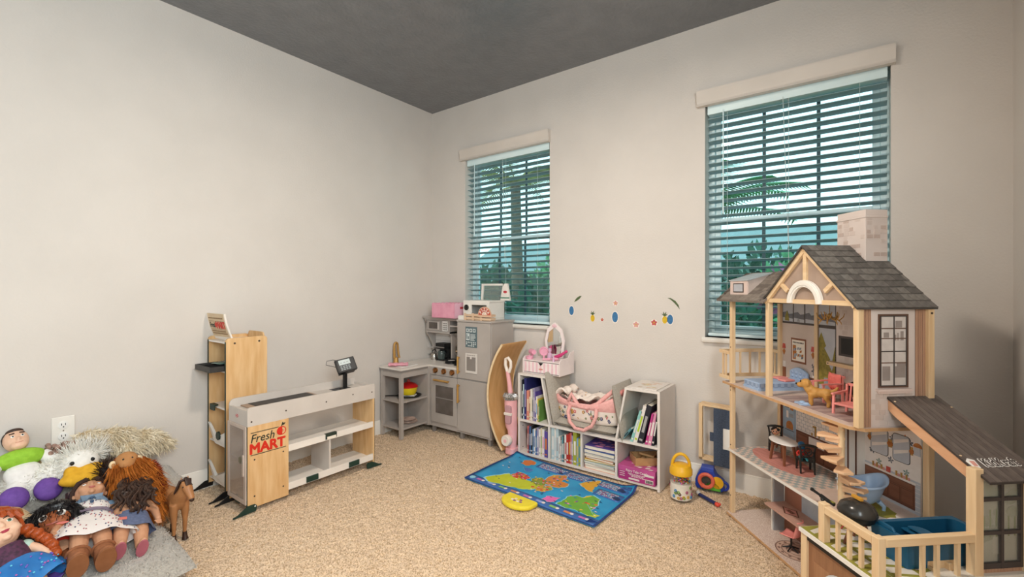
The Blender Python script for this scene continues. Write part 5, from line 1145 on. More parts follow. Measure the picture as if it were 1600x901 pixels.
# cushions: a seat pad and two leaning side pads
def pad(w, d, h, n=10):
    b = MB()
    for s in (1, -1):
        g = [[(w * (i / n - .5), d * (j / n - .5), h * (.5 + s * .5 * (max(0, (1 - abs(2 * i / n - 1) ** 6) * (1 - abs(2 * j / n - 1) ** 6)) ** .35))) for j in range(n + 1)] for i in range(n + 1)]
        b.sheet(g if s > 0 else [r[::-1] for r in g])
    return b
o = tag(pad(.45, .27, .055).build('seat_cushion', 'cushion_grey', smooth='all'), 'flat grey seat cushion under the pink doll carrier', 'cushion', 'grey nook cushions'); place(o, (1.665, -.16, .2545))
o = tag(pad(.345, .29, .062).build('side_cushion', 'cushion_grey', smooth='all'), 'grey side cushion leaning below the pink vanity', 'cushion', 'grey nook cushions'); place(o, (1.40, -.16, .425), (0, R(78.5), 0))
o = tag(pad(.33, .29, .05).build('side_cushion', 'cushion_grey', smooth='all'), 'grey side cushion leaning by the tilted picture books', 'cushion', 'grey nook cushions'); place(o, (1.93, -.16, .415), (0, R(-101.5), 0)); o.location.x = 1.935
# books
_pageb = mat('paper', 'ece3d2', 'e3d9c6', 200, .8, kind='noise', stretch=(4, 1, 1))
BW = {'navy': '2b2f6b', 'ink': '25262f', 'salmon': 'd98a78', 'white': 'e6e0da', 'cream': 'ddcfae', 'lav': '9a92b4', 'grey': 'a9a6a6', 'yellow': 'd8b94a', 'green': '6f9a4d', 'red': 'b4322c', 'blue': '46689c', 'black': '2a2828', 'teal': '5c8f98', 'pale': 'b9cdd2', 'olive': 'a9ac3c', 'orange': 'd1793a', 'pink': 'dd8fae', 'mag': 'c23d86', 'purple': '5c4a98', 'aqua': '8fc9c4', 'lime': 'b7d23a', 'brown': '8a6247', 'rose': 'c56a6a', 'sky': '7fa6cf'}
def book(w, d, h, c, label, loc, rot=(0, 0, 0), group=None, c2=None, art=0):
    t = thing('book', label, 'book', loc, 0, group); t.rotation_euler = rot
    m = mat('cover_' + c, BW[c], None, 25, .5)
    MB().box(0, 0, 0, .0015, d, h).box(w - .0015, 0, 0, w, d, h).box(.0015, 0, 0, w - .0015, .0015, h).build('cover', m, t)
    MB().box(.0015, .0015, .002, w - .0015, d - .003, h - .003).build('pages', 'paper', t)
    if w > .006:
        k = mat('cover_' + (c2 or 'white'), BW[c2 or 'white'], None, 25, .5)
        MB().box(w * .25, -.0005, h * .3, w * .75, 0, h * .72).box(w * .2, -.0005, h * .08, w * .8, 0, h * .13).build('spine_print', k, t)
    return t
def row(spec, x, y, z, group, names, lean=0):
    for k, (w, h, c, c2, d) in enumerate(spec):
        book(w - .0008, d, h, c, names[k], (x, y, z), (0, R(lean), 0), group, c2); x += w
# upper left cubby
G = 'picture books in the upper left cubby'
sp = [(.011, .27, 'ink', 'white', .2), (.010, .24, 'pale', 'ink', .2), (.020, .285, 'navy', 'lav', .22), (.022, .20, 'salmon', 'cream', .17), (.010, .16, 'cream', 'brown', .15), (.016, .215, 'white', 'cream', .17), (.009, .2, 'grey', 'ink', .16), (.012, .225, 'lav', 'white', .17), (.009, .2, 'purple', 'white', .16), (.012, .17, 'white', 'sky', .15), (.008, .155, 'yellow', 'ink', .14), (.007, .145, 'green', 'white', .14)]
row(sp, 1.195, -.285, .2545, G, ['thin black book at the far left of the upper left cubby', 'thin pale book next to the black one in the upper left cubby', 'tall navy book in the upper left cubby', 'thick salmon book beside the tall navy book', 'short cream book beside the salmon book in the upper left cubby', 'tall white book in the middle of the upper left cubby', 'thin grey book right of the tall white book', 'tall lavender book in the upper left cubby', 'slim purple book beside the lavender book', 'low white book near the slanted panel in the upper left cubby', 'thin yellow book near the slanted panel', 'thin green book leaning nearest the slanted panel'])
t = thing('picture_book', 'large midnight-blue picture book standing behind the others in the upper left cubby', 'book', (1.2, -.055, .2545)); t.rotation_euler = (R(-6), 0, 0)
MB().box(0, 0, 0, .15, .012, .29).build('cover', mat('midnight', '23245e', '3a3480', 14, .4), t); MB().box(.002, .002, .002, .148, .01, .2885).build('pages', 'paper', t)
b = MB()
for k in range(14): a = .02 + random.random() * .11; z = .17 + random.random() * .1; b.pxz([(a, z), (a + .014, z + .01), (a + .02, z + .014), (a + .006, z + .004)], -.0008, 0)
b.build('cover_print', 'cover_lav', t)
# lower left cubby
G = 'storybooks in the lower left cubby'
sp = [(.011, .185, 'rose', 'white', .16), (.006, .17, 'ink', 'white', .15), (.013, .185, 'blue', 'white', .16), (.013, .195, 'black', 'white', .17), (.011, .17, 'sky', 'ink', .15), (.012, .175, 'white', 'blue', .15), (.013, .165, 'blue', 'pale', .15), (.014, .185, 'lav', 'white', .17), (.016, .18, 'white', 'grey', .16), (.012, .19, 'cream', 'green', .16), (.018, .185, 'white', 'pink', .17), (.026, .175, 'purple', 'orange', .17)]
row(sp, 1.243, -.285, .0265, G, ['rose red book at the left end of the lower left cubby', 'very thin dark book second in the lower left cubby', 'blue book with white spine print in the lower left cubby', 'black book taller than its neighbours in the lower left cubby', 'sky blue book right of the black one', 'white book with blue spine print in the lower left cubby', 'lower blue book in the middle of the lower left cubby', 'lavender book in the lower left cubby', 'white book with grey spine print in the lower left cubby', 'tall cream book with green spine print', 'white book with pink spine print in the lower left cubby', 'thick purple and orange book at the right end of the lower left cubby'])
# second cubby
G = 'books in the second lower cubby'
sp = [(.024, .215, 'pale', 'white', .19), (.012, .205, 'white', 'pale', .19), (.02, .21, 'pale', 'grey', .19), (.012, .16, 'white', 'grey', .15), (.012, .14, 'grey', 'white', .15), (.012, .165, 'teal', 'white', .15), (.008, .17, 'ink', 'white', .15), (.014, .18, 'white', 'red', .16), (.018, .185, 'red', 'white', .16), (.012, .195, 'red', 'yellow', .16), (.01, .2, 'rose', 'white', .16), (.01, .185, 'lav', 'white', .16), (.026, .212, 'olive', 'white', .17), (.012, .175, 'sky', 'yellow', .15), (.02, .175, 'olive', 'teal', .16)]
row(sp, 1.437, -.285, .0265, G, ['thick pale blue binder at the left end of the second lower cubby', 'thin white folder beside the pale blue binder', 'second pale blue binder with grey spine print', 'short white book in the second lower cubby', 'shortest grey book in the second lower cubby', 'teal book in the second lower cubby', 'thin dark book right of the teal one', 'white book with red spine print', 'thick red book in the second lower cubby', 'red book with yellow spine print', 'slim rose book between red and lavender ones', 'slim lavender book in the second lower cubby', 'tall thick olive green book', 'sky blue book with yellow spine print', 'lower olive book with teal spine print at the right end'])
# third cubby: things stacked flat
G = 'books stacked flat in the third lower cubby'
def flat(w, d, h, c, label, loc, rz=0, art=None, tilt=0):
    t = thing('book', label, 'book', loc, rz, G); t.rotation_euler = (0, tilt, rz); m = mat('cover_' + c, BW[c], None, 25, .5)
    MB().box(0, 0, 0, w, d, .0015).box(0, 0, h - .0015, w, d, h).box(0, 0, .0015, .0015, d, h - .0015).build('cover', m, t); MB().box(.002, .002, .0015, w - .002, d - .002, h - .0015).build('pages', 'paper', t)
    if art:
        b = MB()
        for k in range(16): a, e = .01 + random.random() * (w - .05), .01 + random.random() * (d - .05); b.pxy([(a, e), (a + .03, e + .006), (a + .034, e + .02), (a + .01, e + .026)], h, h + .0004 + k * .00003)
        b.build('cover_print', mat('cover_' + art, BW[art], None, 25, .5), t)
    return t
flat(.205, .22, .022, 'salmon', 'salmon book at the bottom of the flat stack', (1.684, -.282, .0265))
flat(.2, .21, .012, 'white', 'white magazine low in the flat stack', (1.686, -.286, .0487), R(2))
flat(.205, .215, .010, 'pale', 'pale blue magazine in the flat stack', (1.680, -.286, .063), R(-2))
flat(.2, .2, .010, 'yellow', 'yellow folder in the middle of the flat stack', (1.683, -.284, .0755), R(3))
flat(.19, .2, .014, 'orange', 'orange folder in the flat stack', (1.687, -.278, .088), R(-2))
flat(.205, .22, .020, 'white', 'thick white book under the purple ones', (1.684, -.285, .104), R(1))
flat(.205, .225, .022, 'blue', 'blue book second from the top of the flat stack', (1.682, -.29, .1265), R(-1))
flat(.2, .22, .022, 'purple', 'purple picture book with pink print on top of the flat stack', (1.686, -.286, .150), R(2), 'pink')
# fourth cubby: game box and tray of wooden blocks
t = thing('game_box', 'magenta game box with white lettering in the lower right cubby', 'box', (1.918, -.30, .0265)); w, d, h = .222, .255, .082
mat('box_mag', 'b43a80', 'a83377', 10, .45); mat('box_mag2', 'c75a97', 'bb4f8b', 10, .45)
MB().box(0, 0, 0, w, d, h - .004).build('box_base', 'box_mag', t); lid = MB().box(-.001, -.001, h - .03, w + .001, d + .001, h).build('lid', 'box_mag2', t, bevel=.001)
TYm = lambda x, y, z: Mx(((1, 0, 0, x), (0, 0, -1, y), (0, 1, 0, z), (0, 0, 0, 1)))      # text facing -y
lettering('box_title', 'Fairy Tale Castle', 'print_white', TYm(.115, -.0015, .058), t, .021, .0006, .0003, .95)
b = MB()
for k, z in enumerate((.04, .033, .026)):
    x = .06 + .01 * k
    while x < .15: q = .006 + .014 * random.random(); b.box(x, -.0008, z, x + q, 0, z + .0035); x += q + .003
for k in range(4): b.box(.008, -.0008, .02 + k * .012, .04, 0, .023 + k * .012)
b.box(.065, -.001, .008, .13, -.0002, .018).box(.165, -.001, .008, .212, -.0002, .03).box(.16, -.0016, .046, .216, -.001, .058)
b.build('box_print', 'print_white', t)
b = MB()
for k in range(14): b.box(.168 + k * .003, -.0014, .01, .1692 + k * .003 + .0008 * (k % 3), -.001, .026)
b.build('barcode', 'black', t)
b = MB()
for k in range(18): x, y = random.random() * (w - .03), random.random() * .14; b.pxy([(x, y), (x + .02, y + .005), (x + .025, y + .02), (x + .006, y + .016)], h, h + .0004 + k * .00002)
b.build('lid_print', 'print_white', lid)['kind'] = 'stuff'
t = thing('block_tray', 'open wooden tray full of blocks on the magenta game box', 'tray', (2.045, -.175, .1095), R(38))
wood('block_wood', 'c79c6c', 'b5895a', (3, 9, 9))
MB().box(-.085, -.06, 0, .085, .06, .006).box(-.085, -.06, .006, .085, -.053, .045).box(-.085, .053, .006, .085, .06, .045).box(-.085, -.053, .006, -.078, .053, .045).box(.078, -.053, .006, .085, .053, .045).build('tray_body', 'block_wood', t)
hm = Mx.Translation((2.045, -.175, .1095)) @ Mx.Rotation(R(38), 4, 'Z')
for k, (x, y, z, rx, ry, rzz, l) in enumerate(((-.05, -.02, .012, 0, 0, 10, .06), (.02, -.025, .012, 0, 0, -15, .07), (-.03, .025, .012, 0, 0, 40, .06), (.035, .028, .012, 0, 0, 5, .05), (-.02, .0, .03, 0, 8, 70, .08), (.03, .005, .034, 0, -10, 20, .075), (0, -.01, .048, 0, 6, -35, .09))):
    o = tag(MB().box(-l / 2, -.01, -.006, l / 2, .01, .006).build('wooden_block', 'block_wood', bevel=.001), 'plain wooden block in the tray on the game box, ' + ['at the left corner', 'along the front side', 'at the back left', 'at the back right', 'lying crosswise in the middle', 'tilted at the right', 'topmost of the heap'][k], 'block', 'wooden blocks in the tray'); o.matrix_world = hm @ Mx.Translation((x, y, z)) @ Mx.Rotation(R(rzz), 4, 'Z') @ Mx.Rotation(R(ry), 4, 'Y')
# upper right cubby: leaning picture books, seen from the front
G = 'picture books leaning in the upper right cubby'
for x, w, h, c, c2, lb, ln in ((1.925, .012, .10, 'teal', 'ink', 'short teal book fallen low against the slanted panel', 38), (1.985, .016, .20, 'aqua', 'white', 'aqua book leaning at the left of the upper right cubby', 17), (2.004, .022, .235, 'white', 'lime', 'big white book with lime spine end in the upper right cubby', 15.5), (2.03, .03, .24, 'ink', 'grey', 'thick black book in the upper right cubby', 14), (2.075, .014, .19, 'mag', 'white', 'magenta book in the upper right cubby', 12.5), (2.091, .02, .195, 'pink', 'white', 'pink book in the upper right cubby', 11), (2.113, .014, .2, 'ink', 'white', 'slim black book at the right of the upper right cubby', 9.5)):
    book(w, .2, h, c, lb, (x, -.285, .2545), (0, R(ln), 0), G, c2)
# flat board on the right top
t = thing('picture_board', 'thin pale picture board lying on the right end of the bookcase', 'board', (1.985, -.285, .572)); MB().box(0, 0, 0, .16, .25, .006).build('board', 'case_white', t, bevel=.001)
b = MB()
for k in range(16): x, y = .01 + random.random() * .12, .01 + random.random() * .2; b.m = k % 3; b.pxy([(x, y), (x + .022, y + .004), (x + .026, y + .02), (x + .004, y + .018)], .006, .0064 + k * .00002)
b.build('board_print', [mat('bp1', 'dcb9a0', None, 20, .5), mat('bp2', 'c9b7a4', None, 20, .5), mat('bp3', 'd9cba0', None, 20, .5)], t)
# ---- doll carrier
t = thing('doll_carrier', 'pink and white floral fabric doll carrier lying in the reading nook', 'doll carrier', (1.672, -.175, .309), R(-2))
mat('floral_white', 'f2e6dc', 'ead9cd', 14, .8); mat('blush', 'efb5b0', 'e5a6a1', 70, .85, bump=.2); mat('blush_dark', 'd98d87', 'cf827c', 60, .85)
def bsec(s, z, inner=0): # outline at height z: superellipse
    L_, W_ = .225 + .022 * z / .15 - inner, .105 + .02 * z / .15 - inner
    return [(L_ * math.copysign(abs(cos(a)) ** .75, cos(a)), W_ * math.copysign(abs(sin(a)) ** .8, sin(a))) for a in [2 * PI * k / 40 for k in range(40)]]
def wav(x): return .122 + .012 * (x / .25) ** 2 + (.075 * max(0, (x - .05) / .2) ** 1.5) + (.022 * max(0, (-x - .1) / .15))
b = MB(); vs = []; ZS = [0, .008, .03, .06, .09]
for z in ZS: vs += [(x * (.93 if z == 0 else 1), y * (.93 if z == 0 else 1), z) for x, y in bsec(0, z)]
b.add(vs, [(i * 40 + j, i * 40 + (j + 1) % 40, (i + 1) * 40 + (j + 1) % 40, (i + 1) * 40 + j) for i in range(len(ZS) - 1) for j in range(40)] + [tuple(range(40))[::-1]])
b.build('body', 'floral_white', t, smooth='all')
b = MB(); vs = []
for q in (0, .25, .5, .75, 1): vs += [(x * (1 + .03 * sin(q * PI)), y * (1 + .05 * sin(q * PI)), .088 + (wav(x) - .088) * q + .004 * sin(j * 1.9) * q) for j, (x, y) in enumerate(bsec(0, .09 + .04 * q))]
vs += [(x * .94, y * .9, wav(x) - .004) for x, y in bsec(0, .13)] + [(x * .9, y * .86, .05) for x, y in bsec(0, .13)]
b.add(vs, [(i * 40 + j, i * 40 + (j + 1) % 40, (i + 1) * 40 + (j + 1) % 40, (i + 1) * 40 + j) for i in range(6) for j in range(40)]); b.build('upper_band', 'blush', t, smooth='all')
b = MB(); n = 16
g = [[(-.19 + .36 * i / n, -.09 + .18 * j / n, .128 + .014 * sin(i * 1.1 + j * .7) + .012 * cos(j * 1.3 - i * .5) + .03 * (i / n)) for j in range(n + 1)] for i in range(n + 1)]
b.sheet(g).build('blanket', 'floral_white', t, smooth='all')
b = MB(); g = [[(-.235 + .1 * i / 8, -.085 + .17 * j / 10, .13 + .055 * sin(PI * i / 8 * .8) + .012 * cos(j * 1.4)) for j in range(11)] for i in range(9)]
b.sheet(g, .012).build('pillow_flap', 'floral_white', t, smooth='all')
g = [[(.19 + .055 * i / 6, -.075 + .15 * j / 14, .14 + .085 * (i / 6) + .010 * abs(sin(j * 1.5))) for j in range(15)] for i in range(7)]
MB().sheet(g, .02).build('ruffle', 'blush_dark', t, smooth='all')
mat('fl_navy', '4a4f78', None, 40, .8); mat('fl_rose', 'd1777a', None, 40, .8); mat('fl_green', '7d8a5e', None, 40, .8); mat('fl_gold', 'c9994f', None, 40, .8)
b = MB()
for k in range(46):
    x = random.uniform(-.2, .2); z = random.uniform(.012, .08); sec = bsec(0, z); L_, W_ = .225 + .022 * z / .15, .105 + .02 * z / .15
    y = -W_ * (max(0, 1 - (abs(x) / L_) ** (2 / .75))) ** (.8 / 2) - .0012; b.m = random.randrange(4); r = random.uniform(.004, .009)
    for q in range(5 if k % 2 else 2):
        a = q * 1.26 + k; b.ell((x + r * cos(a), y, z + r * sin(a)), (r * .62, .0012, r * .62), 6, k=4)
for k in range(40):
    i, j = random.randrange(1, n), random.randrange(1, n); x, y = -.19 + .36 * i / n, -.09 + .18 * j / n; z = .128 + .014 * sin(i * 1.1 + j * .7) + .012 * cos(j * 1.3 - i * .5) + .03 * (i / n); b.m = random.randrange(4); b.ell((x, y, z + .002), (.006, .004, .002), 6, k=4)
o = b.build('flower_print', ['fl_navy', 'fl_rose', 'fl_green', 'fl_gold'], t, smooth=True); o['kind'] = 'stuff'
MB().tube([(-.085, -.12, .10), (-.09, -.136, .06), (-.075, -.142, .0), (-.03, -.145, -.035), (.03, -.145, -.035), (.085, -.142, .0), (.11, -.136, .06), (.105, -.12, .11)], .0115, 10).build('handle', 'blush', t, smooth='all')
MB().tube([(-.10, -.115, .12), (-.085, -.10, .17), (-.06, -.10, .13), (-.02, -.115, .10), (.04, -.115, .10), (.1, -.10, .13), (.16, -.075, .19), (.21, -.05, .235)], .0135, 10).build('handle', 'blush', t, smooth='all')
# ---- pink vanity
t = thing('toy_vanity', 'white and pink striped toy vanity with mirror on the bookcase', 'toy vanity', (1.335, -.16, .5725), R(0))
mat('van_white', 'f0e4e2', 'e8dbd9', 10, .5); mat('van_pink', 'e9c4cc', 'e1b9c2', 10, .5)
w, d, h = .29, .19, .085
MB().box(-w / 2, -d / 2 + .004, 0, w / 2, d / 2, .006).box(-w / 2, -d / 2 + .004, .006, -w / 2 + .006, d / 2, h).box(w / 2 - .006, -d / 2 + .004, .006, w / 2, d / 2, h).box(-w / 2, d / 2 - .006, .006, w / 2, d / 2, h).box(-w / 2, -d / 2, h, w / 2, d / 2, h + .007).build('cabinet', 'van_white', t, bevel=.0015)
dw = MB().box(-w / 2 + .004, -d / 2 - .002, .01, w / 2 - .004, -d / 2 + .006, h - .004).build('drawer', 'van_white', t, bevel=.001)
for k in range(9): MB().box(-w / 2 + .012 + k * .031, -d / 2 - .0028, .012, -w / 2 + .026 + k * .031, -d / 2 - .0018, h - .006).build('drawer_stripe', 'van_pink', dw)
MB().pxz([(-.02, h - .006), (.02, h - .006), (0, h - .026)], -d / 2 - .004, -d / 2 - .002).build('drawer_pull_cutout', 'black', dw); MB().ell((0, -d / 2 - .003, .035), (.018, .001, .006), 12).build('drawer_emblem', 'print_pink', dw)
for x in (-w / 2 - .006, w / 2): MB().pyz([(-d / 2 - .004, -.0), (d / 2, -.0), (d / 2, h + .07), (d / 2 - .05, h + .06), (d / 2 - .08, h + .028), (-d / 2 + .02, h + .03), (-d / 2 - .004, h + .012)], x, x + .006).build('side_panel', 'van_white', t, bevel=.001)
hexo = [(-.065, h + .01), (.065, h + .01), (.082, h + .13), (.06, h + .215), (0, h + .262), (-.06, h + .215), (-.082, h + .13)]; hexi = [(x * .76, (z - h - .12) * .76 + h + .118) for x, z in hexo]
b = MB(); n = 7; vs = [(x, d / 2 - .012, z) for x, z in hexo] + [(x, d / 2 - .012, z) for x, z in hexi] + [(x, d / 2, z) for x, z in hexo] + [(x, d / 2, z) for x, z in hexi]
fs = []
for i in range(n): j = (i + 1) % n; fs += [(i, j, j + n, i + n), (i + 2 * n, i + 3 * n, j + 3 * n, j + 2 * n), (i, i + 2 * n, j + 2 * n, j), (i + n, j + n, j + 3 * n, i + 3 * n)]
mf = b.add(vs, fs).build('mirror_frame', 'van_white', t); MB().pxz(hexi, d / 2 - .008, d / 2 - .004).build('mirror', mat('mirror', 'd8d8d8', 'd8d8d8', 10, .03, 1), t)
MB().ell((0, d / 2 - .014, h + .236), (.02, .003, .013), 12).build('crown_emblem', 'van_pink', mf, smooth=True)
mat('hot_pink', 'd84b86', 'cf4079', 20, .35); mat('toy_pink', 'eba9bf', 'e29db4', 20, .4); mat('toy_lilac', 'd9b6cf', 'cfa9c5', 20, .4)
def acc(name, label, b, m, loc, rz=0, kind='vanity accessory'):
    o = tag(b.build(name, m, smooth=True), label, kind, 'pink vanity accessories'); place(o, loc, (0, 0, rz)); return o
zv = .5725 + h + .0072; xv, yv = 1.335, -.16
acc('hair_dryer', 'pale pink toy hair dryer standing upright on the vanity', MB().lathe([(.017, 0), (.02, .02), (.02, .05), (.013, .056)], (0, 0, .045), 16, 'y').tube([(0, .03, .045), (0, .03, .0)], [.009, .007], 10), 'toy_pink', (xv - .10, yv - .03, zv), R(60), 'toy hair dryer')
acc('hand_mirror', 'pink toy hand mirror with a round rim on the vanity', MB().torus((0, 0, .05), .028, .006, 20, 8, 'y').lathe([(.024, -.002), (.024, .002)], (0, 0, .05), 18, 'y').tube([(0, 0, .022), (0, 0, 0)], [.006, .007], 8), 'toy_pink', (xv - .05, yv + .02, zv), R(20), 'toy hand mirror')
acc('perfume_bottle', 'lilac toy perfume bottle in the middle of the vanity', MB().lathe([(.018, 0), (.02, .01), (.016, .04), (.007, .048), (.007, .056), (.012, .058), (.012, .075), (.004, .08)], n=16), 'toy_lilac', (xv + .012, yv + .0, zv), 0, 'toy bottle')
acc('hairbrush', 'pale pink toy hairbrush lying across the vanity', MB().ell((.03, 0, .012), (.03, .016, .01), 14).tube([(.0, 0, .012), (-.055, 0, .01)], [.008, .006], 8), 'toy_pink', (xv + .045, yv - .045, zv), R(35), 'toy hairbrush')
acc('hair_curler', 'hot pink toy curling iron sticking out at the vanity side', MB().tube([(-.05, 0, .012), (.0, 0, .03), (.05, 0, .06)], [.012, .013, .008], 10).ell((.055, 0, .063), (.012, .01, .01), 10), 'hot_pink', (xv + .095, yv - .0, zv + .004), R(-10), 'toy curling iron')
acc('lipstick', 'small lilac toy lipstick at the front of the vanity', MB().lathe([(.008, 0), (.008, .025), (.006, .026), (.006, .036), (.002, .04)], n=12), 'toy_lilac', (xv + .085, yv - .07, zv), 0, 'toy lipstick')
acc('powder_box', 'round pale pink toy powder box at the left of the vanity', MB().lathe([(.022, 0), (.024, .004), (.024, .018), (.02, .022), (.006, .024), (.006, .03)], n=18), 'toy_pink', (xv - .115, yv - .065, zv), 0, 'toy powder box')
acc('makeup_brush', 'pink toy make-up brush leaning against the mirror', MB().tube([(0, 0, 0), (0, .01, .05), (0, .012, .065), (0, .016, .09)], [.005, .004, .009, .003], 10), 'hot_pink', (xv - .015, yv + .045, zv + .002), 0, 'toy brush')
# ---- curved balance board
pts = []; Rr = .592; a0 = math.asin(.4 / Rr); xc = .946 + Rr
prof = [(xc - Rr * cos(a), .4 + Rr * sin(a)) for a in [-a0 + 2 * a0 * k / 24 for k in range(25)]]; inn = [(xc - (Rr - .016) * cos(a), .4 + (Rr - .016) * sin(a)) for a in [-a0 + 2 * a0 * k / 24 for k in range(25)]]
o = thing('balance_board', 'curved plywood balance board leaning beside the toy fridge', 'balance board', (1.07, -.22, 0))
b = MB(); b.T = Mx.Translation((-1.07, .22, 0)); b.pxz([(x + .006, z) for x, z in prof[1:-1]] + [(x - .006, z) for x, z in inn[1:-1]][::-1], -.366, -.07); b.build('board', mat('ply', 'dcae78', 'cb9a61', 3, .4, stretch=(6, 6, 1.2), bump=.03), o, smooth=True)
for y0 in (-.368, -.07):
    b = MB(); b.T = Mx.Translation((-1.07, .22, 0)); b.pxz(prof[1:-1] + inn[1:-1][::-1], y0, y0 + .002); b.build('edge_band', mat('ply_edge', 'ecd3ac', 'e3c69c', 20, .5), o)
# ---- toy vacuum
t = thing('toy_vacuum', 'pink upright toy vacuum cleaner leaning inside the balance board', 'toy vacuum', (1.125, -.31, 0))
mat('vac_pink', 'efb3b6', 'e7a8ab', 20, .4); mat('vac_cream', 'efe3d8', 'e7dace', 20, .4)
MB().pxy(rrect(-.035, -.04, .04, .06, .02), .004, .05).build('floor_head', 'vac_pink', t, bevel=.008)
MB().lathe([(.034, -.02), (.038, -.014), (.038, .014), (.034, .02)], (-.008, -.045, .105), 22, 'y').build('wheel', 'vac_cream', t, smooth=True); MB().lathe([(.012, -.067), (.012, -.064)], (-.008, 0, .105), 14, 'y').build('wheel_hub', 'vac_pink', t, smooth=True)
b = MB(); b.tube([(.006, 0, .05), (.008, 0, .13), (.008, 0, .17), (-.002, 0, .2), (-.006, 0, .36), (-.006, 0, .385)], [.03, .032, .034, .042, .046, .045], 20); b.build('body', 'vac_pink', t, smooth=True)
MB().pxz(rrect(-.022, .22, .026, .35, .016), -.05, -.03).build('dust_window', mat('vac_window', 'c79aa0', 'b98c92', 8, .15), t, bevel=.004); MB().pxz(rrect(-.03, .28, .033, .3, .006), -.053, -.035).build('window_band', 'vac_cream', t, bevel=.003)
b = MB()
for k in range(26):
    a = 2 * PI * k / 26; b.m = k % 2; b.tube([(-.006 + .045 * cos(a), .045 * sin(a), .385), (-.008 + .05 * cos(a + .1), .05 * sin(a + .1), .405), (-.008 + .04 * cos(a), .04 * sin(a), .425)], [.006, .007, .004], 5)
b.tube([(-.007, 0, .38), (-.008, 0, .43)], [.042, .036], 16); b.build('sequin_collar', [mat('sequin', 'c9c4c2', '9a9594', 150, .25, .8), mat('sequin2', '8d8886', 'dedad8', 150, .25, .8)], t, smooth=True)
MB().tube([(-.01, 0, .425), (-.02, 0, .5), (-.035, 0, .575)], [.018, .016, .014], 12).build('stick', 'vac_pink', t, smooth=True)
MB().tube([(-.035, 0, .57), (-.054, 0, .62), (-.052, 0, .662), (-.03, 0, .672), (-.008, 0, .648), (-.006, 0, .61), (-.022, 0, .57)], [.013, .012, .011, .011, .011, .011, .012], 10).build('handle', 'vac_cream', t, smooth=True)
# ---------------------------------------------------------------- map mat, jar, blue toy, felt piece, wall stickers
mo = V((1.16, -.302)); ex = V((.8975, -.0565)); ey = V((-.0175, -.5115))
def mp(s, t): return (mo.x + ex.x * s + ey.x * t, mo.y + ex.y * s + ey.y * t)
t = thing('map_play_mat', 'blue world map play mat lying on the carpet before the bookcase', 'play mat', (mo.x, mo.y, 0))
def TB(): b = MB(); b.T = Mx.Translation((-mo.x, -mo.y, 0)); return b
mat('sea', '2f9fd0', '2489bd', 5, .45); mat('mat_navy', '26417f', '213a74', 12, .6); mat('sea_deep', '3f6fb0', '3865a4', 6, .45)
n = 24; b = TB()
def mz(s, u): return .006 + .0025 * sin(s * 9 + u * 4) + .02 * max(0, 1 - (s * s + u * u) ** .5 / .12) + .03 * max(0, 1 - ((1 - s) ** 2 + u * u) ** .5 / .1)+ .0
g = [[(*mp(i / n, j / n), mz(i / n, j / n)) for j in range(n + 1)] for i in range(n + 1)]
b.sheet(g[::-1], .004).build('mat_sheet', 'sea', t, smooth='all')
def strip(pts, w, m, name, lift=.0012):
    b = TB(); b.sheet([[(*mp(s, u), mz(s, u) + lift) for s, u in pts[k]] for k in range(len(pts))], .0005); return b.build(name, m, t, smooth='all')
for nm, e in (('edge_tape', [[(i / n, -.008 + q * .024) for q in (0, 1)] for i in range(n + 1)]), ('edge_tape', [[(i / n, .985 + q * .02) for q in (0, 1)] for i in range(n + 1)]), ('edge_tape', [[(-.005 + q * .015, i / n) for q in (0, 1)] for i in range(n + 1)]), ('edge_tape', [[(.99 + q * .015, i / n) for q in (0, 1)] for i in range(n + 1)])): strip(e[::-1], 0, 'mat_navy', nm, .0016)
strip([[(i / n, .86 + .125 * q / 3) for q in range(4)] for i in range(n + 1)][::-1], 0, 'sea_deep', 'border_print', .0008)
for k, (s0, s1, u0, u1) in enumerate(((.27, .5, .03, .2), (.5, .7, .03, .22), (.76, .98, .04, .2), (.80, .98, .24, .4))):
    strip([[(s0 + (s1 - s0) * i / 6, u0 + (u1 - u0) * q / 3) for q in range(4)] for i in range(7)][::-1], 0, 'sea_deep', 'info_panel', .001)
CT = dict(aus=('d8793a', [(.152, .235), (.145, .119), (.179, .07), (.232, .094), (.245, .174), (.206, .257)]),
 asia=('c3cc2f', [(.11, .848), (.141, .718), (.197, .571), (.265, .581), (.349, .587), (.414, .554), (.48, .578), (.509, .673), (.467, .771), (.398, .832), (.313, .861), (.22, .877), (.154, .89)]),
 china=('d8402f', [(.216, .61), (.229, .456), (.292, .457), (.351, .499), (.349, .587), (.306, .627), (.252, .643)]),
 indo=('4a76b8', [(.211, .321), (.256, .279), (.294, .318), (.274, .392)]), europe=('cfa23e', [(.476, .683), (.486, .591), (.553, .551), (.576, .632), (.544, .734), (.5, .76)]),
 mide=('8a9a3a', [(.369, .516), (.412, .41), (.491, .462), (.503, .586), (.44, .618)]), africa=('d98a3c', [(.448, .402), (.453, .265), (.516, .174), (.555, .246), (.558, .367), (.612, .366), (.622, .471), (.575, .539), (.521, .539), (.477, .524)]),
 sam=('e0a62f', [(.666, .29), (.696, .166), (.756, .05), (.772, .157), (.768, .257), (.795, .37), (.754, .372), (.706, .329)]), nam=('6fae3f', [(.708, .776), (.703, .646), (.74, .558), (.789, .556), (.819, .443), (.874, .467), (.899, .599), (.893, .732), (.957, .792), (.921, .843), (.865, .835), (.802, .834), (.752, .85), (.701, .845)]),
 usa=('d9c32f', [(.778, .573), (.807, .46), (.845, .476), (.883, .522), (.882, .622), (.83, .632)]), green=('e86fb4', [(.595, .87), (.597, .78), (.678, .717), (.677, .82), (.66, .86), (.636, .88)]), alaska=('c9d23a', [(.884, .848), (.915, .777), (.968, .777), (.957, .844), (.916, .86)]))
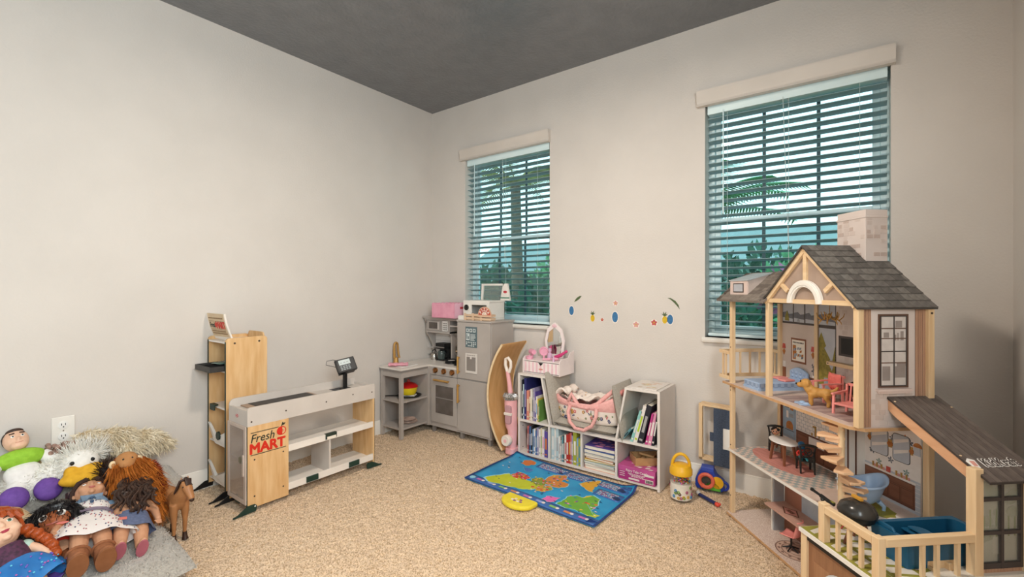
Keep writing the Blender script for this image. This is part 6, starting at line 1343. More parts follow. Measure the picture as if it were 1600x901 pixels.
def rough_poly(p, k=3, j=.012):
    out = []
    for a, c in zip(p, p[1:] + p[:1]):
        for i in range(k): q = i / k; out.append((a[0] + (c[0] - a[0]) * q + random.uniform(-j, j) * .7 * (i > 0), a[1] + (c[1] - a[1]) * q + random.uniform(-j, j) * (i > 0)))
    return out
def mpoly(b, p, lift, grow=0):
    cx, cy = sum(x for x, _ in p) / len(p), sum(y for _, y in p) / len(p); p = [(x + (x - cx) * grow, y + (y - cy) * grow) for x, y in p]
    q = [(*mp(x, y), mz(x, y) + lift) for x, y in p]; area = sum(a[0] * c[1] - c[0] * a[1] for a, c in zip(q, q[1:] + q[:1])); b.add(q if area > 0 else q[::-1], [tuple(range(len(q)))])
for k, (c, p) in CT.items():
    p = rough_poly(p); b = TB(); b.m = 0; mpoly(b, p, .0022, .07); b.m = 1; mpoly(b, p, .0028)
    b.build('printed_continent', [mat('coast', '9ad4e6', '8cc9dd', 20, .5), mat('land_' + k, c, None, 22, .5, detail=4)], t)
b = TB(); cols = ['d8402f', '6fae3f', 'd98a3c', '7a4fa0', '3c8f86', 'e0c64a', 'e58fb8']
for k in range(130):
    s0, u0, s1, u1 = random.choice(((.45, .26, .6, .52), (.37, .44, .56, .7), (.7, .6, .9, .8), (.22, .47, .34, .6), (.48, .6, .57, .72))); s, u = random.uniform(s0, s1), random.uniform(u0, u1); b.m = random.randrange(7); r = random.uniform(.008, .02)
    mpoly(b, [(s + r * .7 * cos(a) * random.uniform(.6, 1.2), u + r * sin(a) * random.uniform(.6, 1.2)) for a in (0, 1, 2, 3.1, 4.2, 5.2)], .0032 + k * .00001)
o = b.build('printed_countries', [mat('ctry%d' % i, c, None, 20, .5) for i, c in enumerate(cols)], t); o['kind'] = 'stuff'
b = TB()
for s0, s1, u0, u1, mi in ((.29, .48, .05, .18, 0), (.52, .68, .05, .2, 0), (.78, .9, .06, .18, 0), (.82, .94, .26, .38, 0)):
    for r in range(5):
        u = u0 + (u1 - u0) * (r + .5) / 5; s = s0
        while s < s1: w = random.uniform(.006, .016); b.m = random.choice((0, 0, 0, 1, 2)); mpoly(b, [(s, u - .006), (s + w, u - .006), (s + w, u + .006), (s, u + .006)], .0022); s += w + .004
for k in range(46):
    s, u = random.uniform(.03, .97), random.uniform(.05, .84); b.m = random.choice((3, 3, 0)); mpoly(b, [(s, u), (s + .012, u - .006), (s + .022, u + .004), (s + .012, u + .012)], .0036)
for s, u, r in ((.475, .16, .02), (.93, .14, .03), (.95, .34, .028), (.72, .1, .018)): b.m = 3; mpoly(b, [(s + r * cos(a), u + r * 1.6 * sin(a) * (.6 + .4 * (k % 2))) for k, a in enumerate([i * .9 for i in range(7)])], .0036)
o = b.build('printed_lettering', ['print_white', 'print_red', 'coast', mat('map_ink', '1f3d66', None, 20, .5)], t); o['kind'] = 'stuff'
for k in range(9):
    s = .075 + k * .1; b = TB(); b.m = k % 4; mpoly(b, [(s, .9), (s + .05, .9), (s + .05, .935), (s, .935)], .0018); b.m = 4; mpoly(b, [(s + .055 + .012 * cos(a), .918 + .02 * sin(a)) for a in [i * PI / 5 for i in range(10)]], .002); b.build('printed_tab', [mat('tab0', 'c86fb0', None), mat('tab1', '9aa7dd', None), mat('tab2', '8ac06a', None), mat('tab3', 'd98a5a', None), 'print_white'], t)
b = TB(); mpoly(b, [(.035 + .022 * cos(a), .925 + .035 * sin(a)) for a in [i * PI / 8 for i in range(16)]], .002); b.build('printed_compass', 'coast', t)
b = TB(); g2 = [mp(.955, 1.0), mp(1.0, .93), mp(.985, 1.005)]; b.add([(*mp(.94, .995), .012), (*mp(1.0, .92), .012), (*mp(.965, .965), .03)], [(0, 1, 2)]); b.build('folded_corner', 'mat_navy', t)
# yellow console of the mat
cx, cy = (1.60, -.905); an = math.atan2(.0 - .003, .228)
t2 = thing('mat_console', 'yellow half-round control panel clipped to the near edge of the map mat', 'control panel', (1.6, -.868, .0), R(-4)); t2.scale = (.88, .88, .88)
oc = [(-.115, .03)] + [(.115 * cos(a), -.02 - .085 * sin(a) + .0) for a in [PI - PI * k / 16 for k in range(17)]] + [(.115, .03)]
MB().pxy(oc, .002, .026).build('case', mat('console_yellow', 'ecd93c', 'e2cf32', 20, .4), t2, bevel=.008); MB().pxy([(x * .93, y * .9) for x, y in oc], .024, .0275).build('face', 'console_yellow', t2, bevel=.002)
b = MB()
for k, (x, y) in enumerate(((-.03, -.04), (-.01, -.045), (.012, -.042), (.034, -.04), (-.016, -.022), (.02, -.02))): b.m = k % 2; b.pxy(rrect(x - .009, y - .007, x + .009, y + .007, .003), .0275, .029)
b.build('buttons', ['print_white', mat('button_violet', '8a5a8f', None)], t2)
# ---- bead jar
t = thing('bead_jar', 'clear jar of craft beads with yellow lid and handle beside the bookcase', 'jar', (2.285, -.30, 0))
MB().lathe([(.052, .002), (.055, .006), (.055, .135), (.05, .145), (.048, .145), (.0525, .134), (.0525, .008), (.05, .006)], n=28).build('jar', glass('jar_clear', 'ffffff', .0), t, smooth=True)
MB().lathe([(.0558, .012), (.0562, .012), (.0562, .095), (.0558, .095)], n=28).build('jar_label', mat('jar_label', 'e9e2d6', 'dfd7ca', 20, .5), t, smooth=True)
b = MB()
for k in range(34):
    a = random.uniform(-PI, PI); z = random.uniform(.02, .088); b.m = random.randrange(5)
    for q in range(6): aa = a + .1 * cos(q * PI / 3); b.ell((.0568 * cos(aa), .0568 * sin(aa), z + .0055 * sin(q * PI / 3)), (.0035, .0035, .0035), 6, k=4)
o = b.build('label_flowers', [mat('lf%d' % i, c, None) for i, c in enumerate(('3f8fc4', 'd8a93a', 'b4557a', '7fae5a', '6b4a3a'))], t, smooth=True); o['kind'] = 'stuff'
b = MB()
for k in range(420):
    a, r, z = random.uniform(0, 2 * PI), .045 * math.sqrt(random.random()), random.uniform(.01, .142); 
    if z < .09 and r < .04: r = .046
    b.m = random.randrange(7); b.ell((r * cos(a), r * sin(a), z), random.uniform(.004, .0065), 6, k=4)
o = b.build('beads', [mat('bead%d' % i, c, None, 20, .3) for i, c in enumerate(('3f8f4a', 'd8403a', 'e0a83a', 'e9e4dc', 'd86fa8', '3f9fb4', '6a4a8f'))], t, smooth=True); o['kind'] = 'stuff'
mat('lid_yellow', 'efb92c', 'e6ae22', 20, .35)
MB().lathe([(.058, .14), (.06, .142), (.06, .168), (.052, .178), (.048, .188), (.03, .196), (.008, .198)], n=28).build('lid', 'lid_yellow', t, smooth=True)
MB().tube([(.046 * cos(a), 0, .178 + .07 * sin(a)) for a in [PI * k / 14 for k in range(15)]], .0085, 10).build('handle', 'lid_yellow', t, smooth=True).rotation_euler.z = R(18)
# ---- blue toy projector behind the jar
t = thing('toy_projector', 'blue plastic toy projector with orange ring by the wall', 'toy projector', (2.385, -.085, 0), R(8)); t.scale = (.75, .75, .75)
mat('toy_blue', '2b45a8', '243c98', 20, .4); mat('toy_orange', 'e8725a', 'de674f', 20, .4)
MB().pxz([(-.1, .03), (-.085, .012), (.09, .012), (.11, .04), (.1, .085), (.05, .12), (.03, .165), (-.06, .165), (-.085, .12), (-.1, .08)], -.045, .05).build('body', 'toy_blue', t, bevel=.008)
MB().pxz([(-.06, .155), (.03, .155), (.03, .18), (-.06, .18)], -.035, .04).build('top_block', mat('toy_blue2', '4a5fb8', '4256ac', 20, .4), t, bevel=.004)
MB().torus((-.02, -.055, .085), .048, .014, 24, 8, 'y').build('lens_ring', 'toy_orange', t, smooth=True); MB().lathe([(.044, -.05), (.036, -.046), (.0, -.05)], (-.02, 0, .085), 22, 'y').build('lens', mat('lens_dark', '3a4a44', '55403c', 60, .15), t, smooth=True)
MB().lathe([(.045, -.05), (.045, -.044)], (.055, 0, .08), 22, 'y', sx=1).build('yellow_disc', 'lid_yellow', t, smooth=True); MB().torus((.1, -.03, .06), .03, .01, 18, 8, 'y').build('side_grip', 'toy_blue', t, smooth=True); MB().lathe([(.016, -.06), (.016, -.05)], (-.045, 0, .045), 14, 'y').build('knob', 'toy_orange', t, smooth=True)
MB().pxz(arc(.02, .018, .06, 0, 180, 10), -.05, .03).build('green_foot', mat('toy_green', '5fae3a', '55a132', 20, .4), t)
t = thing('toy_wand', 'dark blue toy wand with a red tip lying on the carpet', 'toy wand', (2.36, -.21, .012), R(-33))
MB().cyl((0, 0, .0), (.12, 0, .0), .0095, n=12).build('shaft', mat('wand_blue', '2a3566', '232d5a', 20, .4), t, smooth=True); MB().ell((.128, 0, 0), (.016, .012, .012), 12).ell((.138, .008, .004), .007, 8).build('tip', mat('tip_red', 'e0503f', 'd54636', 20, .4), t, smooth=True); MB().ell((-.01, 0, .006), (.014, .012, .012), 10).build('cap', 'white', t, smooth=True)
# ---- lift cabin hung on the far side of the dollhouse: wooden frame with dark felt
def FB(): b = MB(); b.T = HM.inverted() @ Mx.Translation((2.43, -.06, 0)) @ Mx.Rotation(R(-6), 4, 'Z'); return b
FB().box(-.105, -.03, .165, -.085, -.01, .478).build('cabin_post', 'pine', H); FB().box(-.105, -.03, .478, .07, .035, .49).build('cabin_top', 'pine_x', H); FB().box(-.105, -.03, .165, .07, .035, .177).build('cabin_floor', 'pine_x', H)
FB().box(-.02, -.035, .15, .098, -.030, .475).build('felt_panel', mat('felt', '4a5568', '3d4759', 160, .95, bump=.3), H, bevel=.001, label='dark blue felt panel'); FB().box(-.04, -.036, .285, -.02, -.031, .335).build('felt_tab', 'felt', H)
FB().box(.035, -.042, .255, .07, -.036, .37).build('cabin_bracket', 'white', H); FB().box(.05, -.028, .177, .068, -.01, .478).build('cabin_post', 'pine', H)
# ---- wall stickers
G = 'stickers on the back wall'
mat('st_white', 'efe8e0', 'e8e0d8', 10, .6); mat('st_blue', '3f78a8', '356a98', 60, .5); mat('st_yellow', 'd9b62c', 'caa41f', 60, .5); mat('st_green', '5c6a45', '505e3b', 60, .5); mat('st_pink', 'd9a39c', 'cf958e', 30, .5); mat('st_rose', 'c4605c', 'b85450', 30, .5)
def sticker(name, label, x, z, halo, layers):
    t = thing(name, label, 'sticker', (x, -.0006, z), 0, G)
    if halo: MB().pxz(halo, -.0006, 0).build('backing', 'st_white', t)
    for k, (nm, m, poly) in enumerate(layers): MB().pxz(poly, -.0012 - .0002 * k, -.0006).build(nm, m, t)
    return t
def el(cx, cz, rx, rz_, n=14, rot=0): return [(cx + rx * cos(a) * cos(rot) - rz_ * sin(a) * sin(rot), cz + rx * cos(a) * sin(rot) + rz_ * sin(a) * cos(rot)) for a in [2 * PI * k / n for k in range(n)]]
def flower(r, n=5): return [(r * (.62 + .38 * abs(cos(n * a / 2))) * cos(a + .3), r * (.62 + .38 * abs(cos(n * a / 2))) * sin(a + .3)) for a in [2 * PI * k / 40 for k in range(40)]]
for x, z, l, s in ((1.431, 1.003, 'plain blue oval wall sticker at the left end of the row', .9), (1.764, .969, 'plain blue oval wall sticker in the middle of the row', 1), (2.132, .968, 'plain blue oval wall sticker beside the pineapple at the right', .85)):
    sticker('blue_sticker', l, x, z, el(0, 0, .026 * s, .042 * s), [('print', 'st_blue', el(0, 0, .021 * s, .036 * s))])
pine = [('fruit', 'st_yellow', el(0, -.008, .016, .024)), ('leaves', 'st_green', [(-.004, .014), (-.02, .03), (-.008, .026), (-.01, .044), (0, .03), (.01, .044), (.008, .026), (.02, .03), (.004, .014)])]
sticker('pineapple_sticker', 'yellow pineapple wall sticker near the left blue sticker', 1.598, .963, el(0, -.006, .019, .028), pine); sticker('pineapple_sticker', 'yellow pineapple wall sticker at the right end of the row', 2.098, .972, el(0, -.006, .019, .028), pine)
for x, z, r, m, l in ((1.67, .948, .012, 'st_rose', 'tiny red flower wall sticker beside the left pineapple'), (1.768, 1.062, .017, 'st_pink', 'pale flower wall sticker above the middle blue sticker'), (1.911, .925, .02, 'st_pink', 'pale pink flower wall sticker, the lowest in the row'), (2.03, .943, .02, 'st_rose', 'red flower wall sticker left of the right pineapple')):
    sticker('flower_sticker', l, x, z, el(0, 0, r * 1.15, r * 1.15), [('petals', m, flower(r)), ('heart', 'st_yellow', el(0, 0, r * .22, r * .22, 8))])
leaf = [(-.03, -.022), (-.012, -.016), (.012, .0), (.024, .014), (.03, .022), (.012, .02), (-.008, .008), (-.022, -.008)]
sticker('leaf_sticker', 'small green leaf wall sticker above the left blue sticker', 1.483, 1.088, None, [('leaf', 'st_green', leaf)])
sticker('leaf_sticker', 'long curved green leaf wall sticker at the upper right of the row', 2.155, 1.072, None, [('leaf', 'st_green', [(-.04, .03), (-.02, .03), (.01, .012), (.028, -.012), (.036, -.04), (.022, -.022), (.0, .002), (-.02, .02)])])
# ---------------------------------------------------------------- plush bed with the pile of dolls and soft toys
mat('bed_plush', 'b9b2a8', 'a39c93', 130, .95, bump=.5, sheen=.4); mat('bed_fur', 'bab3aa', 'a9a299', 40, .95)
Bd = thing('plush_pet_bed', 'big grey plush lounging bed on the carpet under the toy pile', 'plush bed', (.5, -2.55, 0))
def at(o): 
    b = MB(); b.T = Mx.Translation(-V(o.location)); return b
b = at(Bd); n = 18
for s in (1, -1):
    g = []
    for i in range(n + 1):
        r = []
        for j in range(n + 1):
            x, y = 2 * i / n - 1, 2 * j / n - 1; e = max(0, (1 - abs(x) ** 6) * (1 - abs(y) ** 6)) ** .4
            r.append((.57 + .42 * x * (1 - .06 * y * y), -2.57 + .415 * y * (1 - .05 * x * x), .006 + .055 + s * .052 * e + .006 * sin(i * 1.3 + j * .9) * e * (s > 0)))
        g.append(r)
    b.sheet(g if s > 0 else [r[::-1] for r in g])
seat = b.build('seat_pad', 'bed_plush', Bd, smooth='all')
b = at(Bd); path = [(.37, -2.105, .09), (.33, -2.1, .135), (.25, -2.115, .17), (.15, -2.2, .165), (.125, -2.35, .17), (.12, -2.55, .17), (.12, -2.75, .17), (.16, -2.95, .165)]
pp = []
for i in range(len(path) - 1):
    for k in range(4): pp.append(tuple(path[i][q] + (path[i + 1][q] - path[i][q]) * k / 4 for q in range(3)))
pp.append(path[-1])
b.tube(pp, [(.05, .08, .095, .1)[min(i, 3)] + .008 * sin(i * 1.7) for i in range(len(pp))], 20)
bol = b.build('bolster', 'bed_plush', Bd, smooth='all')
fur(bol.data, 5000, .012, .004, 'bed_fur', 'plush_pile', Bd, (0, 0, .1), .9, seed=3); fur(seat.data, 5000, .009, .004, 'bed_fur', 'plush_pile', Bd, (0, 0, .1), .9, seed=4, zone=lambda p: float(p[2] > .04))
def soft(name, label, cat, loc, mtx=None): return thing(name, label, cat, loc, 0, 'dolls and soft toys on the plush bed', mtx)
mat('skin_tan', 'cf9a78', 'c58f6d', 30, .42); mat('skin_fair', 'e9bfa3', 'e1b497', 30, .42); mat('skin_brown', 'a85f38', '9b5531', 40, .6); mat('lip', 'b5655c', 'aa5b52', 20, .4); mat('lip_pink', 'b9485c', 'ad3f52', 20, .4)
mat('eye_white', 'f3efe9', 'ece8e2', 10, .25); mat('eye_lid', 'b88565', 'ad7a5b', 20, .5); mat('iris_green', '4f7f6a', '447260', 20, .2)
mat('hair_brown', '2e1d17', '3d2820', 12, .4, stretch=(30, 30, 4)); mat('hair_red', 'b5521f', '8f3d14', 14, .4, stretch=(20, 20, 5)); mat('hair_black', '121012', '1d191b', 14, .35, stretch=(20, 20, 5)); mat('hair_curly', '2a1c17', '4a3429', 50, .5)
def hand(b, x, y, z, s, k=1.0):     # palm, four fingers and a thumb; s = side; pointing down
    b.ell((x, y, z), (.010 * k, .006 * k, .012 * k), 10)
    for i, (dx, l) in enumerate(((-.0075, .013), (-.0025, .016), (.0025, .015), (.0075, .012))): b.tube([(x + dx * k, y, z - .008 * k), (x + dx * 1.15 * k, y - .003 * k, z - (.008 + l * .6) * k), (x + dx * 1.1 * k, y - .008 * k, z - (.008 + l) * k)], [.0028 * k, .0026 * k, .002 * k], 7)
    b.tube([(x - s * .007 * k, y - .002, z + .002 * k), (x - s * .015 * k, y - .006 * k, z - .006 * k), (x - s * .016 * k, y - .009 * k, z - .012 * k)], [.0035 * k, .003 * k, .0024 * k], 7)
def doll_head(t, c, r, skinm, lipm, lids=True, eye='eye_white', vox=.0035, tilt=0, scale=1):
    x, y, z = c; b = MB(); b.ell((x, y, z), (r * .88, r * .92, r), 20); b.ell((x, y - r * .28, z - r * .38), (r * .68, r * .62, r * .56), 16)
    b.ell((x, y - r * .92, z - r * .16), (r * .12, r * .14, r * .14), 10)      # nose
    b.tube([(x, y - r * .85, z + r * .14), (x, y - r * .96, z - r * .14)], [r * .07, r * .11], 8)
    for s in (-1, 1): b.ell((x + s * r * .88, y + r * .08, z - r * .08), (r * .12, r * .16, r * .24), 8); b.ell((x + s * r * .42, y - r * .6, z - r * .34), (r * .3, r * .28, r * .28), 10)
    b.ell((x, y - r * .72, z - r * .78), (r * .2, r * .18, r * .16), 10)
    h = skin('head', b, skinm, t, vox, 3)
    for s in (-1, 1):
        e = (x + s * r * .36, y - r * .79, z + r * .04)
        MB().ell(e, (r * .17, r * .1, r * .1), 12).build('eye', eye, h, smooth=True)
        if lids: MB().ell((e[0], e[1] - r * .02, e[2] + r * .03), (r * .185, r * .1, r * .09), 12).build('eyelid', 'eye_lid', h, smooth=True); MB().tube([(e[0] - r * .17, e[1] - r * .04, e[2] - r * .03), (e[0], e[1] - r * .11, e[2] - r * .06), (e[0] + r * .17, e[1] - r * .04, e[2] - r * .03)], r * .018, 6).build('lashes', 'hair_brown', h)
        else: MB().ell((e[0], e[1] - r * .06, e[2]), (r * .09, r * .06, r * .09), 10).build('iris', 'iris_green', h, smooth=True); MB().ell((e[0], e[1] - r * .1, e[2]), (r * .045, r * .03, r * .05), 8).build('pupil', 'black', h, smooth=True)
        MB().tube([(x + s * r * .2, y - r * .86, z + r * .25), (x + s * r * .38, y - r * .82, z + r * .31), (x + s * r * .54, y - r * .7, z + r * .27)], r * .025, 6).build('eyebrow', 'hair_brown', h)
    MB().ell((x, y - r * .9, z - r * .46), (r * .2, r * .07, r * .035), 12).ell((x, y - r * .89, z - r * .52), (r * .15, r * .07, r * .045), 12).build('lips', lipm, h, smooth=True)
    return h
def hair_tubes(t, m, roots, name='hair', seg=6, base=None, curl=0, rr=(.007, .003)):
    b = MB()
    if base: base(b)
    for pts in roots:
        k = len(pts); out = []
        if curl:
            out = []
            for i in range(28):
                q = i / 27 * (k - 1); a = int(min(q, k - 2)); f_ = q - a; p = [pts[a][d] + (pts[a + 1][d] - pts[a][d]) * f_ for d in range(3)]
                out.append((p[0] + curl * sin(i * .8 + pts[0][0] * 200), p[1] + curl * .5 * cos(i * .8 + pts[0][0] * 200), p[2]))
        else: out = pts
        n = len(out); b.tube(out, [rr[0] + (rr[1] - rr[0]) * i / (n - 1) for i in range(n)], seg)
    return b.build(name, m, t, smooth=True)
# doll in spotted dress and boots
def lying(feet, head, up=(0, 0, 1), sc=1):
    za = V(head) - V(feet); z = za.normalized(); y = -V(up); y = (y - z * y.dot(z)).normalized(); x = y.cross(z)
    m = Mx((x, y, z)).transposed().to_4x4(); m.translation = V(feet); return m @ Mx.Scale(sc, 4)
A = soft('dress_doll', 'dark-haired doll in a white spotted dress and brown boots lying on top', 'doll', None, lying((.825, -2.462, .150), (.335, -2.375, .285), (.36, .05, .93), 1.12))
b = MB(); b.tube([(0, 0, .33), (0, -.004, .36)], [.02, .02], 12); b.ell((0, .004, .275), (.052, .032, .06), 16); b.ell((0, .004, .215), (.05, .036, .045), 16)
for s in (-1, 1):
    b.tube([(s * .024, .0, .21), (s * .03, -.004, .13), (s * .032, -.004, .06), (s * .032, 0, .03)], [.03, .026, .022, .018], 12)
    b.tube([(s * .05, .004, .318), (s * .068, -.004, .27), (s * .085, -.01, .225), (s * .094, -.016, .19)], [.017, .0165, .0145, .0105], 12); hand(b, s * .097, -.018, .178, s, 1.15)
skin('body', b, 'skin_tan', A, .0034, 3)
doll_head(A, (0, -.004, .405), .052, 'skin_tan', 'lip')
hair_tubes(A, 'hair_brown', [[(s * .018 * k, .01, .452), (s * (.03 + .008 * k), .034, .42), (s * (.034 + .009 * k), .044, .37), (s * (.03 + .012 * k), .046, .31 - .008 * k)] for s in (-1, 1) for k in range(4)] + [[(s * .01, -.036, .452), (s * .034, -.026, .446), (s * .048, -.004, .425), (s * .05, .012, .39), (s * .052, .02, .345)] for s in (-1, 1)] + [[(s * .004, -.03, .456), (s * .03, -.016, .456), (s * .05, .006, .43), (s * .054, .02, .38)] for s in (-1, 1)], base=lambda b: b.ell((0, .008, .412), (.051, .052, .053), 18), rr=(.014, .008))
mat('dress_white', 'efe7e2', 'e7ded9', 8, .8); mat('denim', '7d92a8', '6b8198', 120, .85); mat('ribbon', '7f7180', '766877', 60, .7); mat('boot', '9a6240', '8b5636', 60, .85); mat('boot_sole', '8f5a38', '84512f', 30, .7)
def gown(prof, n=36, fl=.02, sy=.62, y0=.0, sy1=None): # (z, rx) profile -> flared cloth shell
    b = MB(); vs = []
    for k, (z, r, w) in enumerate(prof):
        for j in range(n): a = 2 * PI * j / n; q = 1 + w * .09 * sin(7 * a + .6 * k); yy_ = sy if sy1 is None else sy + (sy1 - sy) * k / (len(prof) - 1); vs.append((r * q * cos(a), y0 + r * yy_ * q * sin(a), z + w * .008 * sin(5 * a)))
    m_ = len(prof); b.add(vs, [(i * n + j, (i + 1) * n + j, (i + 1) * n + (j + 1) % n, i * n + (j + 1) % n) for i in range(m_ - 1) for j in range(n)]); return b
dress = gown([(.325, .052, 0), (.3, .059, 0), (.27, .06, 0), (.25, .06, 0), (.225, .078, .3), (.19, .1, .7), (.145, .118, 1), (.12, .124, 1.1)], y0=-.002, sy1=.36).build('dress', 'dress_white', A, smooth='all')
b = MB()
for i in range(150):
    ZZ = [.12, .145, .19, .225, .25, .32]; z = .126 + .19 * random.random(); r = np.interp(z, ZZ, [.124, .118, .1, .078, .06, .054]) + .0012; a = random.uniform(-PI, 0) if i % 3 else random.uniform(-2.6, -.5)
    kk = np.interp(z, ZZ, [7, 6, 5, 4, 3, 0]); q = 1 + np.interp(z, ZZ, [1.1, 1, .7, .3, 0, 0]) * .09 * sin(7 * a + .6 * kk); b.m = i % 2; b.ell((r * q * cos(a), -.002 + r * (.62 - .26 * kk / 7) * q * sin(a), z + np.interp(z, ZZ, [1.1, 1, .7, .3, 0, 0]) * .008 * sin(5 * a)), .0024, 6, k=4)
o = b.build('dress_spots', [mat('spot_navy', '5a5a78', None), mat('spot_red', 'b0686c', None)], A, smooth=True); o['kind'] = 'stuff'
MB().torus((0, -.002, .256), .0, .0, 4, 4) if False else None
b = MB(); b.tube([(.0625 * cos(a), -.002 + .0625 * .62 * sin(a), .256) for a in [2 * PI * k / 28 for k in range(28)]], .0052, 6, closed=True, flat=1.2).build('belt', 'ribbon', A, smooth=True)
b = MB(); b.tube([(.044 * cos(a), -.002 + .036 * sin(a), .334 - .008 * abs(cos(a))) for a in [2 * PI * k / 24 for k in range(24)]], .009, 8, closed=True)
for s in (-1, 1): b.ell((s * .058, .0, .312), (.022, .022, .02), 12); b.pxz([(s * .002, .335), (s * .032, .338), (s * .028, .308), (s * .012, .312)], -.046, -.038)
b.build('denim_collar', 'denim', A, smooth=True)
for z in (.318, .296): MB().lathe([(.0055, -.047), (.0055, -.041)], (0, 0, z), 12, 'y').build('button', mat('button_blue', '3f5878', None), A, smooth=True)
MB().ell((-.078, -.078, .152), (.016, .002, .006), 10).build('dress_tag', mat('tag_red', 'd4746a', None), A)
for s in (-1, 1):
    bt = MB(); bt.tube([(s * .032, 0, .078), (s * .032, 0, .04), (s * .032, 0, .012)], [.028, .027, .025], 16); bt.ell((s * .034, -.018, .014), (.026, .042, .017), 16); bt.ell((s * .033, -.002, .018), (.026, .03, .02), 14)
    o = skin('boot', bt, 'boot', A, .0035, 3); MB().tube([(s * .032 + .029 * cos(a), .029 * sin(a), .076) for a in [2 * PI * k / 20 for k in range(20)]], .005, 8, closed=True).build('boot_cuff', 'boot', o, smooth=True)
    MB().pxy([(s * .034 + .027 * cos(a), -.018 + .044 * sin(a)) for a in [2 * PI * k / 24 for k in range(24)]], -.006, .001).build('boot_sole', 'boot_sole', o, bevel=.002)
# curly-haired doll in denim skirt, lying with its back up
B = soft('curly_doll', 'doll with long dark curls and denim skirt lying beside the boots', 'doll', None, lying((.80, -2.345, .140), (.385, -2.235, .262), (.3, .15, .95)))
b = MB(); b.ell((0, .0, .25), (.05, .034, .07), 14); b.ell((0, .0, .19), (.052, .036, .04), 14); b.tube([(0, 0, .3), (0, 0, .34)], .02, 10)
for s in (-1, 1):
    b.tube([(s * .026, 0, .19), (s * .032, -.002, .11), (s * .034, 0, .03)], [.031, .026, .02], 12); b.ell((s * .034, -.016, .012), (.018, .036, .014), 12)
    b.tube([(s * .05, 0, .3), (s * .078, -.004, .24), (s * .088, -.01, .17)], [.017, .016, .011], 12); hand(b, s * .09, -.012, .157, s, 1.1)
skin('body', b, 'skin_fair' if False else 'skin_tan', B, .0038, 3)
doll_head(B, (0, -.0, .395), .05, 'skin_fair', 'lip_pink')
gown([(.215, .056, 0), (.19, .062, .1), (.15, .072, .4), (.115, .08, .6)], sy=.66, sy1=.5).build('denim_skirt', mat('denim2', '66708f', '59637f', 100, .85), B, smooth='all')
MB().box(-.05, -.06, .125, -.026, -.056, .137).build('skirt_tag', 'tag_red', B)
for s in (-1, 1): MB().pxy([(s * .034 + .019 * cos(a), -.016 + .038 * sin(a)) for a in [2 * PI * k / 20 for k in range(20)]], -.007, -.001).build('shoe_sole', mat('sole_rose', 'b0606c', None), B, bevel=.002)
cr = []
for k in range(46):
    a = random.uniform(-1, 1); d_ = random.random(); cr.append([(a * .03, -.034 - .01 * d_, .452 - .03 * abs(a)), (a * .05, -.048 - .008 * d_, .40), (a * .062 + random.uniform(-.01, .01), -.05 - .01 * d_, .32), (a * .07 + random.uniform(-.022, .022), -.038 - .01 * random.random(), .16 + .12 * random.random() + .05 * abs(a))])
hair_tubes(B, 'hair_curly', cr, curl=.0085, rr=(.0062, .0042), seg=5, base=lambda b: b.ell((0, .006, .405), (.05, .046, .05), 14).ell((0, -.018, .32), (.05, .022, .065), 14))
# red-haired doll in blue skirt
C_ = soft('red_haired_doll', 'red-haired toddler doll in dark bodice and bright blue skirt', 'doll', None, lying((.80, -2.60, .115), (.575, -2.69, .335), (.66, .1, .74)))
b = MB(); b.ell((0, 0, .155), (.042, .032, .05), 14); b.tube([(0, 0, .19), (0, -.003, .22)], .019, 12)
for s in (-1, 1):
    b.tube([(s * .024, 0, .12), (s * .026, 0, .05), (s * .026, 0, .01)], [.026, .022, .018], 12); b.tube([(s * .04, 0, .185), (s * .062, -.006, .15), (s * .072, -.018, .115)], [.017, .015, .011], 12); hand(b, s * .074, -.021, .103, s, 1.1)
skin('body', b, 'skin_fair', C_, .0036, 3)
hd = doll_head(C_, (0, -.004, .268), .066, 'skin_fair', 'lip_pink', lids=False)
hair_tubes(C_, 'hair_red', [[(s * .01, -.05, .33), (s * .04, -.036, .325), (s * .062, -.01, .295), (s * .066, .01, .25)] for s in (-1, 1)] + [[(s * .0, -.035, .338), (s * .04, -.01, .332), (s * .066, .02, .29), (s * .062, .035, .24)] for s in (-1, 1)] + [[(x, -.05 + abs(x) * .4, .328 - abs(x) * .3), (x * 1.15, -.062 + abs(x) * .3, .312 - abs(x) * .4), (x * 1.35, -.062 + abs(x) * .5, .3 - abs(x) * .6)] for x in (-.045, -.03, -.015, 0, .015, .03, .045)], base=lambda b: b.ell((0, .014, .276), (.067, .062, .068), 18), rr=(.015, .009))
br = MB()
for k in range(9): q = k / 8; br.ell((.066 + .03 * sin(q * 2.2), -.006 - .012 * q + .008 * (k % 2), .235 - .14 * q), (.021 - .004 * q, .02 - .004 * q, .017), 12)
br.build('braid', 'hair_red', C_, smooth=True)
gown([(.2, .044, 0), (.17, .048, 0), (.135, .046, 0)], sy=.78).build('bodice', mat('bodice', '3a2436', '5a2f4c', 90, .7), C_, smooth='all')
gown([(.14, .046, 0), (.12, .072, .4), (.08, .098, .8), (.03, .118, 1)], sy=.75, sy1=.5).build('skirt', mat('skirt_blue', '2f7fc4', '2569ac', 14, .45), C_, smooth='all')
b = MB()
for i in range(55): z = random.uniform(.04, .125); r = np.interp(z, [.03, .08, .12], [.119, .099, .073]) * 1.02; a = random.uniform(-PI, 0); b.m = i % 3; b.ell((r * cos(a), r * np.interp(z, [.03, .14], [.53, .77]) * sin(a), z), (.0034, .0024, .0034), 6, k=4)
o = b.build('skirt_pattern', [mat('sk1', '6f5fc0', None), mat('sk2', '5fc0e0', None), mat('sk3', 'b05fa8', None)], C_, smooth=True); o['kind'] = 'stuff'
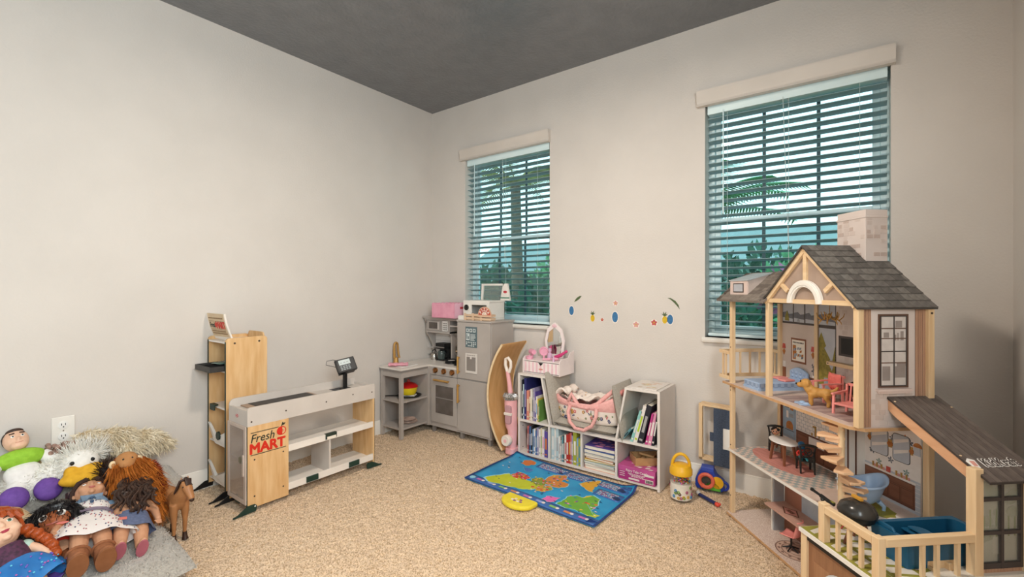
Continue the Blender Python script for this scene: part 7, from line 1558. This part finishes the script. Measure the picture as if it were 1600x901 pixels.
for s in (-1, 1): MB().ell((s * .046, -.0, .178), (.02, .021, .022), 12).build('puff_sleeve', mat('mint', 'b5cfc4', 'a8c4b8', 40, .6), C_, smooth=True)
# plush doll with big black hair and red top
D_ = soft('black_haired_plush_doll', 'soft plush doll with big black hair, large eye and red top', 'doll', None, lying((.70, -2.53, .125), (.43, -2.50, .315), (.5, -.3, .85), .95))
b = MB(); b.ell((0, 0, .12), (.036, .026, .045), 14)
for s in (-1, 1): b.tube([(s * .02, 0, .09), (s * .028, -.004, .045), (s * .03, -.01, .012)], [.018, .015, .014], 10); b.ell((s * .031, -.018, .006), (.02, .026, .014), 12); b.tube([(s * .034, 0, .145), (s * .056, -.008, .11), (s * .06, -.016, .08)], [.013, .012, .012], 10); b.ell((s * .061, -.018, .072), (.013, .012, .015), 10)
skin('body', b, 'skin_brown', D_, .0034, 3)
hd = MB(); hd.ell((0, -.004, .215), (.06, .05, .055), 18).ell((0, -.05, .2), (.01, .01, .009), 8); hd = skin('head', hd, 'skin_brown', D_, .0036, 3)
for s in (-1, 1): MB().ell((s * .026, -.046, .222), (.016, .009, .0135), 14).build('eye', 'eye_white', hd, smooth=True); MB().ell((s * .025, -.052, .221), (.011, .006, .0115), 12).build('iris', mat('iris_dark', '2c211c', None, 20, .2), hd, smooth=True); MB().ell((s * .022, -.0575, .227), (.0035, .002, .0035), 8).build('eye_glint', 'white', hd, smooth=True); MB().tube([(s * .01, -.05, .245), (s * .028, -.046, .252), (s * .044, -.036, .244)], .003, 6).build('eyebrow', 'hair_black', hd)
MB().tube([(-.018, -.05, .185), (0, -.053, .18), (.018, -.05, .185)], .0025, 6).build('mouth', 'lip', hd)
hb = MB(); hb.ell((0, .012, .24), (.082, .06, .062), 18).ell((-.062, .0, .2), (.042, .045, .085), 16).ell((.054, .01, .215), (.036, .038, .062), 16).ell((-.05, .01, .12), (.045, .035, .08), 14).ell((0, -.03, .268), (.06, .032, .026), 14)
hr = skin('hair', hb, 'hair_black', D_, .0045, 4); fur(hr.data, 1800, .03, .003, 'hair_black', 'hair_strands', D_, (0, 0, -1.2), .4, seed=5)
gown([(.16, .036, 0), (.13, .042, .2), (.105, .044, .2)], sy=.78).build('red_top', mat('red_top', 'c83a2a', 'b83022', 60, .6), D_, smooth='all'); gown([(.108, .042, .1), (.08, .06, .7), (.045, .072, 1)], sy=.7).build('leaf_skirt', mat('leaf_skirt', 'b98f72', 'a67c60', 90, .8), D_, smooth='all')
# white and lime plush doll with purple boots (plain stand-in, no character)
E_ = soft('white_plush_doll', 'white and lime green plush doll with purple feet leaning on the wall', 'doll', None, lying((.215, -2.545, .255), (.03, -2.575, .535), (.85, .08, .5)))
mat('plush_white', 'eeeae6', 'e5e1dd', 60, .8); mat('plush_lime', '9acb3c', '8dbe32', 60, .75); mat('plush_purple', '6f4a9f', '644192', 60, .7); mat('plush_dark', '2c2e33', '25272b', 60, .7)
b = MB(); b.ell((0, 0, .125), (.062, .042, .05), 16); b.ell((0, 0, .085), (.056, .04, .04), 16)
for s in (-1, 1): b.tube([(s * .03, -.006, .07), (s * .04, -.02, .03), (s * .042, -.035, .01)], [.034, .03, .026], 12); b.tube([(s * .07, 0, .19), (s * .105, -.01, .14), (s * .11, -.02, .1)], [.028, .025, .022], 12)
skin('body', b, 'plush_white', E_, .0045, 4)
b = MB(); b.ell((0, -.004, .19), (.085, .05, .042), 18); b.box(-.05, -.03, .165, .05, .03, .2); skin('chest', b, 'plush_lime', E_, .0045, 4)
for s in (-1, 1): MB().ell((s * .052, -.045, .012), (.047, .032, .05), 18).build('foot', 'plush_purple', E_, smooth=True)
b = MB(); b.ell((0, -.006, .275), (.042, .04, .05), 16); b.ell((0, -.046, .268), (.008, .009, .009), 8); b.ell((0, -.03, .245), (.028, .022, .022), 12); h = skin('head', b, 'skin_fair', E_, .0034, 3)
for s in (-1, 1): MB().ell((s * .015, -.041, .283), (.007, .004, .006), 10).build('eye', 'eye_white', h, smooth=True); MB().ell((s * .015, -.0455, .283), (.003, .002, .0035), 8).build('pupil', 'black', h, smooth=True); MB().tube([(s * .008, -.044, .297), (s * .024, -.038, .297)], .0025, 6).build('eyebrow', 'hair_brown', h)
MB().tube([(-.012, -.046, .252), (0, -.049, .25), (.012, -.046, .252)], .002, 6).build('mouth', 'lip', h); skin('hair', MB().ell((0, .008, .285), (.043, .04, .047), 14).ell((0, -.012, .315), (.03, .026, .014), 12), 'hair_curly', E_, .004, 3)
# goose
def WT(name, label, cat, loc): t = soft(name, label, cat, loc); return t
G_ = WT('plush_goose', 'white plush goose with a wide yellow bill and fluffy crest', 'plush toy', (.2, -2.40, .2)); mat('goose_white', 'efece6', 'e4e1da', 50, .9, bump=.2); mat('fur_white', 'f4f1ea', 'e6e2d9', 30, .9); mat('bill', 'e0aa2c', 'd59f22', 50, .8)
b = at(G_); b.ell((.215, -2.385, .365), (.062, .068, .062), 18); b.ell((.16, -2.45, .33), (.07, .09, .06), 16); b.ell((.13, -2.53, .3), (.09, .09, .07), 16); gb = skin('body', b, 'goose_white', G_, .006, 4)
b = at(G_); b.ell((.285, -2.385, .318), (.05, .085, .032), 18); b.ell((.268, -2.36, .335), (.042, .06, .036), 16); b.ell((.262, -2.42, .345), (.03, .03, .03), 12); skin('bill', b, 'bill', G_, .0055, 5)
for y in (-2.352, -2.42): at(G_).ell((.262, y, .384), (.009, .009, .009), 12).build('eye', 'black', G_, smooth=True)
crest = at(G_); crest.ell((.175, -2.365, .395), (.05, .07, .035), 14); me = crest.mesh('crest', 'goose_white'); fur(me, 1300, .042, .0035, 'fur_white', 'crest_fur', G_, (-.1, .1, .4), .7, seed=6); put('crest', me, G_)
fur(gb.data, 2600, .016, .004, 'fur_white', 'body_fur', G_, (0, 0, -.2), .7, seed=7, zone=lambda p: float(p[1] < -.02))
# cream dog
Dg = WT('plush_dog', 'shaggy cream plush dog lying on top along the wall', 'plush toy', (.12, -2.27, .3)); mat('cream_fur', 'f3e8d2', 'dfcfb0', 25, .95); mat('cream_skin', 'cdb998', 'bfa985', 40, .95)
b = at(Dg); b.ell((.105, -2.335, .43), (.055, .06, .05), 16); b.ell((.13, -2.375, .42), (.03, .035, .028), 12); b.ell((.1, -2.24, .405), (.075, .1, .06), 16); b.ell((.11, -2.13, .375), (.07, .09, .055), 16); b.ell((.17, -2.2, .36), (.05, .05, .05), 14); b.tube([(.12, -2.07, .37), (.15, -2.02, .34)], [.03, .02], 10)
bd = skin('body', b, 'cream_skin', Dg, .007, 4); fur(bd.data, 7000, .026, .005, 'cream_fur', 'shaggy_fur', Dg, (.7, .2, -1.0), .7, curl=.5, seed=8)
at(Dg).ell((.13, -2.408, .42), (.011, .009, .009), 12).build('nose', 'black', Dg, smooth=True); at(Dg).ell((.155, -2.37, .45), .007, 10).build('eye', 'black', Dg, smooth=True)
# orange monkey with long fur
def at2(o):
    b = MB(); b.T = Mx.Translation(-V(o.location)) @ Mx.Translation((-.035, -.04, .0)) @ Mx.Translation((.39, -2.21, .2)) @ Mx.Scale(.9, 4) @ Mx.Translation((-.39, 2.21, -.2)); return b
Mk = WT('plush_orangutan', 'plush ape with long orange-brown fur and pale ears', 'plush toy', (.37, -2.2, .15)); mat('ape_skin', '9a4f1c', '7f3d12', 30, .9); mat('ape_fur', 'cf7a2a', 'a05516', 18, .75); mat('ape_red', '8e3413', '6f260c', 25, .85); mat('ape_face', 'b98453', 'ab7747', 30, .8); mat('ape_pale', 'ead2ac', 'e0c69d', 30, .8)
b = at2(Mk); b.ell((.39, -2.215, .37), (.055, .06, .055), 16); b.ell((.4, -2.2, .28), (.08, .085, .085), 18); b.ell((.46, -2.2, .22), (.075, .08, .075), 16); b.tube([(.36, -2.16, .37), (.4, -2.135, .3), (.46, -2.13, .22), (.52, -2.14, .15)], [.035, .045, .05, .04], 14)
mb_ = skin('body', b, 'ape_skin', Mk, .007, 4); fur(mb_.data, 7000, .042, .0045, 'ape_fur', 'long_fur', Mk, (1.3, .1, -1.6), .5, curl=.25, seed=9); fur(mb_.data, 1500, .02, .005, 'ape_red', 'short_fur', Mk, (0, .3, 0), .8, seed=10, zone=lambda p: float(p[1] > .04))
b = at2(Mk); b.ell((.425, -2.22, .405), (.038, .046, .036), 16); b.ell((.45, -2.225, .392), (.028, .034, .026), 14); skin('face', b, 'ape_face', Mk, .005, 4)
for y in (-2.272, -2.168): at2(Mk).ell((.415, y, .388), (.012, .016, .02), 12).build('ear', 'ape_pale', Mk, smooth=True); at2(Mk).ell((.423, y, .388), (.006, .009, .011), 10).build('ear_inner', 'ape_face', Mk, smooth=True)
for y in (-2.24, -2.205): at2(Mk).ell((.456, y, .415), .005, 8).build('eye', 'black', Mk, smooth=True)
# odds and ends
Br = WT('plush_bear', 'olive brown plush bear half hidden behind the goose', 'plush toy', (.1, -2.5, .2)); mat('olive_fur', '8a7148', '715b38', 40, .9)
b = at(Br); b.ell((.075, -2.475, .365), (.06, .075, .05), 14); b.ell((.06, -2.41, .40), (.035, .03, .03), 12); b.ell((.06, -2.53, .4), (.03, .03, .03), 12); b.ell((.1, -2.5, .29), (.08, .1, .06), 14); q = skin('body', b, 'olive_fur', Br, .007, 4); fur(q.data, 1600, .014, .004, 'olive_fur', 'short_fur', Br, (0, 0, 0), .8, seed=11)
Kn = WT('knitted_plush', 'curly mauve knitted soft toy tucked behind the goose', 'plush toy', (.06, -2.42, .3)); mat('mauve_knit', 'ab8c7e', '8d6e62', 60, .9); b = at(Kn)
for k in range(60): b.ell((.105 + random.uniform(-.03, .035), -2.425 + random.uniform(-.05, .04), .415 + random.uniform(-.03, .03)), random.uniform(.008, .013), 8, k=5)
b.build('curls', 'mauve_knit', Kn, smooth=True)
Gf = WT('plush_giraffe', 'tan and brown patched plush animal at the left below the purple feet', 'plush toy', (.3, -2.62, .1)); mat('giraffe', 'a8713c', 'dcc19a', 16, .9, lo=.48, hi=.52)
b = at(Gf); b.ell((.33, -2.65, .215), (.09, .1, .075), 16); b.ell((.36, -2.56, .19), (.05, .07, .045), 14); b.tube([(.3, -2.7, .22), (.22, -2.76, .3)], [.04, .03], 12); skin('body', b, 'giraffe', Gf, .007, 4)
Lx = WT('dark_plush', 'dark shaggy soft toy in the gap between goose and ape', 'plush toy', (.3, -2.3, .2)); b = at(Lx); b.ell((.305, -2.3, .31), (.06, .05, .05), 14); q = skin('body', b, 'hair_black', Lx, .007, 3); fur(q.data, 900, .035, .004, 'hair_curly', 'shaggy_fur', Lx, (.2, 0, .2), .8, seed=12)
Pp = WT('purple_cloth', 'shiny purple scrap of doll clothing between the dolls', 'doll clothes', (.7, -2.56, .12)); g = [[(.65 + .1 * i / 8, -2.60 + .08 * j / 8, .125 + .012 * sin(i * 1.4) * cos(j * 1.1)) for j in range(9)] for i in range(9)]
at(Pp).sheet(g, .003).build('cloth', mat('satin_purple', '7a5fb0', '5f4696', 20, .3), Pp, smooth='all')
# ---- toy horse on the carpet
Hs = thing('toy_horse', 'light brown toy horse with black mane standing on the carpet', 'toy horse', (.50, -2.112, .0), R(4)); mat('horse_tan', 'b07a4e', 'a06c42', 12, .4); mat('horse_dark', '3a241a', '321e15', 20, .5)
b = MB(); b.ell((-.045, 0, .185), (.05, .036, .042), 18); b.ell((.035, 0, .183), (.048, .036, .045), 18); b.tube([(-.06, 0, .187), (0, 0, .18), (.05, 0, .185)], [.038, .034, .037], 16)
b.tube([(.05, 0, .195), (.08, .004, .225), (.098, .008, .262)], [.034, .026, .02], 14); b.tube([(.09, .008, .27), (.118, .01, .25), (.142, .012, .222), (.15, .012, .21)], [.022, .0195, .0135, .0115], 12)
for s in (-1, 1):
    b.tube([(.055, s * .021, .175), (.056, s * .023, .135), (.058, s * .022, .092), (.055, s * .022, .05), (.054, s * .022, .022), (.06, s * .022, .004)], [.02, .0165, .011, .0085, .008, .0115], 10)
    b.tube([(-.065, s * .02, .18), (-.055, s * .024, .14), (-.082, s * .023, .098), (-.077, s * .022, .055), (-.075, s * .022, .022), (-.069, s * .022, .004)], [.026, .02, .0115, .009, .008, .0115], 10); b.tube([(.09, s * .012 + .008, .282), (.088, s * .014 + .008, .302)], [.006, .002], 8)
skin('body', b, 'horse_tan', Hs, .0034, 3)
for s in (-1, 1):
    for x in (.0595, -.0695): MB().tube([(x - .005, s * .022, .034), (x - .003, s * .022, .016), (x, s * .022, .0)], [.0088, .0096, .0135], 12).build('hoof', 'horse_dark', Hs, smooth=True)
    MB().ell((.113, .01 + s * .0175, .262), (.0045, .003, .0045), 8).build('eye', 'black', Hs, smooth=True)
MB().ell((.151, .012, .209), (.009, .0105, .0095), 10).build('muzzle', 'horse_dark', Hs, smooth=True)
mb = MB()
for k in range(30):
    q = k / 29; x, z = .1 - .055 * q, .292 - .07 * q; s = 1 if k % 3 else -1; mb.tube([(x, .008, z), (x - .006, .008 + s * .022, z - .006), (x - .012, .006 + s * .03, z - .035 - .012 * random.random())], [.006, .005, .0015], 6)
for k in range(6): mb.tube([(.095, .008, .296), (.11, .004 + .003 * k, .286), (.124, .002 + .004 * k, .268)], [.006, .005, .002], 6)
mb.build('mane', 'horse_dark', Hs, smooth=True)
MB().tube([(-.088, 0, .205), (-.112, 0, .2), (-.128, 0, .16), (-.13, 0, .115)], [.007, .012, .013, .004], 10).build('tail', 'horse_dark', Hs, smooth=True)
# ---------------------------------------------------------------- the garden outside the windows
mat('lawn', '6f9a5a', '557d45', 6, .9); tag(MB().box(-12, .4, -.45, 16, 30, -.4).build('ground', 'lawn'), kind='structure')
tag(MB().box(-6, .16, -.41, 9, 1.45, -.39).build('bounce_slab', mat('slab_pale', 'dcdcd4', 'cfcfc6', 5, .8)), kind='structure')  # unseen pale slab added to bounce daylight up to the ceiling
mat('frond', '4f9a58', '3a7d48', 12, .6); mat('frond_gold', 'b5a763', '8d9455', 12, .6); mat('leaf_dark', '2f6b52', '245a44', 14, .6); mat('leaf_mid', '6fae78', '4d8f5c', 14, .6); mat('trunk', '6b5d4c', '54493b', 20, .9, bump=.4); mat('bract', 'c56f9a', 'b45f8b', 20, .6)
def palm(label, loc, h, n, L, droop, m, seed, spread=1):
    rg = random.Random(seed); t = thing('palm_tree', label, 'palm tree', loc, 0, 'palms outside the windows')
    MB().tube([(0, 0, 0), (.04, 0, h * .5), (0, 0, h)], [.11, .085, .07], 12).build('trunk', 'trunk', t, smooth=True)
    for k in range(n):
        a = 2 * PI * k / n + rg.uniform(-.2, .2); el_ = rg.uniform(.05, 1.1); l = L * rg.uniform(.8, 1.1); c, s = cos(a), sin(a); pts = []
        for i in range(11): q = i / 10; r = l * q * cos(el_ * (1 - .3 * q)) * spread; pts.append(V((r * c, r * s, h + l * q * sin(el_) - droop * l * q * q)))
        b = MB(); b.tube(pts, [.012 - .009 * i / 10 for i in range(11)], 5)
        side = V((-s, c, 0))
        for i in range(1, 34):
            q = i / 34; p = pts[int(q * 10)].lerp(pts[min(10, int(q * 10) + 1)], q * 10 - int(q * 10)); ln = l * .34 * (1 - q * .55) * min(1, q * 4)
            d = V((c, s, 0)) * .5
            for g_ in (-1, 1):
                tip = p + (side * g_ + d) * ln + V((0, 0, -.25 * ln)); w_ = V((c, s, .1)) * .016; b.add([p - w_, p + w_, tip], [(0, 1, 2)])
        b.build('frond', m, t)
    return t
palm('tall golden-green palm seen through the narrower window', (-.75, 2.3, -.4), 3.0, 16, 1.1, .6, 'frond_gold', 3)
palm('broad green palm seen through the left of the wider window', (1.75, 2.0, -.4), 2.25, 14, 1.1, .5, 'frond', 5)
palm('young spiky palm low outside the narrower window', (-.55, 1.6, -.4), .75, 12, .8, .35, 'leaf_dark', 8)
def shrub(label, loc, r, n, ms, seed, flowers=0):
    rg = np.random.default_rng(seed); t = thing('shrub', label, 'shrub', loc, 0, 'shrubs outside the windows')
    MB().tube([(0, 0, 0), (.03, 0, r[2] * .6), (0, 0, r[2])], [.05, .04, .02], 8).build('stem', 'trunk', t)
    b = MB()
    for i in range(n):
        d = rg.normal(size=3); d /= np.linalg.norm(d); q = rg.random() ** .4; p = V((d[0] * r[0] * q, d[1] * r[1] * q, r[2] + d[2] * r[2] * q * .95)); l = rg.uniform(.1, .2)
        u = V(tuple(d)) + V(tuple(rg.normal(0, .6, 3))); u = u.normalized() * l; w = u.orthogonal().normalized() * l * .22; b.m = 1 if (flowers and rg.random() < flowers) else 0
        b.add([p, p + u * .5 + w, p + u, p + u * .5 - w], [(0, 1, 2, 3)])
    o = b.build('foliage', ms, t); o['kind'] = 'stuff'; return t
shrub('dark green hedge shrub outside the narrower window at its right', (-.08, 2.0, -.4), (.42, .5, .85), 1900, ['leaf_dark'], 1)
shrub('bright green shrub low outside the narrower window', (-.95, 1.9, -.4), (.5, .4, .62), 1700, ['leaf_mid'], 2)
shrub('pink-flowering shrub outside the wider window', (2.85, 2.1, -.4), (.8, .5, .95), 2400, ['leaf_mid', 'bract'], 3, .22)
shrub('dark shrub below the palm outside the wider window', (2.0, 1.7, -.4), (.6, .4, .75), 1700, ['leaf_dark'], 4)
shrub('leafy shrub outside the right side of the wider window', (3.9, 2.2, -.4), (.8, .5, .9), 1500, ['leaf_mid', 'bract'], 5, .12)
shrub('tall dark hedge shrub behind the golden palm', (-1.7, 3.1, -.4), (.8, .5, 1.0), 2200, ['leaf_dark'], 6)
shrub('tall mixed shrub farther back behind the hedge and golden palm', (-.6, 3.4, -.4), (.7, .5, 1.05), 2200, ['leaf_mid'], 7)
shrub('tall dark shrub farther back between palm and pink flowers', (2.1, 3.3, -.4), (.8, .5, 1.05), 2200, ['leaf_dark'], 8)
shrub('tall shrub with few pink flowers farthest back outside the wider window', (3.3, 3.5, -.4), (.8, .5, 1.1), 2200, ['leaf_mid', 'bract'], 9, .1)
mat('neighbour_wall', 'b9cdc8', 'aec3be', 3, .8)
t = thing('neighbour_house', 'pale neighbouring house wall far beyond the garden shrubs', 'house', (1.5, 9, -.4)); MB().box(-9, 0, 0, 9, 3, 2.1).build('wall', 'neighbour_wall', t); MB().pyz([(-.3, 2.1), (3.3, 2.1), (1.5, 3.1)], -9.3, 9.3).build('roof', mat('nroof', '8b9a98', None, 4, .8), t)
for x in (-5, -2.2, .6, 3.4): MB().box(x, -.02, .8, x + 1, .01, 1.7).build('window', 'muntin', t)
